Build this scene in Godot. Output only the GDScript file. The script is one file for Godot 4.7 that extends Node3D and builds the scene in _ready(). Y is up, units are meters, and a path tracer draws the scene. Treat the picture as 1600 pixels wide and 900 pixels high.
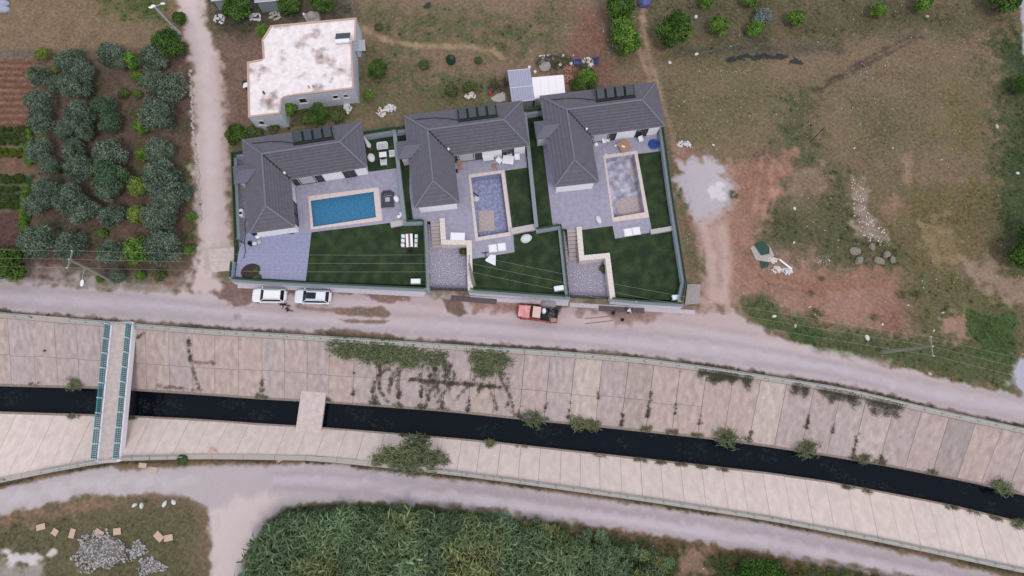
extends Node3D
# Three walled villas with pools beside a concrete canal, seen from a drone on an overcast day. Metres, y up, north is -z.

const T := 1.3            # level of the villa gardens above the road
const WATER := -3.9       # level of the canal water
const LIP := -3.1         # foot of the sloping canal banks
var M := {}
var taken := {}
var rng := RandomNumberGenerator.new()


# ---------------------------------------------------------------- mesh builder
class Mb:
	var v := PackedVector3Array()
	var n := PackedVector3Array()
	var c := PackedColorArray()
	var t := PackedVector2Array()
	var col := Color.WHITE
	var tinted := false
	var mapped := false

	func tri3(a: Vector3, b: Vector3, d: Vector3, na: Vector3, nb: Vector3, nd: Vector3) -> void:
		v.append(a); v.append(d); v.append(b)
		n.append(na); n.append(nd); n.append(nb)
		for k in 3:
			c.append(col)
			t.append(Vector2.ZERO)

	func tri(a: Vector3, b: Vector3, d: Vector3) -> void:
		var k := (b - a).cross(d - a).normalized()
		tri3(a, b, d, k, k, k)

	func quad(a: Vector3, b: Vector3, d: Vector3, e: Vector3) -> void:
		tri(a, b, d)
		tri(a, d, e)

	# a quad with its own texture coordinates, and vertex colours
	func quad_uv(p: Array, uv: Array, cols: Array = []) -> void:
		var k: Vector3 = ((p[1] - p[0]) as Vector3).cross(p[2] - p[0]).normalized()
		for i in [0, 2, 1, 0, 3, 2]:
			v.append(p[i]); n.append(k); t.append(uv[i])
			c.append(cols[i] if cols.size() else col)
		mapped = true

	func box(at: Vector3, size: Vector3, turn := Basis()) -> void:
		var q: Array[Vector3] = []
		for i in 8:
			q.append(at + turn * (Vector3((i & 1) - 0.5, ((i >> 1) & 1) - 0.5, ((i >> 2) & 1) - 0.5) * size))
		quad(q[2], q[6], q[7], q[3]); quad(q[0], q[1], q[5], q[4])
		quad(q[4], q[5], q[7], q[6]); quad(q[1], q[0], q[2], q[3])
		quad(q[5], q[1], q[3], q[7]); quad(q[0], q[4], q[6], q[2])

	# a box with its upper edges cut off
	func cut_box(at: Vector3, size: Vector3, cut: float, turn := Basis()) -> void:
		var h := size * 0.5
		var rings := []
		for lvl in [[-h.y, 0.0], [h.y - cut, 0.0], [h.y, cut]]:
			var r := PackedVector3Array()
			for s in [[-1, -1], [1, -1], [1, 1], [-1, 1]]:
				r.append(at + turn * Vector3(s[0] * (h.x - lvl[1]), lvl[0], s[1] * (h.z - lvl[1])))
			rings.append(r)
		loft(rings, true, false)

	# rings of equal size, listed clockwise seen from above when the loft climbs
	func loft(rings: Array, caps := true, smooth := true) -> void:
		var m: int = rings[0].size()
		var mids := []
		for r in rings:
			var mid := Vector3.ZERO
			for p in r: mid += p
			mids.append(mid / m)
		for i in rings.size() - 1:
			for j in m:
				var k := (j + 1) % m
				var a: Vector3 = rings[i][j]
				var b: Vector3 = rings[i][k]
				var d: Vector3 = rings[i + 1][k]
				var e: Vector3 = rings[i + 1][j]
				if smooth:
					var na := (a - mids[i]) as Vector3
					tri3(a, e, d, na.normalized(), (e - mids[i + 1]).normalized(), (d - mids[i + 1]).normalized())
					tri3(a, d, b, na.normalized(), (d - mids[i + 1]).normalized(), (b - mids[i]).normalized())
				else:
					quad(a, e, d, b)
		if caps:
			for j in m:
				tri(mids[0], rings[0][j], rings[0][(j + 1) % m])
				tri(mids[-1], rings[-1][(j + 1) % m], rings[-1][j])

	func tube(a: Vector3, b: Vector3, r0: float, r1: float, sides := 6, caps := true) -> void:
		path([a, b], [r0, r1], sides, caps)

	func path(pts: Array, radii: Array, sides := 6, caps := true) -> void:
		var rings := []
		for i in pts.size():
			var d: Vector3 = (pts[mini(i + 1, pts.size() - 1)] - pts[maxi(i - 1, 0)]).normalized()
			var x := d.cross(Vector3.UP if absf(d.y) < 0.9 else Vector3.RIGHT).normalized()
			var y := x.cross(d)
			var ring := PackedVector3Array()
			for k in sides:
				var f := TAU * k / sides
				ring.append(pts[i] + (x * cos(f) + y * sin(f)) * radii[i])
			rings.append(ring)
		var m := sides
		for i in rings.size() - 1:
			for j in m:
				var k := (j + 1) % m
				var a: Vector3 = rings[i][j]
				var b: Vector3 = rings[i][k]
				var d: Vector3 = rings[i + 1][k]
				var e: Vector3 = rings[i + 1][j]
				var na: Vector3 = (a - pts[i]).normalized()
				var nb: Vector3 = (b - pts[i]).normalized()
				var nd: Vector3 = (d - pts[i + 1]).normalized()
				var ne: Vector3 = (e - pts[i + 1]).normalized()
				if (b - a).cross(d - a).dot(na) > 0.0:
					tri3(a, b, d, na, nb, nd); tri3(a, d, e, na, nd, ne)
				else:
					tri3(a, d, b, na, nd, nb); tri3(a, e, d, na, ne, nd)
		if caps:
			for j in m:
				tri(pts[0], rings[0][j], rings[0][(j + 1) % m])
				tri(pts[-1], rings[-1][(j + 1) % m], rings[-1][j])

	func ball(at: Vector3, r: Vector3, rough := 0.0, rg: RandomNumberGenerator = null, seg := 8, rows := 5) -> void:
		var pts := []
		for i in rows + 1:
			var row := []
			for j in seg:
				var la := PI * i / rows - PI / 2
				var lo := TAU * j / seg
				var d := Vector3(cos(la) * cos(lo), sin(la), cos(la) * sin(lo))
				var k := 1.0 + (rg.randf_range(-rough, rough) if rg and i > 0 and i < rows else 0.0)
				row.append(at + d * r * k)
			pts.append(row)
		for i in rows:
			for j in seg:
				var k := (j + 1) % seg
				var q := [pts[i][j], pts[i + 1][j], pts[i + 1][k], pts[i][k]]
				if rough > 0.0:
					if i < rows - 1: tri(q[0], q[1], q[2])
					if i > 0: tri(q[0], q[2], q[3])
				else:
					var g := []
					for p in q: g.append(((p - at) / (r * r)).normalized())
					if i < rows - 1: tri3(q[0], q[1], q[2], g[0], g[1], g[2])
					if i > 0: tri3(q[0], q[2], q[3], g[0], g[2], g[3])

	# an upright prism over a ground plan of (x, z)
	func prism(plan: PackedVector2Array, y0: float, y1: float, top := true, bottom := false) -> void:
		var p := plan
		if Geometry2D.is_polygon_clockwise(p):
			p = p.duplicate(); p.reverse()
		var idx := Geometry2D.triangulate_polygon(p)
		for i in range(0, idx.size(), 3):
			var q: Array[Vector3] = []
			for k in 3: q.append(Vector3(p[idx[i + k]].x, y1, p[idx[i + k]].y))
			var up := (q[1] - q[0]).cross(q[2] - q[0]).y > 0.0
			if top:
				if up: tri(q[0], q[1], q[2])
				else: tri(q[0], q[2], q[1])
			if bottom:
				var dn := Vector3(0, y0 - y1, 0)
				if up: tri(q[0] + dn, q[2] + dn, q[1] + dn)
				else: tri(q[0] + dn, q[1] + dn, q[2] + dn)
		var mid := Vector2.ZERO
		var m := p.size()
		for i in m:
			var a := p[i]
			var b := p[(i + 1) % m]
			if a.distance_to(b) < 0.001: continue
			# is_polygon_clockwise is told in a y-down plane: after the flip the outside lies to the right of a -> b in (x, z)
			var fa := Vector3(a.x, y0, a.y); var fb := Vector3(b.x, y0, b.y)
			var ta := Vector3(a.x, y1, a.y); var tb := Vector3(b.x, y1, b.y)
			var out := Vector3(b.y - a.y, 0, a.x - b.x)
			if not Geometry2D.is_point_in_polygon((a + b) * 0.5 + Vector2(out.x, out.z).normalized() * 0.002, p):
				if (fb - fa).cross(tb - fa).dot(out) > 0.0: quad(fa, fb, tb, ta)
				else: quad(fb, fa, ta, tb)
			else:
				if (fb - fa).cross(tb - fa).dot(-out) > 0.0: quad(fa, fb, tb, ta)
				else: quad(fb, fa, ta, tb)

	# the outline of a flat shape (a card, a sign, a roof sheet) given thickness along k
	func slab(p: Array, k: Vector3) -> void:
		var m := p.size()
		var nn: Vector3 = ((p[1] - p[0]) as Vector3).cross(p[2] - p[0])
		var q := p if nn.dot(k) > 0.0 else p.duplicate()
		if nn.dot(k) <= 0.0: q.reverse()
		for i in range(1, m - 1):
			tri(q[0] + k, q[i] + k, q[i + 1] + k)
			tri(q[0], q[i + 1], q[i])
		for i in m:
			var a: Vector3 = q[i]; var b: Vector3 = q[(i + 1) % m]
			quad(a, b, b + k, a + k)

	func mesh() -> ArrayMesh:
		var a := []
		a.resize(Mesh.ARRAY_MAX)
		a[Mesh.ARRAY_VERTEX] = v
		a[Mesh.ARRAY_NORMAL] = n
		if tinted: a[Mesh.ARRAY_COLOR] = c
		if mapped: a[Mesh.ARRAY_TEX_UV] = t
		var m := ArrayMesh.new()
		m.add_surface_from_arrays(Mesh.PRIMITIVE_TRIANGLES, a)
		return m


# ---------------------------------------------------------------- names, labels, parts
func numbered(called: String) -> String:
	var k: int = taken.get(called, 0)
	taken[called] = k + 1
	return called if k == 0 else "%s_%03d" % [called, k]

func tag(o: Node, label := "", category := "", group := "", kind := "") -> Node:
	if label: o.set_meta("label", label)
	if category: o.set_meta("category", category)
	if group: o.set_meta("group", group)
	if kind: o.set_meta("kind", kind)
	return o

func thing(called: String, label: String, category: String, at := Vector3.ZERO, turn := 0.0, group := "") -> Node3D:
	var o := Node3D.new()
	o.name = numbered(called)
	add_child(o, true)
	o.position = at
	o.rotation.y = turn
	tag(o, label, category, group)
	return o

func put(called: String, shape: Variant, mat: Material, parent: Node = self) -> MeshInstance3D:
	var o := MeshInstance3D.new()
	o.mesh = shape.mesh() if shape is Mb else shape
	o.material_override = mat
	o.name = numbered(called) if parent == self else called
	parent.add_child(o, true)
	return o

func copy(o: Node3D, label: String, at: Vector3, turn: float, group := "") -> Node3D:
	var d: Node3D = o.duplicate()
	var base := String(o.name)
	var cut := base.length() - 4
	if cut > 0 and base[cut] == "_" and base.substr(cut + 1).is_valid_int(): base = base.substr(0, cut)
	d.name = numbered(base)
	add_child(d, true)
	d.position = at
	d.rotation.y = turn
	tag(d, label, "", group)
	return d

func struct(called: String, shape: Variant, mat: Material) -> MeshInstance3D:
	var o := put(called, shape, mat)
	o.set_meta("kind", "structure")
	return o

func scatter(called: String, label: String, category: String, shape: Mesh, mat: Material, at: Array, tint: PackedColorArray, parent: Node = self) -> MultiMeshInstance3D:
	var mm := MultiMesh.new()
	mm.transform_format = MultiMesh.TRANSFORM_3D
	mm.use_colors = true
	mm.mesh = shape
	mm.instance_count = at.size()
	for i in at.size():
		mm.set_instance_transform(i, at[i])
		mm.set_instance_color(i, tint[i])
	var o := MultiMeshInstance3D.new()
	o.multimesh = mm
	o.material_override = mat
	o.name = numbered(called) if parent == self else called
	parent.add_child(o, true)
	tag(o, label, category, "", "stuff")
	return o

func V(p: Vector2, y: float) -> Vector3:
	return Vector3(p.x, y, p.y)

func srgb(r: int, g: int, b: int) -> Color:
	return Color8(r, g, b)

func lin(r: int, g: int, b: int) -> Color:
	return Color8(r, g, b).srgb_to_linear()

# the pieces of plan a that lie outside the convex plan b
func outside(plans: Array, b: PackedVector2Array) -> Array:
	var q := b
	if Geometry2D.is_polygon_clockwise(q):
		q = q.duplicate(); q.reverse()
	var done := []
	for plan in plans:
		var rest := [plan]
		for i in q.size():
			var a0 := q[i]; var a1 := q[(i + 1) % q.size()]
			var d := (a1 - a0).normalized()
			var o := Vector2(d.y, -d.x)
			if Geometry2D.is_point_in_polygon((a0 + a1) * 0.5 + o * 0.01, q): o = -o
			var s := a0 - d * 400.0; var e := a1 + d * 400.0
			var half := PackedVector2Array([s, e, e + o * 400.0, s + o * 400.0])
			var keep := []
			for r in rest:
				for piece in Geometry2D.intersect_polygons(r, half): done.append(piece)
				for piece in Geometry2D.clip_polygons(r, half): keep.append(piece)
			rest = keep
	return done

func along(line: PackedVector2Array, x: float) -> float:
	var k := 0
	while k < line.size() - 2 and line[k + 1].x < x: k += 1
	var a := line[k]; var b := line[k + 1]
	return a.y + (b.y - a.y) * (x - a.x) / (b.x - a.x)


# ---------------------------------------------------------------- materials
func noise_tex(seed_: int, freq: float, lo: float, hi: float, oct := 4, size := 512, kind := FastNoiseLite.TYPE_SIMPLEX_SMOOTH, mid := 0.5) -> NoiseTexture2D:
	var f := FastNoiseLite.new()
	f.seed = seed_
	f.noise_type = kind
	f.frequency = freq
	f.fractal_octaves = oct
	var t := NoiseTexture2D.new()
	t.width = size
	t.height = size
	t.seamless = true
	t.noise = f
	var g := Gradient.new()
	g.offsets = PackedFloat32Array([0.15, mid, 0.85])
	g.colors = PackedColorArray([Color(lo, lo, lo), Color((lo + hi) * 0.5, (lo + hi) * 0.5, (lo + hi) * 0.5), Color(hi, hi, hi)])
	t.color_ramp = g
	return t

func ramp_tex(seed_: int, freq: float, oct: int, stops: Array, cols: Array) -> NoiseTexture2D:
	var t := noise_tex(seed_, freq, 0.0, 1.0, oct)
	var g := Gradient.new()
	g.offsets = PackedFloat32Array(stops)
	g.colors = PackedColorArray(cols)
	t.color_ramp = g
	return t

func mat(key: String, col: Color, rough := 0.85, tex: Texture2D = null, scale := 0.2, detail: Texture2D = null) -> StandardMaterial3D:
	var m := StandardMaterial3D.new()
	m.resource_name = key
	m.albedo_color = col
	m.roughness = rough
	if tex:
		m.albedo_texture = tex
		m.uv1_triplanar = true
		m.uv1_world_triplanar = true
		m.uv1_scale = Vector3.ONE * scale
	if detail:
		m.detail_enabled = true
		m.detail_blend_mode = BaseMaterial3D.BLEND_MODE_MUL
		m.detail_albedo = detail
		m.detail_uv_layer = BaseMaterial3D.DETAIL_UV_1
	M[key] = m
	return m

func leafy(key: String) -> StandardMaterial3D:
	var m := mat(key, Color.WHITE, 0.7)
	m.vertex_color_use_as_albedo = true
	m.metallic_specular = 0.25
	m.backlight_enabled = true
	m.backlight = Color(0.35, 0.4, 0.25)
	return m

func make_materials() -> void:
	var fine := noise_tex(3, 0.09, 0.86, 1.0)
	var mott := noise_tex(5, 0.018, 0.84, 1.0)
	var soft := noise_tex(7, 0.02, 0.92, 1.0)
	var speck := noise_tex(9, 0.25, 0.62, 1.0, 2)
	var blotch := noise_tex(11, 0.012, 0.68, 1.0, 5)
	M.fine = fine; M.mott = mott; M.soft = soft
	mat("asphalt_patch", srgb(150, 140, 140), 0.95, mott, 0.1)
	mat("soil_bed", srgb(70, 58, 50), 1.0, mott, 0.3)
	# the canal: five tones of cast concrete on the north bank, three paler ones on the south bank
	var streak := noise_tex(13, 0.02, 0.88, 1.0, 5, 512)
	var k := 0
	for c in [[188, 172, 170], [184, 169, 169], [190, 173, 168], [186, 172, 173], [170, 158, 157], [200, 186, 180], [178, 164, 160], [194, 180, 178]]:
		var m := mat("slab_north_%d" % k, srgb(c[0] + 9, c[1] + 8, c[2] + 4), 0.95)
		m.albedo_texture = streak
		m.uv1_scale = Vector3(0.1, 0.05, 1)
		m.uv1_offset = Vector3(0.17 * k, 0.31 * k, 0)
		m.detail_enabled = true; m.detail_blend_mode = BaseMaterial3D.BLEND_MODE_MUL; m.detail_albedo = soft
		k += 1
	k = 0
	for c in [[223, 208, 197], [221, 206, 196], [224, 209, 199], [221, 207, 196]]:
		var m := mat("slab_south_%d" % k, srgb(c[0] + 10, c[1] + 10, c[2] + 10), 0.95)
		m.albedo_texture = noise_tex(17, 0.02, 0.93, 1.0, 4, 512) if k == 0 else (M.slab_south_0 as StandardMaterial3D).albedo_texture
		m.uv1_scale = Vector3(0.08, 0.05, 1)
		m.uv1_offset = Vector3(0.23 * k, 0.41 * k, 0)
		k += 1
	mat("kerb", srgb(188, 180, 172), 0.95, fine, 0.4)
	mat("street_kerb", srgb(202, 194, 200), 0.95, soft, 0.3)
	mat("lip", srgb(150, 138, 128), 0.95, mott, 0.3)
	mat("bridge_concrete", srgb(212, 197, 192), 0.95, soft, 0.12)
	mat("bridge_edge", srgb(240, 236, 242), 0.9)
	mat("teal", srgb(56, 124, 132), 0.5)
	mat("pale_rail", srgb(170, 190, 184), 0.5)
	mat("pale_teal", srgb(190, 218, 220), 0.5)
	var w := mat("canal_water", Color(0.05, 0.075, 0.11), 0.06)
	w.metallic_specular = 0.26
	w.normal_enabled = true
	w.normal_scale = 0.12
	var wn := noise_tex(21, 0.03, 0.0, 1.0, 3, 512)
	wn.as_normal_map = true
	wn.bump_strength = 3.0
	wn.color_ramp = null
	w.normal_texture = wn
	w.uv1_triplanar = true; w.uv1_world_triplanar = true; w.uv1_scale = Vector3.ONE * 0.15
	# villas
	mat("roof_tile", srgb(99, 98, 108), 0.65, soft, 0.1)
	mat("ridge", srgb(118, 124, 136), 0.6, fine, 0.5)
	mat("bay_roof", srgb(108, 108, 124), 0.6, mott, 0.5)
	mat("white_plaster", srgb(244, 244, 247), 0.9)
	mat("grey_plaster", srgb(196, 196, 202), 0.9, soft, 0.3)
	mat("wall_grey", srgb(168, 176, 194), 0.9, soft, 0.3)
	mat("wall_cap", srgb(140, 152, 156), 0.85, soft, 0.4)
	mat("front_grey", srgb(220, 222, 234), 0.9, soft, 0.25)
	mat("front_brown", srgb(104, 92, 96), 0.9, mott, 0.3)
	mat("hedge_fence", srgb(66, 100, 74), 0.95, speck, 0.9)
	mat("glass_dark", srgb(44, 48, 56), 0.12)
	mat("frame_dark", srgb(46, 48, 54), 0.5)
	mat("collector", srgb(52, 66, 70), 0.3)
	mat("cable_black", srgb(30, 30, 34), 0.7)
	mat("deck", srgb(164, 162, 180), 0.8, soft, 0.12)
	mat("deck_dark", srgb(134, 130, 140), 0.85, mott, 0.25)
	mat("drive_blue", srgb(154, 158, 186), 0.85, soft, 0.2)
	mat("cobble", srgb(214, 208, 228), 0.9, noise_tex(33, 0.07, 0.55, 1.0, 2, 512, FastNoiseLite.TYPE_CELLULAR), 0.2)
	mat("lawn", Color.WHITE, 1.0, ramp_tex(11, 0.012, 5, [0.2, 0.42, 0.6, 0.8], [srgb(36, 53, 31), srgb(43, 63, 36), srgb(49, 70, 41), srgb(62, 76, 47)]), 0.07)
	(M.lawn as StandardMaterial3D).detail_enabled = true
	(M.lawn as StandardMaterial3D).detail_blend_mode = BaseMaterial3D.BLEND_MODE_MUL
	(M.lawn as StandardMaterial3D).detail_albedo = fine
	mat("coping", srgb(232, 217, 208), 0.85, fine, 0.8)
	mat("cream", srgb(238, 228, 220), 0.9, mott, 0.5)
	mat("step", srgb(196, 182, 180), 0.9, fine, 0.6)
	mat("pool_blue", srgb(18, 136, 190), 0.5, noise_tex(23, 0.016, 0.66, 1.0, 4), 0.3)  # pale mottles in the basin colour imitate caustic light through the water
	mat("pool_dry_blue", srgb(160, 168, 200), 0.8, noise_tex(25, 0.02, 0.76, 1.0, 5), 0.16)
	mat("pool_dry_grey", srgb(206, 204, 222), 0.85, noise_tex(27, 0.012, 0.68, 1.0, 5), 0.1)
	mat("mud", srgb(198, 184, 180), 0.95, mott, 0.4)
	var pw := mat("pool_water", Color(0.25, 0.62, 0.8, 0.3), 0.08)
	pw.transparency = BaseMaterial3D.TRANSPARENCY_ALPHA
	pw.normal_enabled = true; pw.normal_scale = 0.5; pw.normal_texture = wn
	pw.uv1_triplanar = true; pw.uv1_world_triplanar = true; pw.uv1_scale = Vector3.ONE * 0.3
	# goods
	mat("white_paint", srgb(238, 240, 244), 0.5)
	mat("off_white", srgb(214, 214, 216), 0.8)
	mat("cushion", srgb(186, 186, 190), 0.95)
	mat("dark_cloth", srgb(78, 78, 92), 0.95)
	mat("wood", srgb(184, 140, 110), 0.8, fine, 1.2)
	mat("brown_cloth", srgb(140, 104, 86), 0.9)
	mat("plastic_blue", srgb(34, 74, 150), 0.5)
	mat("navy", srgb(44, 46, 92), 0.6)
	mat("dull_blue", srgb(96, 104, 158), 0.6)
	mat("red_plastic", srgb(178, 44, 48), 0.6)
	mat("black", srgb(26, 26, 28), 0.7)
	mat("dark_metal", srgb(62, 62, 68), 0.6)
	mat("steel", srgb(170, 176, 182), 0.4)
	mat("concrete", srgb(176, 168, 164), 0.95, mott, 0.5)
	mat("pole_concrete", srgb(150, 150, 140), 0.9, fine, 0.8)
	mat("pole_metal", srgb(176, 180, 190), 0.5)
	mat("wire", srgb(186, 190, 178), 0.6)
	mat("cardboard", srgb(206, 178, 162), 0.9, soft, 1.0)
	mat("tarp_green", srgb(44, 76, 62), 0.7, soft, 0.6)
	mat("tarp_pale", srgb(186, 184, 176), 0.8, mott, 0.5)
	mat("net_black", srgb(52, 54, 58), 0.9)
	mat("terracotta", srgb(176, 130, 112), 0.9, fine, 0.8)
	mat("flat_roof", srgb(246, 240, 238), 0.95, ramp_tex(29, 0.006, 5, [0.1, 0.22, 0.34, 0.44], [Color(0.64, 0.58, 0.56), Color(0.8, 0.76, 0.75), Color(0.94, 0.92, 0.92), Color.WHITE]), 0.08)
	(M.flat_roof as StandardMaterial3D).detail_enabled = true
	(M.flat_roof as StandardMaterial3D).detail_blend_mode = BaseMaterial3D.BLEND_MODE_MUL
	(M.flat_roof as StandardMaterial3D).detail_albedo = soft
	mat("house_wall", srgb(206, 212, 224), 0.95, soft, 0.2)
	mat("parapet", srgb(206, 178, 164), 0.95, fine, 0.5)
	mat("shed_grey", srgb(172, 176, 196), 0.6, soft, 0.4)
	mat("shed_white", srgb(244, 240, 244), 0.6)
	mat("stone", srgb(206, 200, 198), 0.95, mott, 0.7)
	mat("boulder", srgb(150, 142, 128), 0.95, mott, 0.5)
	mat("bark", srgb(84, 72, 60), 1.0, fine, 1.5)
	leafy("leaf")
	var s := mat("tinted", Color.WHITE, 0.9)
	s.vertex_color_use_as_albedo = true
	# vehicles and people
	var cw := mat("car_white", srgb(240, 242, 242), 0.35)
	cw.clearcoat_enabled = true; cw.clearcoat = 0.6
	var cs := mat("car_silver", srgb(228, 235, 240), 0.35)
	cs.clearcoat_enabled = true; cs.clearcoat = 0.6
	mat("car_glass", srgb(22, 26, 32), 0.08)
	mat("tyre", srgb(24, 24, 26), 0.9)
	mat("rim", srgb(160, 164, 170), 0.4)
	mat("lamp_clear", srgb(220, 226, 232), 0.15)
	mat("lamp_red", srgb(150, 24, 26), 0.25)
	mat("faded_red", srgb(232, 164, 160), 0.7, noise_tex(31, 0.004, 0.82, 1.0, 2), 0.5)
	mat("red_paint", srgb(158, 56, 60), 0.6)
	mat("pale_roof", srgb(226, 196, 178), 0.8, soft, 0.6)
	mat("sand", srgb(170, 164, 166), 1.0, fine, 0.8)


# ---------------------------------------------------------------- the land: one sheet, with the canal and the pools sunk in it
const MX := -100.0
const MZ := -92.0
const MW := 1000
const MH := 660
const CELL := 0.2
var ch0 := PackedFloat32Array()
var ch1 := PackedFloat32Array()
var ch2 := PackedFloat32Array()
var na := PackedByteArray()
var nb := PackedByteArray()
var nc := PackedByteArray()

func noise_bytes(seed_: int, freq: float, oct: int) -> PackedByteArray:
	var f := FastNoiseLite.new()
	f.seed = seed_
	f.frequency = freq
	f.fractal_octaves = oct
	var im := f.get_image(MW, MH, false, false, true)
	im.convert(Image.FORMAT_L8)
	return im.get_data()

# lay earth, grass or dust of one colour over the ground plan p: feather and warp in metres, mottle 0..1 lets the ground below show in patches
func dust(p: PackedVector2Array, r: int, g: int, b: int, feather := 1.0, warp := 1.0, strength := 1.0, mottle := 0.0) -> void:
	var lo := p[0]; var hi := p[0]
	for q in p:
		lo = lo.min(q); hi = hi.max(q)
	var grow := feather + warp
	var i0 := maxi(0, int((lo.x - grow - MX) / CELL)); var i1 := mini(MW - 1, int((hi.x + grow - MX) / CELL))
	var j0 := maxi(0, int((lo.y - grow - MZ) / CELL)); var j1 := mini(MH - 1, int((hi.y + grow - MZ) / CELL))
	var m := p.size()
	for j in range(j0, j1 + 1):
		var z := MZ + (j + 0.5) * CELL
		for i in range(i0, i1 + 1):
			var x := MX + (i + 0.5) * CELL
			var d2 := 1e9
			var inside := false
			var ax := p[m - 1].x; var ay := p[m - 1].y
			for k in m:
				var bx := p[k].x; var by := p[k].y
				var ex := bx - ax; var ey := by - ay
				var wx := x - ax; var wy := z - ay
				var t := clampf((wx * ex + wy * ey) / (ex * ex + ey * ey + 1e-9), 0.0, 1.0)
				var qx := wx - ex * t; var qy := wy - ey * t
				d2 = minf(d2, qx * qx + qy * qy)
				if (ay > z) != (by > z) and x < (bx - ax) * (z - ay) / (by - ay) + ax: inside = not inside
				ax = bx; ay = by
			var at := j * MW + i
			var d := sqrt(d2)
			var n1 := na[at] / 255.0
			var sd := (d if inside else -d) + (n1 - 0.5) * 4.0 * warp
			var a := clampf(sd / feather + 0.5, 0.0, 1.0) * strength
			if a <= 0.0: continue
			if mottle > 0.0: a *= clampf(1.0 - mottle + mottle * ((nb[at] * 0.55 + na[at] * 0.45) / 255.0 - 0.3) * 3.2, 0.0, 1.0)
			ch0[at] += (r - ch0[at]) * a
			ch1[at] += (g - ch1[at]) * a
			ch2[at] += (b - ch2[at]) * a

# a worn line such as a wheel rut
func rut(p: PackedVector2Array, wide: float, r: int, g: int, b: int, strength := 0.8) -> void:
	for i in p.size() - 1:
		var d := (p[i + 1] - p[i]).normalized().orthogonal() * wide * 0.5
		dust(PackedVector2Array([p[i] + d, p[i + 1] + d, p[i + 1] - d, p[i] - d]), r, g, b, wide * 0.9, 0.25, strength, 0.1)

func round_plan(at: Vector2, rx: float, rz: float) -> PackedVector2Array:
	var p := PackedVector2Array()
	for k in 10: p.append(at + Vector2(cos(TAU * k / 10) * rx, sin(TAU * k / 10) * rz))
	return p

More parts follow.
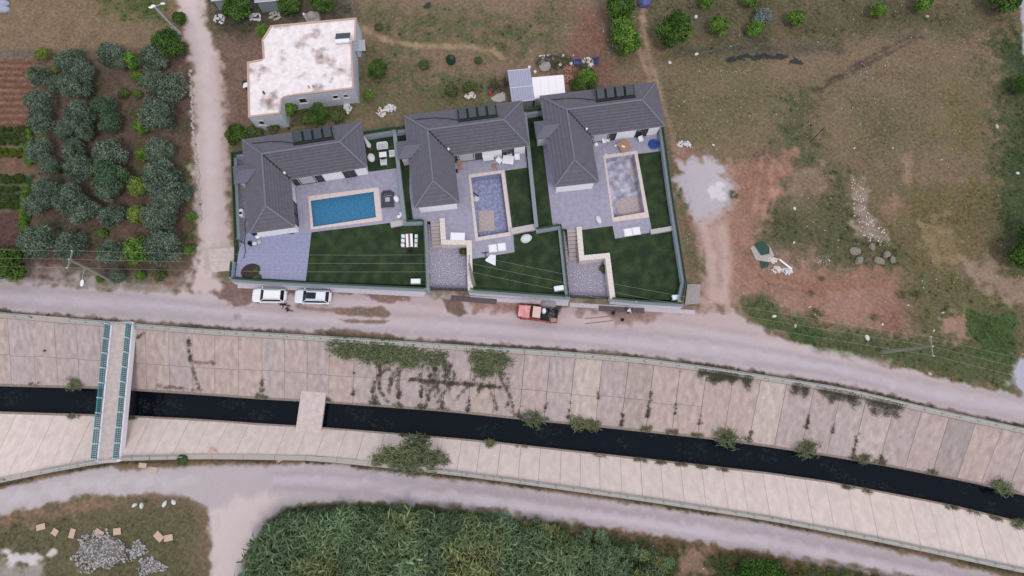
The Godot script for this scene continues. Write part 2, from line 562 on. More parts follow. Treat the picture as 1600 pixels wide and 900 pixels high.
func paint_land() -> ImageTexture:
	var low_lanes := []
	na = noise_bytes(41, 0.085, 4)
	nb = noise_bytes(43, 0.018, 4)
	nc = noise_bytes(47, 0.35, 2)
	var count := MW * MH
	ch0.resize(count); ch1.resize(count); ch2.resize(count)
	for i in count:                         # dry field: brown earth, straw and thin green in patches
		var g := clampf((nb[i] * 0.6 + na[i] * 0.4) / 255.0 * 3.4 - 1.25, 0.0, 1.0)
		ch0[i] = lerpf(126, 86, g * 0.6); ch1[i] = lerpf(108, 88, g * 0.6); ch2[i] = lerpf(87, 60, g * 0.6)
	# far left: ploughed beds, rows, orchard floor
	dust(PackedVector2Array([Vector2(-82.4, -71.38), Vector2(-45.03, -71.38), Vector2(-46.28, -56.54), Vector2(-79.45, -55.71)]), 132, 112, 88, 2.0, 1.0, 0.8, 0.5)
	dust(PackedVector2Array([Vector2(-61.5, -65.88), Vector2(-50.9, -65.88), Vector2(-50.71, -61.05), Vector2(-54.8, -61.59), Vector2(-60.19, -63.3)]), 78, 92, 48, 2.5, 1.0, 0.9, 0.3)
	dust(PackedVector2Array([Vector2(-69.17, -56.12), Vector2(-46.24, -56.12), Vector2(-43.15, -31.88), Vector2(-41.23, -22), Vector2(-64.53, -21.56), Vector2(-65.84, -34.67)]), 96, 79, 70, 1.0, 0.8, 0.95, 0.0)
	dust(PackedVector2Array([Vector2(-69.17, -56.12), Vector2(-46.24, -56.12), Vector2(-43.15, -31.88), Vector2(-41.23, -22), Vector2(-64.53, -21.56), Vector2(-65.84, -34.67)]), 112, 92, 80, 1.0, 0.8, 0.7, 0.9)
	for q in [[-59.41, -51.21, 2.4], [-57.55, -39.39, 2.0], [-57.06, -34.67, 2.2], [-53.28, -46.2, 2.0], [-51.71, -37.49, 1.8], [-60.74, -30.05, 3.0], [-56.14, -28.23, 2.0], [-47.82, -23.76, 3.0], [-51.12, -22.88, 3.0], [-57.08, -22.88, 2.4], [-45.84, -44.23, 1.6], [-52.65, -41.32, 1.6], [-66.35, -43.26, 1.6], [-62.17, -36.55, 1.8]]: dust(round_plan(Vector2(q[0], q[1]), q[2], q[2] * 0.8), 78, 84, 56, 1.6, 1.0, 0.6, 0.6)
	dust(PackedVector2Array([Vector2(-79.61, -56.54), Vector2(-68.5, -56.54), Vector2(-68.26, -55.09), Vector2(-79.33, -55.09)]), 108, 98, 92, 0.8, 0.5, 0.9)
	dust(PackedVector2Array([Vector2(-79.33, -55.09), Vector2(-68.63, -55.09), Vector2(-67.05, -44.23), Vector2(-77.29, -44.23)]), 120, 88, 70, 0.5, 0.3)
	for k in 12:
		var f := 97 + k * 9.0
		var za: float = Vector2(-71.87, -54.58).y + k * 0.98
		dust(PackedVector2Array([Vector2(-90, za), Vector2(Vector2(-67.76, -49.19).x, za), Vector2(Vector2(-67.76, -49.19).x, za + 0.34), Vector2(-90, za + 0.34)]), 92, 66, 56, 0.35, 0.1, 0.75)
		dust(PackedVector2Array([Vector2(-90, za + 0.5), Vector2(Vector2(-67.76, -49.19).x, za + 0.5), Vector2(Vector2(-67.76, -49.19).x, za + 0.7), Vector2(-90, za + 0.7)]), 142, 110, 84, 0.3, 0.1, 0.6)
	dust(PackedVector2Array([Vector2(-77.33, -44.43), Vector2(-67.44, -44.43), Vector2(-66.96, -41.51), Vector2(-76.78, -41.51)]), 84, 84, 60, 0.5, 0.3)
	dust(PackedVector2Array([Vector2(-76.72, -41.22), Vector2(-67.09, -41.22), Vector2(-66.84, -39.68), Vector2(-76.43, -39.68)]), 96, 112, 58, 0.5, 0.4, 0.9, 0.3)
	dust(PackedVector2Array([Vector2(-76.43, -39.68), Vector2(-66.48, -39.68), Vector2(-66.09, -37.3), Vector2(-75.99, -37.3)]), 114, 88, 74, 0.5, 0.3)
	dust(PackedVector2Array([Vector2(-75.95, -37.11), Vector2(-66.06, -37.11), Vector2(-66.02, -35.79), Vector2(-75.7, -35.79)]), 52, 78, 40, 0.5, 0.2)
	dust(PackedVector2Array([Vector2(-75.7, -35.79), Vector2(-66.55, -35.79), Vector2(-66.25, -31.88), Vector2(-74.97, -31.88)]), 72, 84, 60, 0.6, 0.3, 0.95)
	dust(PackedVector2Array([Vector2(-74.97, -31.88), Vector2(-66.25, -31.88), Vector2(-65.4, -25.72), Vector2(-73.81, -25.72)]), 86, 64, 56, 0.5, 0.3)
	dust(PackedVector2Array([Vector2(-45.3, -39.39), Vector2(-43.87, -39.39), Vector2(-42.25, -29.14), Vector2(-43.19, -28.23), Vector2(-44.21, -32.81)]), 74, 88, 48, 1.0, 0.8, 0.8, 0.3)
	dust(PackedVector2Array([Vector2(3.23, -55.81), Vector2(12.47, -55.5), Vector2(12.73, -49.19), Vector2(8.19, -49.19), Vector2(3.66, -52.22)]), 92, 82, 66, 1.5, 1.0, 0.8, 0.3)
	dust(PackedVector2Array([Vector2(-57.35, 12.35), Vector2(-51.81, 13.07), Vector2(-41.76, 13.07), Vector2(-38.47, 14.88), Vector2(-56.3, 18.78)]), 74, 94, 48, 1.5, 1.0, 0.8, 0.4)
	# north: garden round the white house, field behind the villas
	dust(PackedVector2Array([Vector2(-43.09, -61.59), Vector2(-33.72, -61.59), Vector2(-35.95, -44.23), Vector2(-40.75, -42.77)]), 120, 96, 84, 2.0, 1.0, 0.9)
	dust(PackedVector2Array([Vector2(-45.64, -68.07), Vector2(-22.82, -68.07), Vector2(-22.5, -62.01), Vector2(-34.57, -60.52), Vector2(-39.05, -58.42), Vector2(-43.34, -59.47)]), 76, 74, 62, 2.0, 1.0, 0.9)
	dust(PackedVector2Array([Vector2(-32.74, -49.19), Vector2(-14.88, -58.42), Vector2(-14.43, -45.71), Vector2(-31.53, -45.22)]), 78, 82, 54, 2.0, 1.2, 0.9, 0.4)
	dust(PackedVector2Array([Vector2(-22.76, -66.97), Vector2(13.28, -66.97), Vector2(11.94, -53.24), Vector2(0, -50.2), Vector2(-14.45, -46.2), Vector2(-21.62, -45.22)]), 132, 111, 92, 3.0, 1.5, 0.9, 0.35)
	for q in [[-18.76, -62.12, 5, 3], [-13.56, -60.74, 4, 3], [-9.37, -61.59, 8, 4], [-5.14, -60.52, 9, 3], [-16.69, -57.37, 6, 3], [-11.16, -58.42, 10, 2.5], [0, -59.47, 6, 3], [6.56, -61.59, 6, 4], [9.23, -55.3, 5, 2], [-6.39, -50.7, 10, 3.5], [-12.73, -49.19, 8, 4], [-19.24, -52.22, 4, 9], [-0.92, -55.81, 4, 2], [4.64, -57.89, 5, 1.6], [-14.7, -53.24, 5, 3], [-3.71, -56.85, 4, 2]]:
		dust(round_plan(Vector2(q[0], q[1]), q[2] * 0.6, q[3] * 0.6), 86, 90, 58, 2.4, 1.3, 0.7, 0.5)
	dust(PackedVector2Array([Vector2(9.86, -62.65), Vector2(13.65, -63.72), Vector2(13.88, -56.33), Vector2(14.62, -51.21), Vector2(9.1, -49.19), Vector2(7.38, -55.3)]), 122, 90, 78, 2.0, 1.0, 0.95, 0.2)
	rut(PackedVector2Array([Vector2(-22.42, -60.52), Vector2(-18.59, -58.21), Vector2(-13.91, -57.16), Vector2(-7.42, -57.16), Vector2(-2.78, -56.33), Vector2(-0.92, -55.09)]), 0.7, 166, 138, 112)
	rut(PackedVector2Array([Vector2(19.21, -65.88), Vector2(19.25, -60.52), Vector2(19.61, -56.33), Vector2(20.97, -50.2), Vector2(22.07, -45.22), Vector2(22.82, -40.83)]), 0.7, 168, 140, 120, 0.95)
	rut(PackedVector2Array([Vector2(17.67, -58.42), Vector2(18.74, -55.3), Vector2(19.75, -51.41)]), 0.6, 158, 130, 110, 0.9)
	# east: big field
	dust(PackedVector2Array([Vector2(21.38, -58.42), Vector2(35.24, -57.37), Vector2(40.02, -49.19), Vector2(39.26, -41.32), Vector2(31.09, -39.39), Vector2(22.26, -40.35)]), 112, 104, 75, 3.0, 1.5, 0.75, 0.5)
	dust(PackedVector2Array([Vector2(22.71, -65.88), Vector2(47.31, -65.88), Vector2(74.74, -65.88), Vector2(74.38, -58.42), Vector2(60.58, -59.47), Vector2(46.37, -57.37), Vector2(22.2, -56.33)]), 88, 84, 62, 3.0, 1.5, 0.9, 0.5)
	dust(PackedVector2Array([Vector2(40.71, -56.33), Vector2(70.49, -57.37), Vector2(69.37, -45.22), Vector2(65.57, -38.44), Vector2(54.42, -34.67), Vector2(44.3, -38.44), Vector2(40.83, -48.19)]), 118, 104, 81, 4.0, 2.0, 0.95, 0.3)
	dust(PackedVector2Array([Vector2(39.11, -49.19), Vector2(42.4, -50.2), Vector2(42.53, -38.44), Vector2(47.62, -36.55), Vector2(43.99, -35.6), Vector2(35.61, -40.35)]), 78, 84, 56, 2.5, 1.3, 0.85, 0.3)
	dust(PackedVector2Array([Vector2(68.25, -57.89), Vector2(78.49, -60.52), Vector2(71.09, -20.26), Vector2(66.31, -22), Vector2(63.49, -30.97), Vector2(67.66, -40.35), Vector2(68.26, -52.22)]), 66, 77, 50, 3.5, 1.8, 0.95, 0.3)
	dust(PackedVector2Array([Vector2(66.78, -57.37), Vector2(69.39, -56.33), Vector2(70.26, -53.24), Vector2(68.73, -51.21), Vector2(68.3, -55.3)]), 134, 112, 88, 1.5, 0.8, 0.8, 0.2)
	dust(PackedVector2Array([Vector2(48.28, -34.67), Vector2(67.03, -36.55), Vector2(64.9, -23.76), Vector2(54.41, -22), Vector2(51.12, -22.88), Vector2(49.46, -30.05)]), 104, 94, 62, 2.5, 1.5, 0.85, 0.3)
	dust(PackedVector2Array([Vector2(49.83, -32.99), Vector2(53.48, -34.2), Vector2(53.93, -32.35), Vector2(50.82, -30.51)]), 138, 112, 92, 1.0, 0.7, 0.8)
	dust(PackedVector2Array([Vector2(54, -39.39), Vector2(55.71, -40.83), Vector2(54.61, -36.07), Vector2(53.73, -36.07)]), 150, 126, 108, 0.8, 0.4, 0.7)
	dust(PackedVector2Array([Vector2(36.24, -37.49), Vector2(46.52, -34.67), Vector2(53.19, -25.54), Vector2(51.24, -23.76), Vector2(37.53, -23.32), Vector2(32.82, -28.23)]), 84, 85, 58, 3.0, 1.8, 0.85, 0.5)
	dust(PackedVector2Array([Vector2(38.5, -37.96), Vector2(43.02, -38.92), Vector2(43.89, -34.67), Vector2(38.53, -33.74), Vector2(37.44, -36.07)]), 138, 116, 104, 1.5, 1.0, 0.85, 0.2)
	dust(PackedVector2Array([Vector2(46.76, -36.73), Vector2(48.53, -36.73), Vector2(48.38, -31.88), Vector2(50.27, -29.59), Vector2(50.84, -27.33), Vector2(46.64, -28.23), Vector2(46.48, -32.81)]), 156, 138, 126, 0.8, 0.7, 0.8, 0.3)
	dust(PackedVector2Array([Vector2(34.82, -26.43), Vector2(40.84, -26.43), Vector2(41.8, -23.32), Vector2(35.05, -24.2)]), 124, 104, 92, 1.0, 1.0, 0.85, 0.2)
	# red earth and the pale gravel track beside the third villa
	dust(PackedVector2Array([Vector2(22.34, -41.8), Vector2(26.71, -40.35), Vector2(31.05, -38.92), Vector2(33.38, -40.35), Vector2(39.21, -40.74), Vector2(38.01, -37.49), Vector2(35.47, -33.74), Vector2(31.31, -25.54), Vector2(42.65, -23.32), Vector2(50.72, -23.06), Vector2(52.65, -21.56), Vector2(51.28, -17.67), Vector2(53.21, -13.43), Vector2(40.92, -15.12), Vector2(32.99, -20.08), Vector2(30.3, -18.1), Vector2(24.43, -18.53), Vector2(23.63, -22), Vector2(23, -34.67)]), 153, 123, 107, 1.6, 0.9, 0.95)
	dust(PackedVector2Array([Vector2(32.88, -39.59), Vector2(38.81, -40.35), Vector2(37.79, -37.02), Vector2(35.03, -33.74), Vector2(33.01, -30.51), Vector2(30.95, -31.88), Vector2(31.01, -36.07)]), 142, 102, 80, 1.2, 0.9, 0.92, 0.15)
	dust(PackedVector2Array([Vector2(33.13, -40.55), Vector2(37.41, -40.55), Vector2(37.43, -38.82), Vector2(33.02, -39.2)]), 94, 76, 72, 0.8, 0.6, 0.9, 0.2)
	dust(PackedVector2Array([Vector2(23.03, -38.25), Vector2(23.99, -39.59), Vector2(28.45, -39.87), Vector2(29.35, -37.49), Vector2(30.93, -35.14), Vector2(29.67, -32.35), Vector2(26, -29.59), Vector2(23.89, -30.51), Vector2(22.65, -34.67)]), 186, 182, 188, 1.2, 0.8, 0.95)
	dust(PackedVector2Array([Vector2(26.92, -35.6), Vector2(28.87, -35.79), Vector2(29.06, -33.55), Vector2(27.31, -33.55)]), 214, 212, 216, 0.6, 0.6, 0.9, 0.3)
	dust(PackedVector2Array([Vector2(24.73, -30.05), Vector2(28.77, -31.88), Vector2(30.02, -25.54), Vector2(28.64, -18.53), Vector2(24.86, -18.7)]), 180, 154, 146, 2.6, 1.0, 0.85)
	dust(PackedVector2Array([Vector2(29.5, -30.05), Vector2(32.1, -30.05), Vector2(30.74, -23.76), Vector2(33.08, -21.13), Vector2(30.4, -19.39), Vector2(29.75, -22)]), 160, 124, 108, 1.5, 1.0, 0.8)
	dust(PackedVector2Array([Vector2(36.64, -22.88), Vector2(50.75, -23.32), Vector2(50.72, -21.13), Vector2(44.9, -20.69), Vector2(41.37, -19.39), Vector2(38.13, -20.69)]), 143, 104, 83, 1.0, 0.8, 0.85, 0.2)
	dust(PackedVector2Array([Vector2(41.45, -20.08), Vector2(46.63, -20.95), Vector2(48.55, -19.39), Vector2(45.29, -16.81), Vector2(41.14, -17.24)]), 164, 134, 120, 1.2, 0.8, 0.9)
	dust(PackedVector2Array([Vector2(48.13, -19.39), Vector2(51.68, -19.39), Vector2(51.38, -14.69), Vector2(48.35, -14.44), Vector2(47.44, -17.24)]), 118, 84, 74, 1.0, 0.8, 0.85, 0.2)
	dust(PackedVector2Array([Vector2(30.43, -19.82), Vector2(33.47, -20.69), Vector2(34.89, -17.67), Vector2(41.1, -16.81), Vector2(49.99, -14.27), Vector2(52.61, -15.12), Vector2(66.22, -11.76), Vector2(68.62, -6.84), Vector2(62.19, -7.49), Vector2(52.69, -9.78), Vector2(46.29, -11.27), Vector2(39.83, -12.76), Vector2(33.44, -15.54), Vector2(29.9, -18.36)]), 80, 88, 54, 1.0, 0.9, 0.95, 0.15)
	dust(PackedVector2Array([Vector2(33.55, -16.81), Vector2(40.04, -14.69), Vector2(39.07, -13.43), Vector2(33.85, -15.45)]), 62, 82, 44, 0.8, 0.8, 0.9, 0.2)
	dust(PackedVector2Array([Vector2(51.01, -22), Vector2(68.63, -25.54), Vector2(70.45, -16.81), Vector2(66.22, -11.76), Vector2(52.61, -15.12)]), 96, 94, 62, 1.5, 1.2, 0.9, 0.25)
	dust(PackedVector2Array([Vector2(59.98, -25.09), Vector2(65.05, -24.65), Vector2(66.31, -22), Vector2(71.41, -22), Vector2(70.61, -17.67), Vector2(65.74, -18.7), Vector2(62.69, -20.69), Vector2(60.07, -22.88)]), 148, 126, 112, 1.5, 0.9, 0.95, 0.1)
	dust(PackedVector2Array([Vector2(56.99, -17.67), Vector2(59.58, -18.1), Vector2(60.47, -14.69), Vector2(58.26, -13.85), Vector2(56.43, -15.54)]), 152, 122, 106, 0.8, 0.7, 0.95)
	dust(PackedVector2Array([Vector2(55.16, -30.51), Vector2(59.14, -30.97), Vector2(60.05, -25.54), Vector2(56.36, -23.76), Vector2(55.03, -26.43)]), 140, 122, 92, 1.2, 1.0, 0.7, 0.4)
	dust(PackedVector2Array([Vector2(59.68, -17.67), Vector2(65.57, -17.67), Vector2(65.39, -11.76), Vector2(60.42, -11.76)]), 62, 84, 40, 1.0, 1.0, 0.85, 0.2)
	dust(PackedVector2Array([Vector2(48.94, -47.69), Vector2(58.07, -48.19), Vector2(58.21, -42.77), Vector2(51.7, -40.83), Vector2(47.52, -43.26)]), 98, 94, 66, 3.0, 1.5, 0.6, 0.5)
	dust(PackedVector2Array([Vector2(61.09, -50.2), Vector2(67.31, -49.19), Vector2(65.88, -40.35), Vector2(60.68, -41.32)]), 104, 96, 62, 3.0, 1.5, 0.6, 0.4)
	dust(PackedVector2Array([Vector2(22.65, -34.67), Vector2(23.35, -34.67), Vector2(25.02, -27.78), Vector2(25.34, -22.18), Vector2(23.97, -22), Vector2(23.32, -28.23)]), 92, 88, 60, 1.0, 0.8, 0.85, 0.3)
	dust(PackedVector2Array([Vector2(31.2, -38.63), Vector2(38.71, -40.16), Vector2(36.43, -34.67), Vector2(33.15, -30.05), Vector2(32.04, -23.94), Vector2(36.64, -22.88), Vector2(50.72, -23.06), Vector2(51.33, -16.81), Vector2(41.88, -16.3), Vector2(34.29, -20.43), Vector2(29.61, -20.08), Vector2(29.47, -27.33), Vector2(30.58, -32.81)]), 146, 113, 96, 2.0, 0.9, 0.7, 0.2)
	for q in [PackedVector2Array([Vector2(34.67, -39.78), Vector2(34.05, -35.6), Vector2(32.87, -30.97)]), PackedVector2Array([Vector2(36.06, -39.39), Vector2(35.38, -34.67), Vector2(33.67, -30.05)]), PackedVector2Array([Vector2(37.07, -38.82), Vector2(36.34, -34.67), Vector2(35.22, -31.88)])]: rut(q, 0.4, 166, 132, 112, 0.6)
	for q in [PackedVector2Array([Vector2(26.03, -30.05), Vector2(26.76, -25.54), Vector2(26.85, -19.39)]), PackedVector2Array([Vector2(28.49, -30.51), Vector2(28.82, -25.54), Vector2(28.01, -19.04)])]: rut(q, 0.9, 196, 172, 162, 0.6)
	for q in [PackedVector2Array([Vector2(30.16, -27.33), Vector2(34.08, -22.88), Vector2(40.71, -21.13), Vector2(49.24, -21.48)]), PackedVector2Array([Vector2(30.88, -25.54), Vector2(33.97, -21.65), Vector2(41.45, -20.08)])]: rut(q, 0.5, 128, 92, 74, 0.5)
	for r in [PackedVector2Array([Vector2(44.79, -51.21), Vector2(49.72, -54.27), Vector2(53.69, -56.54), Vector2(58.82, -58.84)]), PackedVector2Array([Vector2(42.8, -49.69), Vector2(48.65, -53.04), Vector2(54.07, -55.92), Vector2(59.53, -58.63)])]: rut(r, 0.5, 82, 70, 62, 0.95)
	rut(PackedVector2Array([Vector2(23.59, -56.33), Vector2(27.74, -56.12), Vector2(35.2, -56.85), Vector2(40.73, -56.54), Vector2(48.16, -56.75)]), 1.6, 78, 76, 66, 0.6)
	# roads and tracks: asphalt under pale dust
	var up := PackedVector2Array([Vector2(-74.86, -22.26), Vector2(-68.02, -22.09), Vector2(-62.84, -21.56), Vector2(-55.11, -20.95), Vector2(-45.71, -20.34), Vector2(-39.81, -20.6), Vector2(-36.9, -21.21), Vector2(-27.11, -20.69), Vector2(-11.84, -20), Vector2(7.42, -18.7), Vector2(23.94, -17.41), Vector2(29.43, -17.84), Vector2(33.4, -15.12), Vector2(39.82, -12.6), Vector2(46.28, -11.18), Vector2(52.72, -9.94), Vector2(57.43, -8.47), Vector2(62.19, -7.49), Vector2(73.21, -5.23), Vector2(72.42, -1.26), Vector2(64.67, -2.92), Vector2(53.7, -5.31), Vector2(42.61, -7.98), Vector2(32.91, -9.53), Vector2(24.77, -10.77), Vector2(16.56, -11.85), Vector2(6.64, -12.68), Vector2(-6.65, -13.52), Vector2(-20.01, -14.44), Vector2(-30.05, -15.03), Vector2(-40.13, -15.62), Vector2(-51.72, -16.56), Vector2(-67.28, -17.84), Vector2(-74.07, -18.18)])
	dust(up, 184, 172, 173, 0.5, 0.25, 1.0)
	dust(PackedVector2Array([Vector2(-74.61, -20.95), Vector2(-50.71, -19.74), Vector2(-39.69, -19.39), Vector2(-39.42, -16.81), Vector2(-50.38, -17.24), Vector2(-74.17, -18.7)]), 178, 169, 174, 1.5, 0.3, 0.8)
	dust(PackedVector2Array([Vector2(-39.82, -20.69), Vector2(-13.53, -19.82), Vector2(6.74, -18.7), Vector2(29.43, -17.84), Vector2(31.73, -15.12), Vector2(8.37, -15.96), Vector2(-13.42, -16.81), Vector2(-39.55, -18.1)]), 188, 167, 164, 2.0, 0.5, 0.9)
	dust(PackedVector2Array([Vector2(-13.39, -15.96), Vector2(8.34, -14.69), Vector2(33.11, -11.76), Vector2(49.23, -8.47), Vector2(65.07, -5.23), Vector2(64.86, -4.03), Vector2(47.46, -7.49), Vector2(31.35, -10.52), Vector2(8.31, -13.43), Vector2(-13.35, -14.69)]), 188, 177, 182, 1.2, 0.3, 0.7)
	dust(PackedVector2Array([Vector2(31.77, -15.54), Vector2(40.63, -12.43), Vector2(51.09, -10.11), Vector2(62.14, -7.17), Vector2(62.01, -6.36), Vector2(49.34, -9.29), Vector2(39.71, -11.6), Vector2(30.83, -14.27)]), 190, 171, 164, 0.6, 0.25, 0.6)
	rut(PackedVector2Array([Vector2(-13.4, -16.39), Vector2(0, -15.79), Vector2(16.67, -14.44), Vector2(31.48, -12.1), Vector2(49.23, -8.47), Vector2(64.99, -4.75)]), 1.0, 172, 160, 166, 0.6)
	rut(PackedVector2Array([Vector2(-67.55, -19.39), Vector2(-54.79, -18.7), Vector2(-40.37, -17.84), Vector2(-26.81, -16.39), Vector2(-13.37, -15.28)]), 0.8, 164, 154, 162, 0.5)
	# wheel tracks along both roads
	for lane in [[1.2, 0.7, 168, 156, 158, 0.7], [2.3, 0.9, 196, 186, 190, 0.65], [3.4, 0.6, 168, 157, 161, 0.7], [4.4, 0.9, 194, 183, 185, 0.6], [5.4, 0.6, 172, 158, 158, 0.65], [6.4, 0.8, 186, 172, 170, 0.4]]:
		var a := PackedVector2Array(); var b := PackedVector2Array()
		for k in 30:
			var x := -80.0 + k * 5.6
			if x < (90.0 if lane[0] < 3.6 else 50.0 if lane[0] < 4.6 else 34.0): a.append(Vector2(x, along(k_north, x) - lane[0] - 0.25 * sin(k * 0.9 + lane[0])))
			if x > -32.0 and lane[0] < 3.6: b.append(Vector2(x, along(k_south, x) + 0.9 + lane[0] * 0.95 + 0.2 * sin(k * 0.8 + lane[0])))
		rut(a, lane[1], lane[2], lane[3], lane[4], lane[5])
		low_lanes.append([b, lane])
	# damp earth and oil along the front walls
	dust(PackedVector2Array([Vector2(-40.23, -21.39), Vector2(-38.7, -22.18), Vector2(-33.96, -21.48), Vector2(-33.76, -19.22), Vector2(-36.07, -18.7), Vector2(-38.4, -19.22), Vector2(-39.59, -20.08)]), 124, 102, 94, 0.4, 0.35, 0.95)
	dust(PackedVector2Array([Vector2(-34.37, -21.3), Vector2(-23.74, -20.95), Vector2(-23.69, -20.08), Vector2(-33.87, -20.43)]), 96, 80, 74, 0.6, 0.4, 0.8)  # dark strip north of the parked cars: damp earth with their shade painted in
	dust(PackedVector2Array([Vector2(-23.58, -18.36), Vector2(-20.22, -18.53), Vector2(-17.19, -18.7), Vector2(-15.8, -17.67), Vector2(-16.37, -17.16), Vector2(-20.16, -17.33), Vector2(-23.12, -17.67)]), 122, 104, 91, 0.25, 0.12, 0.97)
	dust(PackedVector2Array([Vector2(-22.65, -16.9), Vector2(-16.1, -16.73), Vector2(-16.76, -16.39), Vector2(-21.79, -16.47)]), 124, 106, 94, 0.25, 0.1, 0.95)
	dust(PackedVector2Array([Vector2(-19.91, -20.6), Vector2(-13.55, -20.43), Vector2(-13.51, -19.39), Vector2(-18.58, -19.39)]), 124, 98, 88, 0.4, 0.4, 0.9)
	dust(PackedVector2Array([Vector2(-26.24, -15.45), Vector2(-23.41, -15.62), Vector2(-16.7, -15.12), Vector2(-14.59, -14.61), Vector2(-15, -14.27), Vector2(-25.03, -14.86)]), 120, 99, 88, 0.25, 0.15, 0.97)
	dust(PackedVector2Array([Vector2(-28.49, -18.7), Vector2(-21.89, -18.18), Vector2(-23.55, -17.84), Vector2(-27.79, -18.36)]), 138, 117, 106, 0.3, 0.15, 0.9)
	dust(PackedVector2Array([Vector2(-9.3, -19.74), Vector2(-6.76, -19.39), Vector2(-5.72, -17.67), Vector2(-7.05, -17.16), Vector2(-8.41, -18.01)]), 116, 97, 87, 0.25, 0.12, 0.97)
	dust(PackedVector2Array([Vector2(-5.49, -19.56), Vector2(1.69, -19.22), Vector2(1.26, -18.01), Vector2(-5.05, -18.01)]), 144, 112, 101, 0.8, 0.5, 0.9)
	dust(PackedVector2Array([Vector2(0.68, -19.65), Vector2(6.76, -19.56), Vector2(7.25, -18.53), Vector2(6.05, -17.67), Vector2(1.01, -18.36)]), 82, 68, 58, 0.5, 0.5, 0.9)
	dust(PackedVector2Array([Vector2(8.43, -18.7), Vector2(10.96, -18.7), Vector2(10.76, -17.67), Vector2(8.75, -17.84)]), 134, 112, 102, 0.5, 0.5, 0.8, 0.3)
	dust(PackedVector2Array([Vector2(12.22, -18.7), Vector2(19.36, -18.18), Vector2(18, -16.13), Vector2(13.42, -16.81)]), 144, 116, 105, 0.8, 0.6, 0.85, 0.1)
	dust(PackedVector2Array([Vector2(11.81, -19.04), Vector2(16.86, -18.7), Vector2(16.8, -17.5), Vector2(12.61, -17.67)]), 104, 88, 84, 0.6, 0.5, 0.6, 0.4)
	dust(PackedVector2Array([Vector2(-36.48, -17.67), Vector2(-35.84, -18.01), Vector2(-35.58, -16.98), Vector2(-36.23, -16.81)]), 152, 138, 136, 0.3, 0.3, 0.8)
	# the two dirt tracks
	dust(PackedVector2Array([Vector2(-50.59, -68.07), Vector2(-46.02, -68.07), Vector2(-44.66, -60.52), Vector2(-41.99, -55.3), Vector2(-40.26, -44.23), Vector2(-38.7, -31.88), Vector2(-37.74, -27.33), Vector2(-39.37, -24.65), Vector2(-38.59, -21.13), Vector2(-43.16, -20.26), Vector2(-41.96, -26.43), Vector2(-43.89, -34.67), Vector2(-44.97, -46.2), Vector2(-46.33, -55.3)]), 200, 182, 178, 0.9, 0.5, 1.0)
	rut(PackedVector2Array([Vector2(-47.68, -65.88), Vector2(-44.59, -56.33), Vector2(-42.42, -44.23), Vector2(-40.97, -31.88), Vector2(-40.73, -22.88)]), 1.8, 210, 198, 196, 0.8)
	rut(PackedVector2Array([Vector2(-42.46, -55.3), Vector2(-40.83, -48.19), Vector2(-39.98, -41.32), Vector2(-38.97, -34.67)]), 1.0, 180, 160, 155, 0.6)
	dust(PackedVector2Array([Vector2(-41.48, -26.79), Vector2(-37.4, -27.33), Vector2(-37.06, -23.76), Vector2(-40.74, -23.06)]), 186, 172, 164, 0.6, 0.4, 0.9)
	dust(PackedVector2Array([Vector2(75.12, -66.97), Vector2(79.67, -66.97), Vector2(77.15, -53.24), Vector2(73.74, -55.81)]), 172, 170, 184, 0.4, 0.2, 1.0)
	dust(PackedVector2Array([Vector2(63.67, -8.47), Vector2(65.55, -11.76), Vector2(71.5, -13.43), Vector2(73.21, -5.23), Vector2(66.84, -6.04)]), 176, 174, 186, 0.8, 0.4, 1.0)
	# south side: road, verge, scrub
	dust(PackedVector2Array([Vector2(-69.26, 6.8), Vector2(-62.9, 7.17), Vector2(-52.2, 5.06), Vector2(-41.14, 4.91), Vector2(-36.95, 7.17), Vector2(-35.38, 18.78), Vector2(-66.96, 18.78)]), 112, 98, 78, 1.0, 0.8, 1.0)
	dust(PackedVector2Array([Vector2(-68.97, 8.29), Vector2(-58.3, 6.42), Vector2(-43.33, 6.42), Vector2(-39.31, 7.17), Vector2(-37.28, 18.78), Vector2(-66.96, 18.78)]), 92, 90, 62, 2.0, 1.2, 0.9, 0.5)
	dust(PackedVector2Array([Vector2(-69.1, 7.62), Vector2(-62.77, 7.92), Vector2(-52.11, 5.67), Vector2(-48.89, 6.12), Vector2(-58, 8.29), Vector2(-68.69, 9.78)]), 132, 106, 86, 1.0, 0.8, 0.8, 0.2)
	dust(PackedVector2Array([Vector2(-68.34, 11.62), Vector2(-60.47, 12.2), Vector2(-56.78, 13.43), Vector2(-55.54, 18.78), Vector2(-66.96, 18.78)]), 160, 152, 148, 1.0, 0.8, 0.9, 0.2)
	dust(PackedVector2Array([Vector2(-61.32, 11.76), Vector2(-57.37, 12.2), Vector2(-55.16, 11.47), Vector2(-54.8, 11.76), Vector2(-58, 13.07), Vector2(-61.09, 13.07)]), 206, 202, 204, 0.4, 0.3, 0.9)
	dust(PackedVector2Array([Vector2(-33.08, 14.88), Vector2(-31.97, 10.15), Vector2(-28.36, 6.42), Vector2(-18.95, 5.67), Vector2(-6.31, 6.05), Vector2(7.84, 8.07), Vector2(15.62, 9.56), Vector2(31.05, 11.76), Vector2(46.28, 14.01), Vector2(64.24, 17.02), Vector2(63.53, 20.87), Vector2(-32.52, 20.87)]), 74, 78, 52, 0.7, 0.6, 1.0, 0.0)
	dust(PackedVector2Array([Vector2(7.84, 8.29), Vector2(15.62, 9.63), Vector2(31.04, 11.84), Vector2(50.81, 14.66), Vector2(50.69, 15.52), Vector2(27.84, 13.07), Vector2(15.56, 10.88), Vector2(7.81, 9.41)]), 110, 84, 66, 0.8, 0.6, 0.9, 0.2)
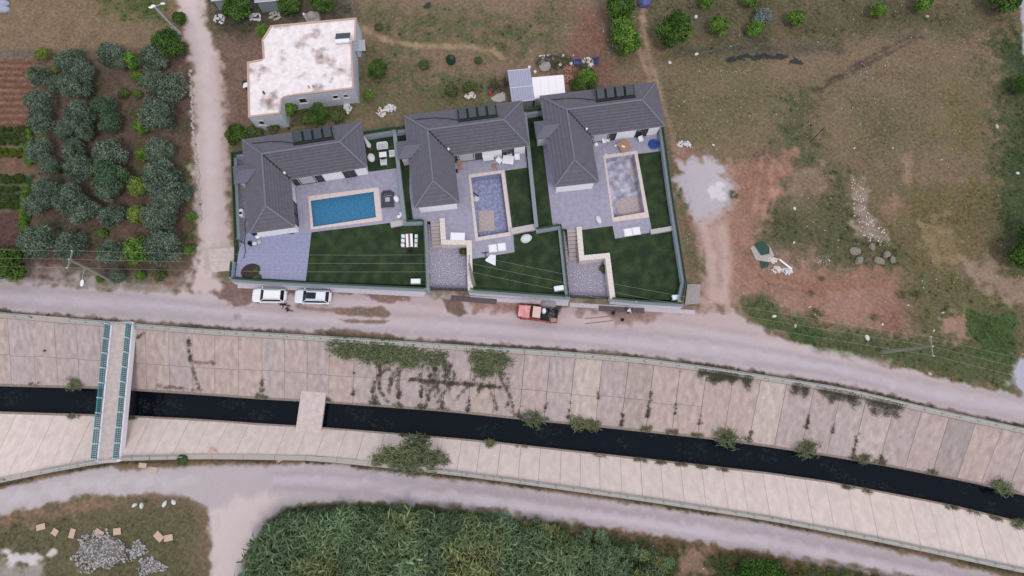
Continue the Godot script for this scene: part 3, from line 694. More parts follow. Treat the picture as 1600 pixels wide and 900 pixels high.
	dust(PackedVector2Array([Vector2(19.79, 11.76), Vector2(23.31, 11.47), Vector2(24.24, 14.88), Vector2(19.96, 15.59)]), 138, 112, 98, 1.2, 0.8, 0.9, 0.2)
	var low := PackedVector2Array([Vector2(-69.55, 5.29), Vector2(-63.4, 4.3), Vector2(-51.95, 1.77), Vector2(-48.87, 2.16), Vector2(-39.04, 1.62), Vector2(-31.97, 1.23), Vector2(-23.98, 1.23), Vector2(-18.37, 1.54), Vector2(-13.95, 2.08), Vector2(0, 3.92), Vector2(15.77, 6.12), Vector2(31.35, 8.37), Vector2(46.59, 11.62), Vector2(61.53, 15.02), Vector2(68.9, 16.66), Vector2(68.27, 19.83), Vector2(61.12, 17.37), Vector2(46.28, 14.01), Vector2(31.05, 11.76), Vector2(15.62, 9.56), Vector2(7.84, 8.29), Vector2(0, 7.17), Vector2(-7.88, 6.2), Vector2(-15.78, 5.9), Vector2(-23.66, 6.05), Vector2(-27.58, 6.42), Vector2(-30.18, 8.29), Vector2(-31.87, 11.25), Vector2(-32.47, 14.88), Vector2(-31.98, 20.18), Vector2(-36.22, 20.18), Vector2(-36.47, 14.88), Vector2(-36.57, 9.41), Vector2(-37.62, 6.8), Vector2(-39.91, 5.29), Vector2(-44.61, 5.06), Vector2(-52.64, 5.29), Vector2(-62.86, 7.4), Vector2(-68.93, 8.52)])
	dust(low, 181, 171, 172, 0.5, 0.25, 1.0)
	dust(PackedVector2Array([Vector2(-36.95, 7.17), Vector2(-31.65, 4.91), Vector2(-28.45, 5.29), Vector2(-31.32, 8.67), Vector2(-32.93, 14.88), Vector2(-32.43, 20.18), Vector2(-35.62, 20.18), Vector2(-35.78, 14.88)]), 206, 192, 188, 1.5, 0.5, 0.9)
	dust(PackedVector2Array([Vector2(-63.27, 5.06), Vector2(-51.67, 3.23), Vector2(-39.77, 3), Vector2(-39.66, 4), Vector2(-51.52, 4.3), Vector2(-63.03, 6.42)]), 192, 184, 186, 1.0, 0.5, 0.8)
	dust(PackedVector2Array([Vector2(-30.29, 2.23), Vector2(-15.92, 2.77), Vector2(-15.88, 3.54), Vector2(-30.21, 3.23)]), 170, 162, 172, 0.8, 0.4, 0.7, 0.3)
	rut(PackedVector2Array([Vector2(-19.03, 4.15), Vector2(-3.17, 4.76), Vector2(15.71, 7.62), Vector2(31.2, 10), Vector2(46.44, 12.78), Vector2(61.34, 16.09)]), 1.1, 160, 146, 148, 0.8)
	rut(PackedVector2Array([Vector2(-15.81, 5.29), Vector2(0, 6.12), Vector2(15.67, 8.52), Vector2(31.13, 10.88)]), 0.9, 198, 188, 192, 0.6)
	for q in low_lanes:
		if q[0].size(): rut(q[0], q[1][1], q[1][2], q[1][3] - 1, q[1][4] + 2, q[1][5])
	# earth and dry weeds in the gap between the canal kerbs and the roads
	for e in [[PackedVector2Array([Vector2(-48.78, 1.08), Vector2(-39.13, 0.84), Vector2(-29.59, 1.08)]), 0.9], [PackedVector2Array([Vector2(-19.17, 1.54), Vector2(-7.96, 2.77), Vector2(0, 3.62), Vector2(15.79, 5.74), Vector2(31.38, 8), Vector2(44.78, 10.59), Vector2(61.65, 14.3)]), 0.7], [PackedVector2Array([Vector2(-63.47, 3.92), Vector2(-57.71, 2.7), Vector2(-51.99, 1.54)]), 0.5]]:
		rut(e[0], e[1], 112, 92, 70, 0.95)
	rut(PackedVector2Array([Vector2(-67.31, -18.01), Vector2(-51.74, -16.73), Vector2(-40.15, -15.79), Vector2(-30.07, -15.2), Vector2(-20.01, -14.61), Vector2(-6.66, -13.68), Vector2(6.64, -12.85), Vector2(16.56, -12.01), Vector2(24.78, -10.93), Vector2(32.93, -9.7), Vector2(42.63, -8.14), Vector2(53.72, -5.47), Vector2(64.7, -3.08)]), 0.4, 96, 84, 70, 0.8)
	var im := Image.create_empty(MW, MH, false, Image.FORMAT_RGB8)
	var data := PackedByteArray()
	data.resize(count * 3)
	for i in count:
		var rough := clampf(0.66 - ch1[i] / 255.0, 0.02, 0.36) * 0.62
		var k := 1.0 + rough * (nc[i] / 127.5 - 1.0) + rough * 0.6 * (na[i] / 127.5 - 1.0)
		data[i * 3] = clampi(int(ch0[i] * k), 0, 255)
		data[i * 3 + 1] = clampi(int(ch1[i] * k), 0, 255)
		data[i * 3 + 2] = clampi(int(ch2[i] * k), 0, 255)
	im = Image.create_from_data(MW, MH, false, Image.FORMAT_RGB8, data)
	im.resize(MW * 2, MH * 2, Image.INTERPOLATE_CUBIC)
	return ImageTexture.create_from_image(im)

func land_color(x: float, z: float) -> Color:
	var i := clampi(int((x - MX) / CELL), 0, MW - 1)
	var j := clampi(int((z - MZ) / CELL), 0, MH - 1)
	return Color(ch0[j * MW + i] / 255.0, ch1[j * MW + i] / 255.0, ch2[j * MW + i] / 255.0)

# the lines of the canal as z over x: kerb and foot of the north bank, foot and kerb of the south bank
var k_north := PackedVector2Array()
var f_north := PackedVector2Array()
var f_south := PackedVector2Array()
var k_south := PackedVector2Array()
const KERB := 0.75

func stretch(p: PackedVector2Array) -> PackedVector2Array:
	var a := p[0] + (p[0] - p[2]).normalized() * 60.0
	var b := p[-1] + (p[-1] - p[-3]).normalized() * 60.0
	var q := PackedVector2Array([a])
	q.append_array(p)
	q.append(b)
	return q

func set_canal_lines() -> void:
	k_north = stretch(PackedVector2Array([Vector2(-67.28, -17.84), Vector2(-51.72, -16.56), Vector2(-40.13, -15.62), Vector2(-30.05, -15.03), Vector2(-20.01, -14.44), Vector2(-6.65, -13.52), Vector2(6.64, -12.68), Vector2(16.56, -11.85), Vector2(24.77, -10.77), Vector2(32.91, -9.53), Vector2(42.61, -7.98), Vector2(53.7, -5.31), Vector2(64.67, -2.92)]))
	f_north = stretch(PackedVector2Array([Vector2(-67.94, -8.68), Vector2(-54.3, -8.35), Vector2(-40.64, -7.5), Vector2(-33.82, -7), Vector2(-24.66, -6.5), Vector2(-8.42, -5.33), Vector2(1.01, -4.34), Vector2(11.39, -3.35), Vector2(18.39, -2.61), Vector2(23.87, -2.04), Vector2(29.99, -1.31), Vector2(39.83, 0.15), Vector2(47.96, 1.51), Vector2(59.2, 3.66), Vector2(65.5, 5.24)]))
	f_south = stretch(PackedVector2Array([Vector2(-67.29, -5), Vector2(-50.4, -4.51), Vector2(-40.27, -4.01), Vector2(-33.52, -3.52), Vector2(-24.94, -3.02), Vector2(-12.52, -2.04), Vector2(-3, -1.23), Vector2(6.64, -0.17), Vector2(18.62, 1.11), Vector2(32.97, 2.71), Vector2(40.28, 3.74), Vector2(47.11, 5.01), Vector2(55.08, 6.49), Vector2(64.87, 8.82)]))
	k_south = stretch(PackedVector2Array([Vector2(-63.6, 3.16), Vector2(-57.84, 1.93), Vector2(-52.08, 0.92), Vector2(-48.86, 0.45), Vector2(-39.19, 0.22), Vector2(-32.05, 0.3), Vector2(-24.03, 0.45), Vector2(-18.71, 1), Vector2(-7.97, 2.08), Vector2(0, 3.08), Vector2(7.93, 4.15), Vector2(15.81, 5.21), Vector2(31.42, 7.55), Vector2(44.85, 10.07), Vector2(61.78, 13.58)]))

# a point on a bank: t = 0 at the kerb, 1 at the foot; the joints run square to the canal
func bank(north: bool, x: float, t: float) -> Vector3:
	var top := k_north if north else k_south
	var foot := f_north if north else f_south
	var side := 1.0 if north else -1.0
	var m := (along(foot, x + 2.0) - along(foot, x - 2.0)) / 4.0
	var za := along(top, x) + side * (KERB if north else 0.0)
	var xb := x
	for k in 3: xb = x - m * (along(foot, xb) - za)
	var b := Vector3(xb, LIP, along(foot, xb))
	return Vector3(x, -0.02, za).lerp(b, t)

func make_land() -> void:
	set_canal_lines()
	var land := mat("land", Color.WHITE, 0.97)
	land.albedo_texture = paint_land()
	land.uv1_scale = Vector3(1.0 / (MW * CELL), 1.0 / (MH * CELL), 1)
	land.uv1_offset = Vector3(-MX / (MW * CELL), -MZ / (MH * CELL), 0)
	var st := SurfaceTool.new()
	st.begin(Mesh.PRIMITIVE_TRIANGLES)
	st.set_smooth_group(0)
	var hump := FastNoiseLite.new()
	hump.seed = 51; hump.frequency = 0.16; hump.fractal_octaves = 3
	var xs := []
	var x := -320.0
	while x < 320.0:
		xs.append(x)
		x += 1.0 if absf(x) < 90.0 else 10.0
	# rows from the far north to the kerb, down into the canal bed, up again to the south kerb and on to the far south
	var far := [-400.0, -300.0, -200.0, -150.0, -120.0]
	var nrows := 96
	var rows := []
	for k in far.size() + nrows + 6 + 40: rows.append(k)
	for r in rows:
		for xx in xs:
			var zn := along(k_north, xx) + 0.1
			var zs := along(k_south, xx) + 0.65
			var y := 0.0
			var z := 0.0
			if r < far.size(): z = far[r]
			elif r < far.size() + nrows:
				z = lerpf(-95.0, zn, float(r - far.size()) / (nrows - 1))
			elif r < far.size() + nrows + 6:
				var k: int = r - far.size() - nrows
				z = [zn + 0.3, along(f_north, xx) - 1.2, along(f_north, xx) - 0.1, along(f_south, xx) + 0.1, along(f_south, xx) + 0.8, zs - 0.4][k]
				y = [-0.9, -4.4, -4.8, -4.8, -4.4, -0.9][k]
			else:
				var k: int = r - far.size() - nrows - 6
				z = zs + (k * 0.8 if k < 36 else [40.0, 80.0, 160.0, 300.0][k - 36])
			if y == 0.0:
				var c := land_color(xx, z)
				var wild := clampf((0.62 - c.get_luminance()) * 3.0, 0.0, 1.0)
				y = hump.get_noise_2d(xx, z) * 0.14 * wild - 0.03 * wild
				for pit in pits:
					if Geometry2D.is_point_in_polygon(Vector2(xx, z), pit): y = -2.2
			st.set_uv(Vector2(xx, z))
			st.add_vertex(Vector3(xx, y, z))
	var w := xs.size()
	for j in rows.size() - 1:
		for i in w - 1:
			var a := j * w + i
			for k in [a, a + 1, a + w + 1, a, a + w + 1, a + w]: st.add_index(k)
	st.generate_normals()
	struct("ground", st.commit(), land)

var pits := []          # hollows in the sheet below the three pools


# ---------------------------------------------------------------- canal
func slab_mesh(p: Array, lift: float) -> Mb:      # p: four corners, kerb side first, each joint recessed
	var b := Mb.new()
	var up: Vector3 = ((p[1] - p[0]) as Vector3).cross(p[3] - p[0]).normalized()
	if up.y < 0: up = -up
	var q := []
	for c in p: q.append(c + up * lift)
	var u0: float = q[0].x; var u1: float = q[1].x
	var l: float = q[0].distance_to(q[3])
	var v0: float = q[0].y * 3.0
	b.quad_uv([q[0], q[3], q[2], q[1]], [Vector2(u0, v0), Vector2(u0, v0 + l), Vector2(u1, v0 + l), Vector2(u1, v0)])
	for i in 4:
		var a: Vector3 = q[i]; var c: Vector3 = q[(i + 1) % 4]
		b.quad_uv([c, a, a - up * 0.16, c - up * 0.16], [Vector2(u0, 0), Vector2(u1, 0), Vector2(u1, 0.2), Vector2(u0, 0.2)])
	b.mapped = true
	return b

func make_canal() -> void:
	var soil: Material = M.soil_bed
	for north in [true, false]:
		var bed := Mb.new()
		var x := -92.0
		while x < 92.0:
			var a := bank(north, x, -0.02); var c := bank(north, x + 2.0, -0.02)
			var d := bank(north, x + 2.0, 1.0); var e := bank(north, x, 1.0)
			var dn := Vector3(0, -0.1, 0)
			if north: bed.quad(a + dn, e + dn, d + dn, c + dn)
			else: bed.quad(a + dn, c + dn, d + dn, e + dn)
			x += 2.0
		var root := struct("north_canal_bank" if north else "south_canal_bank", bed, soil)
		rng.seed = 61 if north else 62
		x = -78.0
		while x < 80.0:
			var wide := (3.05 if x < -10 else 3.35) if north else 2.55
			wide *= rng.randf_range(0.94, 1.06)
			var cuts := [0.0, 1.0]
			if north and x < 24.0: cuts = [0.0, rng.randf_range(0.53, 0.56), 1.0]
			elif north and rng.randf() < 0.2: cuts = [0.0, 0.45, 1.0]
			var column := rng.randi() % (8 if north else 4)
			if north and x < 8.0: column = column % 4
			for k in cuts.size() - 1:
				var gap := 0.018 if not north or x < -18.0 else 0.024
				var t0: float = cuts[k] + (0.004 if k else 0.0); var t1: float = cuts[k + 1]
				var p := [bank(north, x + gap, t0), bank(north, x + wide - gap, t0), bank(north, x + wide - gap, t1), bank(north, x + gap, t1)]
				var tone := column
				put("slab", slab_mesh(p, rng.randf_range(-0.012, 0.02)), M["slab_%s_%d" % ["north" if north else "south", tone]], root)
			x += wide
		# upright lip at the foot of the bank and the kerb beam at its head
		var lip := Mb.new()
		var kerb := Mb.new()
		x = -92.0
		while x < 92.0:
			var l := 3.9
			for q in [[lip, f_north if north else f_south, 0.0], [kerb, k_north if north else k_south, 1.0]]:
				var s := 1.0 if north else -1.0
				var g := 0.02 if q[2] > 0 else 0.0
				var za := along(q[1], x + g); var zb := along(q[1], x + l - g)
				var w := 0.72 * s if q[2] > 0 else 0.3 * s
				var o := 0.0 if q[2] > 0 else -0.12 * s
				if q[2] > 0 and not north: w = 0.6; o = 0.02
				var plan := PackedVector2Array([Vector2(x + g, za + o), Vector2(x + l - g, zb + o), Vector2(x + l - g, zb + o + w), Vector2(x + g, za + o + w)])
				if q[2] > 0:
					kerb = Mb.new()
					kerb.prism(plan, -0.6, 0.22 + 0.006 * (int(absf(x) * 10.0) % 3))
					put("kerb_beam", kerb, M.kerb, root)
				else: lip.prism(plan, WATER - 1.0, LIP + 0.05)
			x += l
		put("lip", lip, M.lip, root)
	# water
	var wm := Mb.new()
	var wx := -92.0
	while wx < 92.0:
		wm.quad(Vector3(wx, WATER, along(f_north, wx) - 0.4), Vector3(wx, WATER, along(f_south, wx) + 0.4), Vector3(wx + 2, WATER, along(f_south, wx + 2) + 0.4), Vector3(wx + 2, WATER, along(f_north, wx + 2) - 0.4))
		wx += 2.0
	struct("canal_water", wm, M.canal_water)

func guard_rail(north: bool, x0: float, x1: float, label: String) -> void:
	var top := k_north if north else k_south
	var o := 0.36 if north else 0.34
	var r := thing("guard_rail", label, "railing", Vector3(x0, 0.22, along(top, x0) + o), 0.0)
	var base := r.position
	var pts := []
	var x := x0
	var k := 0
	while x <= x1:
		var p := Vector3(x, 0.22, along(top, x) + o)
		pts.append(p)
		var b := Mb.new()
		b.box(p - base + Vector3(0, 0.36, 0), Vector3(0.07, 0.72, 0.07))
		b.box(p - base + Vector3(0, 0.01, 0), Vector3(0.2, 0.02, 0.2))
		put("post", b, M.teal, r)
		x += 2.2
	for h in [0.38, 0.7]:
		var line := []
		var rad := []
		for p in pts:
			line.append(p - base + Vector3(0, h, 0)); rad.append(0.04)
		var b := Mb.new()
		b.path(line, rad, 5)
		put("rail", b, M.pale_rail, r)

func make_footbridge() -> void:
	# deck from the north kerb to the south kerb
	var a := Vector3(-50.84, 0.3, -16.25); var b := Vector3(-50.21, 0.3, 0.99)
	var d := (b - a)
	var l := d.length()
	var turn := atan2(d.x, d.z)
	var r := thing("footbridge", "narrow concrete footbridge with teal railings crossing the canal", "bridge", a, turn)
	var mb := Mb.new()
	mb.box(Vector3(0, -0.12, l / 2), Vector3(2.3, 0.24, l + 0.6))
	put("deck", mb, M.bridge_concrete, r)
	for s in [-1, 1]:
		var e := Mb.new()
		e.cut_box(Vector3(s * 1.36, -0.3, l / 2), Vector3(0.36, 0.95, l + 0.4), 0.02)
		put("edge_beam", e, M.bridge_edge, r)
	for s in [-0.7, 0.7]:
		var g := Mb.new()
		g.box(Vector3(s, -0.62, l / 2), Vector3(0.35, 0.76, l))
		put("girder", g, M.bridge_concrete, r)
	for s in [-1, 1]:
		var n := 9
		var span := (l - 0.3) / n
		var rail := Mb.new()
		rail.box(Vector3(s * 1.36, 1.32, l / 2), Vector3(0.16, 0.07, l))
		rail.box(Vector3(s * 1.36, 0.3, l / 2), Vector3(0.07, 0.05, l))
		rail.box(Vector3(s * 1.36, 0.8, l / 2), Vector3(0.05, 0.05, l))
		put("railing", rail, M.teal, r)
		var bars := Mb.new()
		for k in n * 8:
			if k % 8 == 0: continue
			bars.box(Vector3(s * 1.36, 0.78, 0.15 + span * k / 8.0), Vector3(0.06, 1.0, 0.14))
		tag(put("balusters", bars, M.teal, r), "", "", "", "stuff")
		for k in n + 1:
			var p := Mb.new()
			p.cut_box(Vector3(s * 1.36, 0.74, 0.15 + span * k), Vector3(0.26, 1.3, 0.11), 0.02)
			put("post", p, M.pale_teal, r)

func make_slab_bridge() -> void:
	var a := Vector3(-26.09, -2.75, -7.89); var b := Vector3(-26.56, -2.7, -1.63)
	var d := b - a
	var r := thing("slab_bridge", "low concrete slab laid across the dark canal water", "bridge", a, atan2(d.x, d.z))
	var m := Mb.new()
	m.cut_box(Vector3(0, -0.1, d.length() / 2), Vector3(3.3, 0.42, d.length() + 0.3), 0.03)
	put("slab", m, M.bridge_concrete, r)
	var w := Mb.new()
	for z in [1.2, d.length() - 1.4]: w.box(Vector3(0, -0.9, z), Vector3(3.0, 1.2, 0.3))
	put("support", w, M.lip, r)


# ---------------------------------------------------------------- the three lots: lawns, paving, walls, pools
func fenced_wall(line: PackedVector2Array, label: String, h := 1.0, fence := 0.85, foot := T, body := "wall_grey", cap_h := 0.06, called := "garden_wall", inward := 0.0) -> void:
	var r := thing(called, label, "wall", Vector3(line[0].x, foot, line[0].y))
	var o := line[0]
	var wall := Mb.new(); var cap := Mb.new(); var green := Mb.new()
	for i in line.size() - 1:
		var a := line[i] - o; var b := line[i + 1] - o
		var d := (b - a).normalized()
		var nrm := d.orthogonal()
		for q in [[wall, 0.2, -foot - 0.3, h, 0.18], [cap, 0.25, h, h + cap_h, 0.18], [green, 0.05, h + cap_h, h + cap_h + fence, 0.0]]:
			if q[3] - q[2] < 0.01: continue
			var w: float = q[1]
			var s := a - d * (w if i else w); var e := b + d * w - (d * 0.0)
			if i < line.size() - 2: e = b - d * w
			s += nrm * inward * q[4]; e += nrm * inward * q[4]
			(q[0] as Mb).prism(PackedVector2Array([s + nrm * w, e + nrm * w, e - nrm * w, s - nrm * w]), q[2], q[3])
	put("wall_body", wall, M[body], r)
	put("wall_cap", cap, M.wall_cap, r)
	if fence > 0.01: put("fence_panel", green, M.hedge_fence, r)
	# posts between the fence panels
	if fence > 0.3:
		for i in line.size() - 1:
			var a := line[i] - o; var b := line[i + 1] - o
			var n := int(a.distance_to(b) / 2.4)
			for k in n:
				var p := a.lerp(b, (k + 0.5) / maxf(n, 1))
				var pm := Mb.new()
				pm.box(Vector3(p.x, h + cap_h + fence * 0.5 + 0.02, p.y), Vector3(0.13, fence + 0.04, 0.13))
				put("post", pm, M.dark_metal, r)

func paving(called: String, plans: Array, y: float, m: String, y0 := -0.3) -> void:
	var b := Mb.new()
	for p in plans: b.prism(p, y0, y)
	struct(called, b, M[m])

func pool(label: String, o: PackedVector2Array, i: PackedVector2Array, floor_m: String, deep: float, water: bool) -> Node3D:
	var c := (o[0] + o[1] + o[2] + o[3]) / 4.0
	var r := thing("swimming_pool", label, "swimming pool", Vector3(c.x, T, c.y))
	# coping stones all round
	for k in 4:
		var n := int(o[k].distance_to(o[(k + 1) % 4]) / 0.9)
		for j in n:
			var f0 := (j + 0.012) / n; var f1 := (j + 0.988) / n
			var b := Mb.new()
			var q := []
			for e in [o[k].lerp(o[(k + 1) % 4], f0), o[k].lerp(o[(k + 1) % 4], f1), i[k].lerp(i[(k + 1) % 4], f1), i[k].lerp(i[(k + 1) % 4], f0)]: q.append(V(e - c, 0.0))
			b.slab(q, Vector3(0, 0.07 + 0.004 * ((j * 7 + k) % 3), 0))
			put("coping_stone", b, M.coping, r)
	var basin := Mb.new()
	var q := []
	for e in i: q.append(V(e - c, 0.03))
	var dn := Vector3(0, -deep, 0)
	for k in 4:
		var a: Vector3 = q[k]; var b: Vector3 = q[(k + 1) % 4]
		basin.quad(b, a, a + dn, b + dn)
	basin.quad(q[0] + dn, q[3] + dn, q[2] + dn, q[1] + dn)
	put("basin", basin, M[floor_m], r)
	if water:
		var w := Mb.new()
		var lv := Vector3(0, -0.14, 0)
		w.quad(q[0] + lv, q[3] + lv, q[2] + lv, q[1] + lv)
		put("water", w, M.pool_water, r)
	var grow := PackedVector2Array()
	for e in o: grow.append(c + (e - c) * 1.12)
	pits.append(grow)
	return r

func stairs(called: String, label: String, a: Vector2, b: Vector2, wide: float, n: int) -> void:   # climbing from a (road) to b (garden)
	var d := b - a
	var r := thing(called, label, "stairs", V(a, 0.1), atan2(d.x, d.y))
	for k in n:
		var l := d.length() / n
		var m := Mb.new()
		m.cut_box(Vector3(0, (k + 1.0) / n * (T - 0.1) / 2 - 0.1, l * (k + 0.5) + 0.02), Vector3(wide, (k + 1.0) / n * (T - 0.1) + 0.2, l - 0.015), 0.02)
		put("step", m, M.step, r)

func low_wall(called: String, label: String, line: PackedVector2Array, h: float, w: float, m: String, foot := T) -> void:
	var r := thing(called, label, "wall", V(line[0], foot))
	for i in line.size() - 1:
		var a := line[i] - line[0]; var b := line[i + 1] - line[0]
		var d := (b - a).normalized() * w; var s := d.orthogonal()
		var p := Mb.new()
		p.prism(PackedVector2Array([a - d + s, b + (d if i == line.size() - 2 else -d) + s, b + (d if i == line.size() - 2 else -d) - s, a - d - s]), -foot, h)
		put("wall_body", p, M[m], r)

func ragged_plan(at: Vector2, rx: float, rz: float, seed_: int) -> PackedVector2Array:
	var f := FastNoiseLite.new()
	f.seed = seed_; f.frequency = 0.9
	var p := PackedVector2Array()
	for k in 36:
		var d := Vector2(cos(TAU * k / 36), sin(TAU * k / 36))
		p.append(at + Vector2(d.x * rx, d.y * rz) * (1.0 + 0.45 * f.get_noise_2dv(d * 1.5)))
	return p

func make_lots() -> void:
	var pool1o := PackedVector2Array([Vector2(-27.46, -33.51), Vector2(-18.02, -34.8), Vector2(-17.29, -30.06), Vector2(-26.79, -28.8)])
	var pool1i := PackedVector2Array([Vector2(-27.07, -32.87), Vector2(-18.68, -34.16), Vector2(-18.17, -30.51), Vector2(-26.47, -29.16)])
	var pool2o := PackedVector2Array([Vector2(-5.92, -36.66), Vector2(-1.05, -37.31), Vector2(0.09, -27.99), Vector2(-4.84, -27.19)])
	var pool2i := PackedVector2Array([Vector2(-5.56, -36.19), Vector2(-1.48, -36.84), Vector2(-0.43, -28.44), Vector2(-4.51, -27.73)])
	var pool3o := PackedVector2Array([Vector2(12.45, -39.47), Vector2(17.12, -40.14), Vector2(18.34, -30.51), Vector2(13.43, -29.88)])
	var pool3i := PackedVector2Array([Vector2(12.78, -39), Vector2(16.75, -39.66), Vector2(17.77, -31.23), Vector2(13.62, -30.51)])
	pool("swimming pool full of bright blue water beside the westmost villa", pool1o, pool1i, "pool_blue", 1.5, true)
	var dry2 := pool("drained blue pool with a square board on its floor, middle villa", pool2o, pool2i, "pool_dry_blue", 1.5, false)
	var dry3 := pool("drained pool stained with brown mud beside the eastmost villa", pool3o, pool3i, "pool_dry_grey", 1.5, false)
	# mud lying on the floor of the drained pools
	var mud := Mb.new()
	mud.prism(ragged_plan(Vector2(16.09, -32.66) - Vector2(dry3.position.x, dry3.position.z), 1.9, 1.5, 3), -1.47, -1.44)
	put("mud", mud, M.mud, dry3)
	mud = Mb.new()
	mud.prism(ragged_plan(Vector2(16.93, -38.1) - Vector2(dry3.position.x, dry3.position.z), 0.6, 1.3, 4), -1.47, -1.445)
	put("mud", mud, M.mud, dry3)

	var lot1 := PackedVector2Array([Vector2(-38.04, -39.47), Vector2(-16.01, -43.19), Vector2(-14.29, -29.88), Vector2(-11.81, -29.97), Vector2(-11.29, -21.16), Vector2(-26.97, -21.68), Vector2(-36.39, -22.11)])
	var lot2 := PackedVector2Array([Vector2(-16.01, -43.19), Vector2(1.78, -45.91), Vector2(3.41, -29.07), Vector2(6.58, -29.43), Vector2(7.33, -19.79), Vector2(-5.43, -20.73), Vector2(-5.69, -27.02), Vector2(-9.26, -27.1), Vector2(-9.5, -29.97), Vector2(-11.64, -29.97), Vector2(-14.29, -29.88)])
	var lot3 := PackedVector2Array([Vector2(1.78, -45.91), Vector2(20.25, -48.46), Vector2(22.61, -21.68), Vector2(21.96, -19.1), Vector2(13.08, -19.7), Vector2(12.59, -25.16), Vector2(9.03, -24.81), Vector2(8.79, -28.89), Vector2(6.74, -29.07), Vector2(6.58, -29.43), Vector2(3.41, -29.07)])
	paving("lawn", outside([lot1], pool1o), T, "lawn", -1.4)
	paving("lawn", outside([lot2], pool2o), T, "lawn", -1.4)
	paving("lawn", outside([lot3], pool3o), T, "lawn", -1.4)
	# lot 1
	var deck1 := PackedVector2Array([Vector2(-31.19, -34.89), Vector2(-19.6, -37.03), Vector2(-15.62, -37.59), Vector2(-14.38, -29.97), Vector2(-15.99, -29.79), Vector2(-26.68, -28.44), Vector2(-28.96, -28.17)])
	paving("pool_terrace", outside([deck1], pool1o), T + 0.03, "deck", T - 0.4)
	paving("driveway", [PackedVector2Array([Vector2(-35.45, -28.35), Vector2(-28.96, -28.17), Vector2(-26.68, -28.44), Vector2(-26.97, -21.76), Vector2(-36.24, -22.28), Vector2(-36.13, -25.6)])], T + 0.026, "drive_blue", T - 0.4)
	paving("side_yard", [PackedVector2Array([Vector2(-37.69, -39.47), Vector2(-35.79, -39.76), Vector2(-34.6, -28.35), Vector2(-35.45, -28.35), Vector2(-36.05, -25.69)])], T + 0.022, "deck_dark", T - 0.4)
	paving("gate_ramp", [PackedVector2Array([Vector2(-40.84, -26.43), Vector2(-37.11, -26.79), Vector2(-36.81, -23.6), Vector2(-39.99, -23.25)])], 0.09, "bridge_concrete", -0.3)
	# lot 2
	var deck2 := PackedVector2Array([Vector2(-14.17, -43.58), Vector2(-6.83, -39.19), Vector2(1.84, -40.33), Vector2(2.09, -37.69), Vector2(-0.96, -37.22), Vector2(0.17, -27.91), Vector2(0.34, -25.69), Vector2(-5.4, -24.72), Vector2(-5.69, -27.02), Vector2(-9.26, -27.1), Vector2(-9.5, -29.97), Vector2(-13.18, -29.97), Vector2(-13.84, -34.16)])
	paving("pool_terrace", outside([deck2], pool2o), T + 0.03, "deck", T - 0.4)
	paving("driveway", [PackedVector2Array([Vector2(-11.8, -30.47), Vector2(-9.46, -30.47), Vector2(-9.3, -27.3), Vector2(-5.68, -27.3), Vector2(-5.42, -20.84), Vector2(-11.35, -21.1)])], 0.1, "cobble", -0.3)
	# lot 3
	var deck3 := PackedVector2Array([Vector2(3.98, -43.58), Vector2(11.9, -41.66), Vector2(20.15, -42.81), Vector2(20.54, -40.14), Vector2(17.1, -39.66), Vector2(18.34, -30.51), Vector2(18.67, -28.44), Vector2(13.69, -27.55), Vector2(13.41, -29.34), Vector2(8.87, -28.71), Vector2(6.74, -28.98), Vector2(5.46, -29.07)])
	paving("pool_terrace", outside([deck3], pool3o), T + 0.03, "deck", T - 0.4)
	paving("driveway", [PackedVector2Array([Vector2(6.84, -29.56), Vector2(9, -29.29), Vector2(9.25, -25.15), Vector2(12.85, -25.42), Vector2(13.25, -19.71), Vector2(7.6, -19.97)])], 0.1, "cobble", -0.3)

	# walls with green fence panels on top (plans taken at the height of the fence)
	fenced_wall(PackedVector2Array([Vector2(-37.68, -39.07), Vector2(-36.14, -27.38)]), "garden wall with green fence running along the dirt track", 1.0, 0.85, T, "wall_grey", 0.06, "garden_wall", 1.0)
	fenced_wall(PackedVector2Array([Vector2(-37.59, -39.07), Vector2(-15.86, -42.81)]), "garden wall with green fence behind the westmost villa", 1.0, 0.85, T, "wall_grey", 0.06, "garden_wall", -1.0)
	fenced_wall(PackedVector2Array([Vector2(-15.94, -42.72), Vector2(1.74, -45.38)]), "garden wall with green fence behind the middle villa", 1.0, 0.85, T, "wall_grey", 0.06, "garden_wall", -1.0)
	fenced_wall(PackedVector2Array([Vector2(1.83, -45.38), Vector2(20.02, -48.08)]), "garden wall with green fence behind the eastmost villa", 1.0, 0.85, T, "wall_grey", 0.06, "garden_wall", -1.0)
	fenced_wall(PackedVector2Array([Vector2(-16.06, -42.69), Vector2(-14.18, -29.64)]), "grey capped wall between the westmost and middle villas", 1.15, 0.0, T, "wall_grey", 0.08)
	fenced_wall(PackedVector2Array([Vector2(1.76, -45.27), Vector2(3.2, -29.02)]), "grey capped wall between the middle and eastmost villas", 1.15, 0.0, T, "wall_grey", 0.08)
	fenced_wall(PackedVector2Array([Vector2(-14.17, -29.69), Vector2(-11.81, -29.78)]), "short fenced wall at the corner of the blue pool's lawn", 0.7, 0.5, T, "wall_grey", 0.06, "garden_wall", -1.0)
	fenced_wall(PackedVector2Array([Vector2(-11.72, -29.69), Vector2(-11.12, -20.67)]), "fenced wall between the widest lawn and the first cobbled drive", 0.6, 0.4, T, "wall_grey", 0.06, "garden_wall", 1.0)
	fenced_wall(PackedVector2Array([Vector2(3.36, -28.63), Vector2(6.4, -29.16)]), "short fenced wall at the corner of the middle villa's lawn", 0.7, 0.5, T, "wall_grey", 0.06, "garden_wall", -1.0)
	fenced_wall(PackedVector2Array([Vector2(6.48, -29.07), Vector2(7.31, -19.49)]), "fenced wall between the middle lawn and the second cobbled drive", 0.6, 0.4, T, "wall_grey", 0.06, "garden_wall", -1.0)
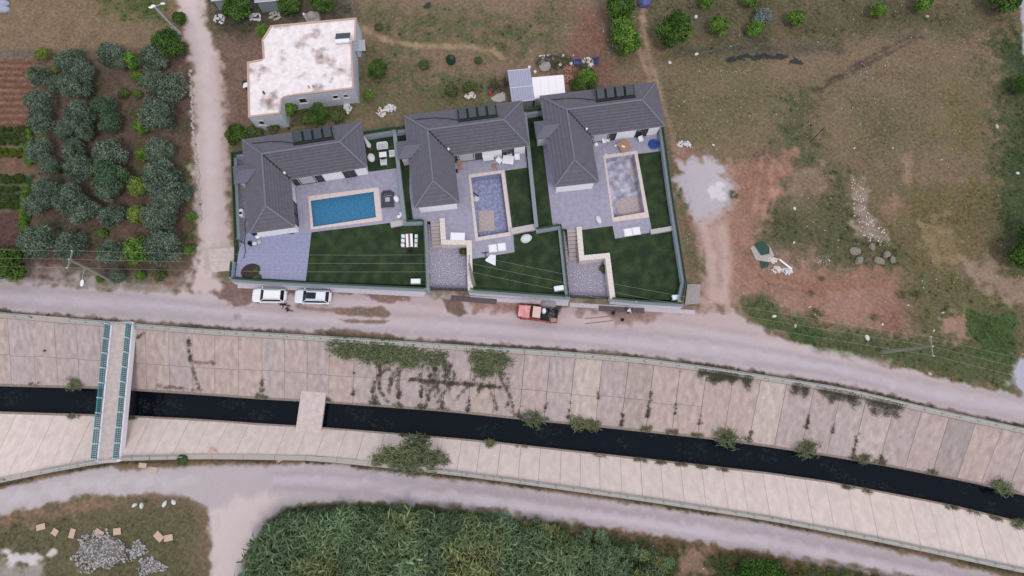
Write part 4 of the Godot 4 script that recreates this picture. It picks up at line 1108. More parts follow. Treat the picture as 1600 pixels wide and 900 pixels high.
	fenced_wall(PackedVector2Array([Vector2(20.14, -47.9), Vector2(21.2, -33.49), Vector2(22.33, -21.25), Vector2(21.7, -18.9)]), "fenced wall facing the pale gravel east of the third villa", 1.1, 0.6, T, "wall_grey", 0.06, "garden_wall", -1.0)
	fenced_wall(PackedVector2Array([Vector2(-36.55, -24.03), Vector2(-36.53, -22.14)]), "fenced corner wall west of the parked white cars", 0.7, 0.5)
	fenced_wall(PackedVector2Array([Vector2(-36.35, -21.96), Vector2(-33.18, -21.71), Vector2(-26.68, -21.37), Vector2(-11.5, -20.68)]), "long grey street wall behind the two parked cars", 0.3, 0.5, T, "front_grey", 0.08, "street_wall", -1.0)
	fenced_wall(PackedVector2Array([Vector2(-5.37, -20.51), Vector2(7.26, -19.58)]), "grey and brown street wall behind the red pickup", 0.3, 0.5, T, "front_grey", 0.08, "street_wall", -1.0)
	fenced_wall(PackedVector2Array([Vector2(13.02, -19.33), Vector2(16.47, -18.99), Vector2(21.88, -18.65)]), "grey street wall behind the two workers", 0.3, 0.5, T, "front_grey", 0.08, "street_wall", -1.0)
	# gates
	for g in [[Vector2(-11.26, -20.85), Vector2(-5.54, -20.68), "long dark metal gate of the first cobbled drive"], [Vector2(7.54, -19.81), Vector2(13.15, -19.56), "long dark metal gate of the second cobbled drive"]]:
		var a: Vector2 = g[0]; var b: Vector2 = g[1]
		var r := thing("driveway_gate", g[2], "gate", V(a, 0.1), -atan2(b.y - a.y, b.x - a.x))
		var l := a.distance_to(b)
		var f := Mb.new()
		for y in [0.12, 1.5]: f.box(Vector3(l / 2, y, 0), Vector3(l, 0.08, 0.06))
		for k in 4: f.box(Vector3(l * k / 3.0, 0.8, 0), Vector3(0.08, 1.5, 0.07))
		put("gate_frame", f, M.dark_metal, r)
		for k in int(l / 0.28):
			var bar := Mb.new()
			bar.box(Vector3(0.14 + k * 0.28, 0.8, 0), Vector3(0.2, 1.34, 0.025))
			put("board", bar, M.dark_metal, r)
	# brown cladding strips on the street wall
	for s in [[Vector2(-8.06, -19.77), Vector2(-2.01, -19.26)], [Vector2(11.38, -18.4), Vector2(17.39, -18.06)]]:
		var a: Vector2 = s[0]; var b: Vector2 = s[1]
		var r := thing("kerb_strip", "dark brown paving strip at the foot of the street wall, %s" % ["near the first cobbled drive" if a.x < 0 else "beside the two workers"], "kerb", V(a, 0))
		var f := Mb.new()
		var d := (b - a); var nn := d.normalized().orthogonal() * 0.35
		f.prism(PackedVector2Array([nn, d + nn, d - nn, -nn]), -0.2, 0.1)
		put("strip", f, M.front_brown, r)
	var kb := Mb.new()
	for s in [[Vector2(-36.33, -21.39), Vector2(-27.31, -21.04)], [Vector2(-27.31, -21.04), Vector2(-11.51, -20.17)], [Vector2(-5.58, -19.74), Vector2(7.42, -18.96)], [Vector2(7.59, -18.87), Vector2(23.97, -17.84)]]:
		var d: Vector2 = s[1] - s[0]; var nn := d.normalized().orthogonal() * 0.28
		kb.prism(PackedVector2Array([s[0] + nn, s[1] + nn, s[1] - nn, s[0] - nn]), -0.2, 0.09)
	struct("street_kerb", kb, M.street_kerb)
	# cream parapets round the sunk drives
	low_wall("parapet_wall", "cream parapet stepping round the first cobbled drive", PackedVector2Array([Vector2(-9.27, -29.94), Vector2(-9.03, -26.92), Vector2(-5.65, -26.83), Vector2(-5.4, -20.76)]), 0.55, 0.34, "cream")
	low_wall("parapet_wall", "cream parapet stepping round the second cobbled drive", PackedVector2Array([Vector2(8.9, -28.69), Vector2(9.14, -24.72), Vector2(12.51, -25.07), Vector2(12.99, -19.65)]), 0.55, 0.34, "cream")
	low_wall("stone_wall", "rough stone wall joining the middle pool to the fence", PackedVector2Array([Vector2(0.25, -28.52), Vector2(3.06, -29.06)]), 0.45, 0.42, "stone")
	low_wall("stone_wall", "rough stone wall joining the eastmost pool to the fence", PackedVector2Array([Vector2(18.69, -28.43), Vector2(21.26, -28.88)]), 0.45, 0.3, "stone")
	low_wall("stone_wall", "rough stone wall by the sofa set next to the blue pool", PackedVector2Array([Vector2(-15.76, -29.5), Vector2(-14.41, -29.77)]), 0.3, 0.4, "stone")
	stairs("garden_stairs", "flight of pale steps up from the first cobbled drive", Vector2(-9.99, -26.58), Vector2(-10.26, -30.26), 1.35, 8)
	stairs("garden_stairs", "flight of pale steps up from the second cobbled drive", Vector2(8.33, -24.89), Vector2(7.99, -28.91), 1.35, 8)
	# pump room hatches
	for h in [[Vector2(-2.54, -26.2), "white pump hatch on the middle pool terrace, left of the pair"], [Vector2(-1.36, -26.38), "white pump hatch on the middle pool terrace, right of the pair"], [Vector2(15.42, -28.42), "white pump hatch on the eastmost pool terrace, left of the pair"], [Vector2(16.53, -28.6), "white pump hatch on the eastmost pool terrace, right of the pair"]]:
		var r := thing("pump_hatch", h[1], "hatch", V(h[0], T + 0.03), 0.13, "white pump hatches")
		var m := Mb.new(); m.cut_box(Vector3(0, 0.09, 0), Vector3(1.0, 0.18, 1.0), 0.05)
		put("lid", m, M.white_paint, r)
		var f := Mb.new(); f.box(Vector3(0, 0.02, 0), Vector3(1.12, 0.04, 1.12))
		put("frame", f, M.off_white, r)
	# concrete apron at the east corner
	paving("concrete_apron", [PackedVector2Array([Vector2(23.19, -21.58), Vector2(24.89, -21.58), Vector2(24.55, -18.98), Vector2(22.69, -18.81)])], 0.3, "concrete")


# ---------------------------------------------------------------- villas
const EAVE := 3.0
const RIDGE := 4.9
func make_villa(label: String, at: Vector3, turn: float) -> Node3D:
	var r := thing("villa", label, "house", at, turn, "grey-roofed villas with pools")
	# wall plan, set in from the eaves
	var o := 0.4
	var plan := PackedVector2Array([Vector2(o, o), Vector2(15.8 - o, o), Vector2(15.85 - o, 6.5 - o), Vector2(5.8 - o, 6.55 - o), Vector2(5.75 - o, 13.2 - o), Vector2(o, 13.1 - o)])
	var w := Mb.new()
	w.prism(plan, -0.6, EAVE)
	put("wall", w, M.white_plaster, r)
	var so := Mb.new()
	var eaves := PackedVector2Array([Vector2(0.05, 0.05), Vector2(15.75, 0.05), Vector2(15.8, 6.45), Vector2(5.75, 6.5), Vector2(5.7, 13.15), Vector2(0.05, 13.05)])
	so.prism(eaves, EAVE - 0.16, EAVE + 0.02, true, true)
	put("fascia", so, M.off_white, r)
	# roof: six slopes laid in courses of tiles
	var e := EAVE + 0.06
	var NW := Vector3(0, e, 0); var NE := Vector3(15.8, e, 0); var SE := Vector3(15.85, e, 6.5); var IN := Vector3(5.8, e, 6.55); var WSE := Vector3(5.75, e, 13.2); var WSW := Vector3(0, e, 13.1)
	var J := Vector3(2.95, RIDGE, 3.35); var E := Vector3(13, RIDGE, 3.3); var S := Vector3(2.87, RIDGE, 10.5)
	var roof := Mb.new()
	for f in [[NE, NW, J, E], [SE, NE, E, E], [IN, SE, E, J], [WSE, IN, J, S], [WSW, WSE, S, S], [NW, WSW, S, J]]:
		var a: Vector3 = f[0]; var b: Vector3 = f[1]; var c: Vector3 = f[2]; var d: Vector3 = f[3]
		var up := (b - a).cross(c - a).normalized()
		if up.y < 0: up = -up
		var rows := int(((a + b) * 0.5).distance_to((c + d) * 0.5) / 0.5)
		for k in rows:
			var t0 := float(k) / rows; var t1 := float(k + 1) / rows
			var p0 := a.lerp(d, t0)
			var p1 := b.lerp(c, t0)
			var p2 := b.lerp(c, t1)
			var p3 := a.lerp(d, t1)
			var lift := up * 0.175
			_face(roof, p0 + lift, p1 + lift, p2 + up * 0.012, p3 + up * 0.012, up)
			var out := (p0 + p1 - p2 - p3).normalized()
			_face(roof, p0 + up * 0.135, p1 + up * 0.135, p1 + lift, p0 + lift, out)
			_face(roof, p0.lerp(p3, 0.3) - up * 0.02, p1.lerp(p2, 0.3) - up * 0.02, p1.lerp(p2, 0.3) + up * 0.12, p0.lerp(p3, 0.3) + up * 0.12, out)
	var ro := put("roof", roof, M.roof_tile, r)
	for f in [[NW, J], [NE, E], [SE, E], [J, E], [J, S], [WSE, S], [WSW, S]]:
		var m := Mb.new()
		var a: Vector3 = f[0] + Vector3(0, 0.12, 0); var b: Vector3 = f[1] + Vector3(0, 0.12, 0)
		m.tube(a, b, 0.15, 0.15, 8)
		put("ridge_cap", m, M.ridge, ro)
	var vl := Mb.new()
	vl.tube(IN + Vector3(0, 0.13, 0), J + Vector3(0, 0.13, 0), 0.1, 0.1, 6)
	put("valley", vl, M.cable_black, ro)
	# entry bay with its own little hipped roof on the west side
	var bay := Mb.new()
	bay.box(Vector3(-0.25, (EAVE + 0.4) / 2 - 0.3, 4.9), Vector3(1.7, EAVE + 0.4 + 0.6, 1.5))
	put("entry_bay", bay, M.grey_plaster, r)
	var by := EAVE + 0.52
	var br := Mb.new()
	var q := [Vector3(-1.4, by, 3.8), Vector3(0.3, by, 3.75), Vector3(0.3, by, 6.25), Vector3(-1.4, by, 6.2)]
	var apex := Vector3(-0.2, by + 0.85, 5.0); var rear := Vector3(1.9, by + 0.85, 5.0)
	if (q[0] - q[3]).cross(apex - q[3]).y > 0: br.tri(q[3], q[0], apex)
	else: br.tri(q[0], q[3], apex)
	_face(br, q[0], q[1], rear, apex, Vector3(0, 1, -1)); _face(br, q[3], q[2], rear, apex, Vector3(0, 1, 1))
	br.box(Vector3(-0.55, by - 0.08, 5.0), Vector3(1.74, 0.14, 2.5))
	put("bay_roof", br, M.bay_roof, r)
	var bc := Mb.new()
	bc.tube(q[0], apex, 0.07, 0.07); bc.tube(q[3], apex, 0.07, 0.07); bc.tube(apex, rear, 0.07, 0.07)
	put("bay_ridge", bc, M.ridge, r)
	# glazed doors and panels on the courtyard walls
	var z := 6.52 - o
	for d in [[5.35, 6.3, 0], [6.4, 8.5, 1], [8.6, 9.6, 0], [12.3, 13.1, 0], [13.15, 13.95, 0]]:
		var fr := Mb.new()
		var mid: float = (d[0] + d[1]) / 2; var wd: float = d[1] - d[0]
		for s in [-1, 1]: fr.box(Vector3(mid + s * (wd / 2 - 0.05), 1.2, z + 0.02), Vector3(0.1, 2.4, 0.12))
		for y in [0.08, 2.36]: fr.box(Vector3(mid, y, z + 0.02), Vector3(wd - 0.21, 0.1, 0.11))
		var dr := put("glass_door", fr, M.frame_dark, r)
		var g := Mb.new(); g.box(Vector3(mid, 1.2, z + 0.01), Vector3(wd - 0.22, 2.16, 0.05))
		put("pane", g, M.glass_dark if d[2] == 0 else M.grey_plaster, dr)
	var x := 5.78 - o
	for d in [[8.9, 10.6], [10.7, 12.1]]:
		var fr := Mb.new()
		var mid: float = (d[0] + d[1]) / 2; var wd: float = d[1] - d[0]
		for s in [-1, 1]: fr.box(Vector3(x + 0.02, 1.2, mid + s * (wd / 2 - 0.05)), Vector3(0.12, 2.4, 0.1))
		for y in [0.08, 2.36]: fr.box(Vector3(x + 0.02, y, mid), Vector3(0.11, 0.1, wd - 0.21))
		var dr := put("glass_door", fr, M.frame_dark, r)
		var g := Mb.new(); g.box(Vector3(x + 0.01, 1.2, mid), Vector3(0.05, 2.16, wd - 0.22))
		put("pane", g, M.glass_dark, dr)
	# four solar collectors on a rack behind the ridge, facing south
	var rack := Mb.new()
	for k in 5: rack.tube(Vector3(7.11 + k * 1.28, 4.0, 0.9), Vector3(7.11 + k * 1.28, 5.3, 1.0), 0.03, 0.03, 4)
	for k in 5: rack.tube(Vector3(7.11 + k * 1.28, 4.75, 2.4), Vector3(7.11 + k * 1.28, 5.25, 1.1), 0.03, 0.03, 4)
	rack.box(Vector3(9.68, 4.7, 2.52), Vector3(5.3, 0.16, 0.3)); rack.box(Vector3(9.68, 4.85, 1.7), Vector3(5.0, 0.05, 1.3), Basis(Vector3.RIGHT, 0.32))  # first box: black bar added for the shadow below the collectors' south edge
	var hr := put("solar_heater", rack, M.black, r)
	for k in 4:
		var p := Mb.new()
		p.cut_box(Vector3(7.75 + k * 1.28, 5.05, 1.66), Vector3(0.98, 0.12, 1.36), 0.02, Basis(Vector3.RIGHT, 0.32))
		put("collector", p, M.collector, hr)
	var cb := Mb.new()
	var cp := [Vector3(0.7, e + 0.55, 0.9), Vector3(2.5, 3.95, 1.15), Vector3(4.2, 4.05, 1.3), Vector3(5.6, 4.25, 1.7), Vector3(7.0, 4.62, 2.3)]
	cb.path(cp, [0.05, 0.05, 0.05, 0.05, 0.05], 5)
	put("pipe", cb, M.cable_black, r)
	# gutter downpipe and a small vent
	var dp := Mb.new()
	dp.tube(Vector3(5.9 - o, 0, 6.62 - o), Vector3(5.9 - o, EAVE, 6.62 - o), 0.05, 0.05, 6)
	put("downpipe", dp, M.off_white, r)
	var vt := Mb.new()
	vt.tube(Vector3(5.3, 3.3, 5.9), Vector3(5.3, 4.0, 5.9), 0.1, 0.1, 8); vt.ball(Vector3(5.3, 4.0, 5.9), Vector3(0.17, 0.1, 0.17))
	put("vent", vt, M.white_paint, ro)
	return r

func _face(b: Mb, p: Vector3, q: Vector3, s: Vector3, t: Vector3, out: Vector3) -> void:
	if p.distance_to(q) < 0.001: return
	if (q - p).cross(s - p).dot(out) > 0.0 or (s.distance_to(q) < 0.001 and (q - p).cross(t - p).dot(out) > 0.0): b.quad(p, q, s, t)
	else: b.quad(t, s, q, p)

func make_villas() -> void:
	var v := make_villa("villa with grey L-shaped roof beside the bright blue pool", Vector3(-35.73, 4.3, -40.22) * Vector3(1, 0, 1) + Vector3(0, T, 0), deg_to_rad(9.4))
	copy(v, "grey-roofed villa in the middle, beside the drained blue pool", Vector3(-14.38, 4.3, -43.71) * Vector3(1, 0, 1) + Vector3(0, T, 0), deg_to_rad(7.9), "grey-roofed villas with pools")
	copy(v, "grey-roofed villa nearest the pale gravel, beside the muddy drained pool", Vector3(3.8, 4.3, -46.6) * Vector3(1, 0, 1) + Vector3(0, T, 0), deg_to_rad(7.7), "grey-roofed villas with pools")


# ---------------------------------------------------------------- the older white house and the sheds
func window_part(r: Node3D, at: Vector3, size: Vector2, face: Vector3) -> void:
	var turn := Basis(Vector3.UP, atan2(face.x, face.z))
	var f := Mb.new()
	for s in [-1, 1]:
		f.box(at + turn * Vector3(s * (size.x / 2 - 0.04), 0, 0.03), Vector3(0.08, size.y, 0.08), turn)
		f.box(at + turn * Vector3(0, s * (size.y / 2 - 0.04), 0.028), Vector3(size.x - 0.17, 0.08, 0.078), turn)
	var w := put("window", f, M.off_white, r)
	var g := Mb.new(); g.box(at + turn * Vector3(0, 0, 0.015), Vector3(size.x - 0.16, size.y - 0.16, 0.03), turn)
	put("pane", g, M.glass_dark, w)
	var s2 := Mb.new(); s2.box(at + turn * Vector3(0, -size.y / 2 - 0.04, 0.08), Vector3(size.x + 0.16, 0.06, 0.18), turn)
	put("sill", s2, M.off_white, w)

func make_white_house() -> void:
	var H := 3.8
	var plan := PackedVector2Array([Vector2(-33.61, -57.81), Vector2(-21.78, -59.03), Vector2(-21.69, -55.49), Vector2(-22.21, -55.29), Vector2(-21.55, -48.12), Vector2(-29.94, -47.07), Vector2(-31.21, -46.68), Vector2(-31.29, -44.4), Vector2(-35.48, -43.83), Vector2(-36.4, -52.12), Vector2(-34.24, -52.61), Vector2(-34.67, -55.59)])
	var o := plan[8]
	var r := thing("white_house", "old white house with a stained flat roof beside the dirt track", "house", Vector3(o.x, 0, o.y))
	var p := PackedVector2Array()
	for q in plan: p.append(q - o)
	var w := Mb.new(); w.prism(p, -0.3, H - 0.2)
	put("wall", w, M.house_wall, r)
	var rf := Mb.new(); rf.prism(p, H - 0.2, H)
	var roof := put("roof", rf, M.flat_roof, r)
	var sk := Mb.new()
	for i in p.size():
		var a := p[i]; var b := p[(i + 1) % p.size()]
		var d := (b - a).normalized()
		var nn := d.orthogonal()
		if Geometry2D.is_point_in_polygon((a + b) / 2 + nn * 0.05, p): nn = -nn
		sk.prism(PackedVector2Array([a + nn * 0.04 - d * 0.04, b + nn * 0.04 + d * 0.04, b - nn * 0.2 - d * 0.2, a - nn * 0.2 + d * 0.2]), H - 0.08, H + 0.13)
	put("parapet", sk, M.parapet, roof)
	# dark leaks on the flat roof are in its material; a stove pipe and two vents stand on it
	for q in [[-33.67, -47.39], [-27.64, -48.26], [-27.04, -48.36]]:
		var c := Mb.new()
		c.tube(Vector3(q[0] - o.x, H, q[1] - o.y), Vector3(q[0] - o.x, H + 0.5, q[1] - o.y), 0.14, 0.14, 8)
		put("vent_pipe", c, M.dark_metal if q[0] < -32.5 else M.parapet, roof)
	# south wall windows
	var a := p[4]; var b := p[5]
	var d := (b - a).normalized()
	var out := Vector3(-d.y, 0, d.x)
	if Geometry2D.is_point_in_polygon((a + b) / 2 + Vector2(out.x, out.z) * 0.1, p): out = -out
	for q in [[0.17, 0.7, 0.8], [0.34, 0.8, 0.9], [0.87, 1.1, 1.2]]:
		var m := a.lerp(b, q[0])
		window_part(r, Vector3(m.x, 2.3, m.y), Vector2(q[1], q[2]), out)
	var a2 := p[7]; var b2 := p[8]
	var m2 := a2.lerp(b2, 0.75)
	window_part(r, Vector3(m2.x, 2.1, m2.y), Vector2(1.0, 1.1), Vector3(0, 0, 1))
	# awning on the west wall, lean-to on the east wall
	var aw := Mb.new()
	var wp := p[9].lerp(p[8], 0.32)
	aw.slab([Vector3(wp.x - 1.1, 2.5, wp.y - 0.2), Vector3(wp.x, 2.9, wp.y - 0.25), Vector3(wp.x, 2.9, wp.y + 0.45), Vector3(wp.x - 1.1, 2.5, wp.y + 0.5)], Vector3(0, 0.08, 0))
	put("door_canopy", aw, M.white_paint, r)
	var bx := Mb.new(); bx.box(Vector3(wp.x - 1.0, 1.3, wp.y - 0.35), Vector3(0.5, 2.6, 0.5))
	put("door_post", bx, M.black, r)
	# roof-top water heater
	var hp := Vector2(-23.32, -55.07)
	var t := thing("water_heater", "white water heater tank lying on the stained flat roof", "water heater", Vector3(hp.x, 3.8, hp.y), 0.08)
	var tk := Mb.new()
	tk.path([Vector3(-1.0, 0.75, 0.1), Vector3(-0.92, 0.75, 0.1), Vector3(0.92, 0.75, 0.1), Vector3(1.0, 0.75, 0.1)], [0.22, 0.3, 0.3, 0.22], 12)
	put("tank", tk, M.white_paint, t)
	var pn := Mb.new(); pn.box(Vector3(0, 0.5, -0.8), Vector3(2.0, 0.08, 1.4), Basis(Vector3.RIGHT, -0.4))
	put("collector", pn, M.collector, t)
	var lg := Mb.new()
	for s in [-0.9, 0.9]:
		lg.tube(Vector3(s, 0, 0.1), Vector3(s, 0.6, 0.1), 0.03, 0.03, 4); lg.tube(Vector3(s, 0, -1.3), Vector3(s, 0.35, -1.3), 0.03, 0.03, 4)
	put("stand", lg, M.dark_metal, t)
	# stove hood and jars at the roof's north edge
	var sp := Vector2(-28.85, -61.06)
	var so := thing("outdoor_oven", "grey domed oven behind the white house under the trees", "oven", Vector3(sp.x, 0, sp.y), 0.2)
	var om := Mb.new(); om.cut_box(Vector3(0, 0.6, 0), Vector3(2.0, 1.2, 1.7), 0.1); om.ball(Vector3(0, 1.25, -0.2), Vector3(0.8, 0.6, 0.7), 0.05, rng)
	put("dome", om, M.concrete, so)
	var ch := Mb.new(); ch.tube(Vector3(-0.7, 1.2, 0.6), Vector3(-0.7, 3.4, 0.9), 0.2, 0.16, 8)
	put("flue", ch, M.off_white, so)
	# things on the east side
	var ep := Vector2(-21.66, -56.18)
	var st := thing("lean_to", "small grey lean-to against the east wall of the white house", "shed", Vector3(ep.x, 0, ep.y), 0.1)
	var l1 := Mb.new(); l1.slab([Vector3(-0.7, 1.7, -0.9), Vector3(0.8, 1.5, -0.9), Vector3(0.8, 1.5, 0.9), Vector3(-0.7, 1.7, 0.9)], Vector3(0, 0.06, 0))
	put("roof", l1, M.steel, st)
	var l2 := Mb.new()
	for s in [[-0.6, -0.8], [0.7, -0.8], [0.7, 0.8], [-0.6, 0.8]]: l2.tube(Vector3(s[0], -0.1, s[1]), Vector3(s[0], 1.56, s[1]), 0.05, 0.05, 5)
	put("leg", l2, M.dark_metal, st)
	var ld := thing("ladder", "metal ladder standing at the north-east corner of the white house", "ladder", Vector3(-22.15, 0, -58.84), 0.1)
	var lm := Mb.new()
	for s in [-0.2, 0.2]: lm.tube(Vector3(s + 0.4, 0, 0), Vector3(s, 3.4, -0.2), 0.04, 0.04, 5)
	put("side_rail", lm, M.steel, ld)
	for k in 9:
		var g := Mb.new(); var f := 0.1 + k * 0.1
		g.tube(Vector3(-0.2 + 0.4 * (1 - f), 3.4 * f, -0.2 * f), Vector3(0.2 + 0.4 * (1 - f), 3.4 * f, -0.2 * f), 0.025, 0.025, 4)
		put("rung", g, M.steel, ld)

func shed(called: String, label: String, p: PackedVector2Array, h: float, m: String, ribs: int) -> void:
	var c := (p[0] + p[1] + p[2] + p[3]) / 4.0
	var r := thing(called, label, "shed", Vector3(c.x, 0, c.y))
	var roof := Mb.new()
	var q := []
	for e in p: q.append(Vector3(e.x - c.x, h - 0.15 * (e.y - c.y) / 3.0, e.y - c.y))
	roof.slab(q, Vector3(0, 0.06, 0))
	var ro := put("roof", roof, M[m], r)
	for k in ribs + 1:
		var f := float(k) / ribs
		var b := Mb.new()
		b.tube((q[0] as Vector3).lerp(q[1], f) + Vector3(0, 0.07, 0), (q[3] as Vector3).lerp(q[2], f) + Vector3(0, 0.07, 0), 0.035, 0.035, 4)
		put("roof_rib", b, M[m], ro)
	if m == "shed_grey":
		for f in [0.0, 0.55, 1.0]:
			var b := Mb.new()
			b.tube((q[0] as Vector3).lerp(q[3], f) + Vector3(0, 0.08, 0), (q[1] as Vector3).lerp(q[2], f) + Vector3(0, 0.08, 0), 0.06, 0.06, 5)
			put("roof_lath", b, M.off_white, ro)
	var w := Mb.new()
	var inner := PackedVector2Array()
	for e in p: inner.append((e - c) * 0.9)
	w.prism(inner, -0.2, h - 0.3)
	put("wall", w, M.wall_cap if m == "shed_grey" else M.off_white, r)
	var dm := Mb.new()
	var e0 := inner[1].lerp(inner[2], 0.5)
	dm.box(Vector3(e0.x + 0.02, 0.95, e0.y), Vector3(0.08, 1.9, 0.9))
	put("door", dm, M.dark_metal, r)


# ---------------------------------------------------------------- vehicles
func ring(x: float, hw: float, y0: float, y1: float, cut: float) -> PackedVector3Array:   # an octagonal section across a car at x
	return PackedVector3Array([Vector3(x, y0 + cut, -hw), Vector3(x, y0, -hw + cut), Vector3(x, y0, hw - cut), Vector3(x, y0 + cut, hw), Vector3(x, y1 - cut, hw), Vector3(x, y1, hw - cut * 1.6), Vector3(x, y1, -hw + cut * 1.6), Vector3(x, y1 - cut, -hw)])

func wheels(r: Node3D, xs: Array, half: float, rad: float) -> void:
	for x in xs:
		for s in [-1, 1]:
			var t := Mb.new()
			t.path([Vector3(x, rad, s * (half - 0.2)), Vector3(x, rad, s * (half - 0.17)), Vector3(x, rad, s * (half - 0.02)), Vector3(x, rad, s * half)], [rad * 0.9, rad, rad, rad * 0.9], 14)
			var w := put("wheel", t, M.tyre, r)
			var m := Mb.new()
			m.tube(Vector3(x, rad, s * (half - 0.05)), Vector3(x, rad, s * (half + 0.01)), rad * 0.62, rad * 0.58, 10)
			put("rim", m, M.rim, w)

func make_car(label: String, paint: String, roof_glass: bool, l: float, at: Vector3, turn: float) -> void:
	var r := thing("parked_car", label, "car", at, turn, "cars parked along the street wall")
	var h := l / 2
	var b := Mb.new()
	b.loft([ring(-h, 0.66, 0.42, 0.78, 0.08), ring(-h + 0.08, 0.78, 0.34, 0.86, 0.1), ring(-h + 0.35, 0.87, 0.3, 0.95, 0.12), ring(-h + 1.0, 0.91, 0.28, 1.02, 0.12), ring(-0.6, 0.92, 0.28, 1.06, 0.11), ring(1.0, 0.92, 0.28, 1.08, 0.11), ring(h - 0.5, 0.91, 0.3, 1.06, 0.12), ring(h - 0.1, 0.84, 0.36, 1.0, 0.12), ring(h, 0.76, 0.44, 0.9, 0.1)], true, false)
	put("body", b, M[paint], r)
	# cabin: roof panel, pillars and glass
	var base := [Vector3(-h + 1.15, 1.04, -0.84), Vector3(h - 0.22, 1.05, -0.8), Vector3(h - 0.22, 1.05, 0.8), Vector3(-h + 1.15, 1.04, 0.84)]
	var top := [Vector3(-h + 1.75, 1.58, -0.62), Vector3(h - 0.62, 1.6, -0.6), Vector3(h - 0.62, 1.6, 0.6), Vector3(-h + 1.75, 1.58, 0.62)]
	var names := ["side_window", "rear_window", "side_window", "windscreen"]
	for i in 4:
		var g := Mb.new()
		var a: Vector3 = base[i]; var c: Vector3 = base[(i + 1) % 4]; var d: Vector3 = top[(i + 1) % 4]; var e: Vector3 = top[i]
		_face(g, a, c, d, e, (a + c + d + e) * 0.25 - Vector3(0, 1.3, 0))
		put(names[i], g, M.car_glass, r)
		var p := Mb.new(); p.tube(a, e, 0.05, 0.045, 6)
		put("pillar", p, M[paint], r)
	var rf := Mb.new()
	rf.loft([PackedVector3Array([top[0] + Vector3(-0.04, -0.03, -0.05), top[1] + Vector3(0.1, -0.03, -0.05), top[2] + Vector3(0.1, -0.03, 0.05), top[3] + Vector3(-0.04, -0.03, 0.05)]), PackedVector3Array([top[0] + Vector3(0.02, 0.05, 0.03), top[1] + Vector3(0.02, 0.05, 0.03), top[2] + Vector3(0.02, 0.05, -0.03), top[3] + Vector3(0.02, 0.05, -0.03)])], true, false)
	var roof := put("roof", rf, M[paint], r)
	if roof_glass:
		var s := Mb.new(); s.box(Vector3(0.0, 1.645, 0), Vector3(1.25, 0.02, 0.86))
		put("sunroof", s, M.car_glass, roof)
	for s in [-1, 1]:
		var ra := Mb.new(); ra.tube(top[0] * Vector3(1, 1, 0) + Vector3(0.1, 0.09, s * 0.57), top[1] * Vector3(1, 1, 0) + Vector3(-0.1, 0.09, s * 0.55), 0.025, 0.025, 5)
		put("roof_rail", ra, M.steel, roof)
		var mi := Mb.new(); mi.ball(Vector3(-h + 1.35, 1.1, s * 1.02), Vector3(0.09, 0.08, 0.12))
		put("mirror", mi, M[paint], r)
		var hl := Mb.new(); hl.ball(Vector3(-h + 0.16, 0.78, s * 0.66), Vector3(0.14, 0.09, 0.15))
		put("headlight", hl, M.lamp_clear, r)
		var tl := Mb.new(); tl.ball(Vector3(h - 0.07, 0.92, s * 0.68), Vector3(0.08, 0.12, 0.13))
		put("tail_light", tl, M.lamp_red, r)
	var lo := Mb.new(); lo.box(Vector3(0, 0.3, 0), Vector3(l - 0.5, 0.18, 1.72))
	put("underbody", lo, M.black, r)
	var pl := Mb.new(); pl.box(Vector3(-h - 0.005, 0.52, 0), Vector3(0.03, 0.11, 0.5)); pl.box(Vector3(h + 0.005, 0.62, 0), Vector3(0.03, 0.11, 0.5))
	put("number_plate", pl, M.white_paint, r)
	wheels(r, [-h + 0.85, h - 0.85], 0.92, 0.34)

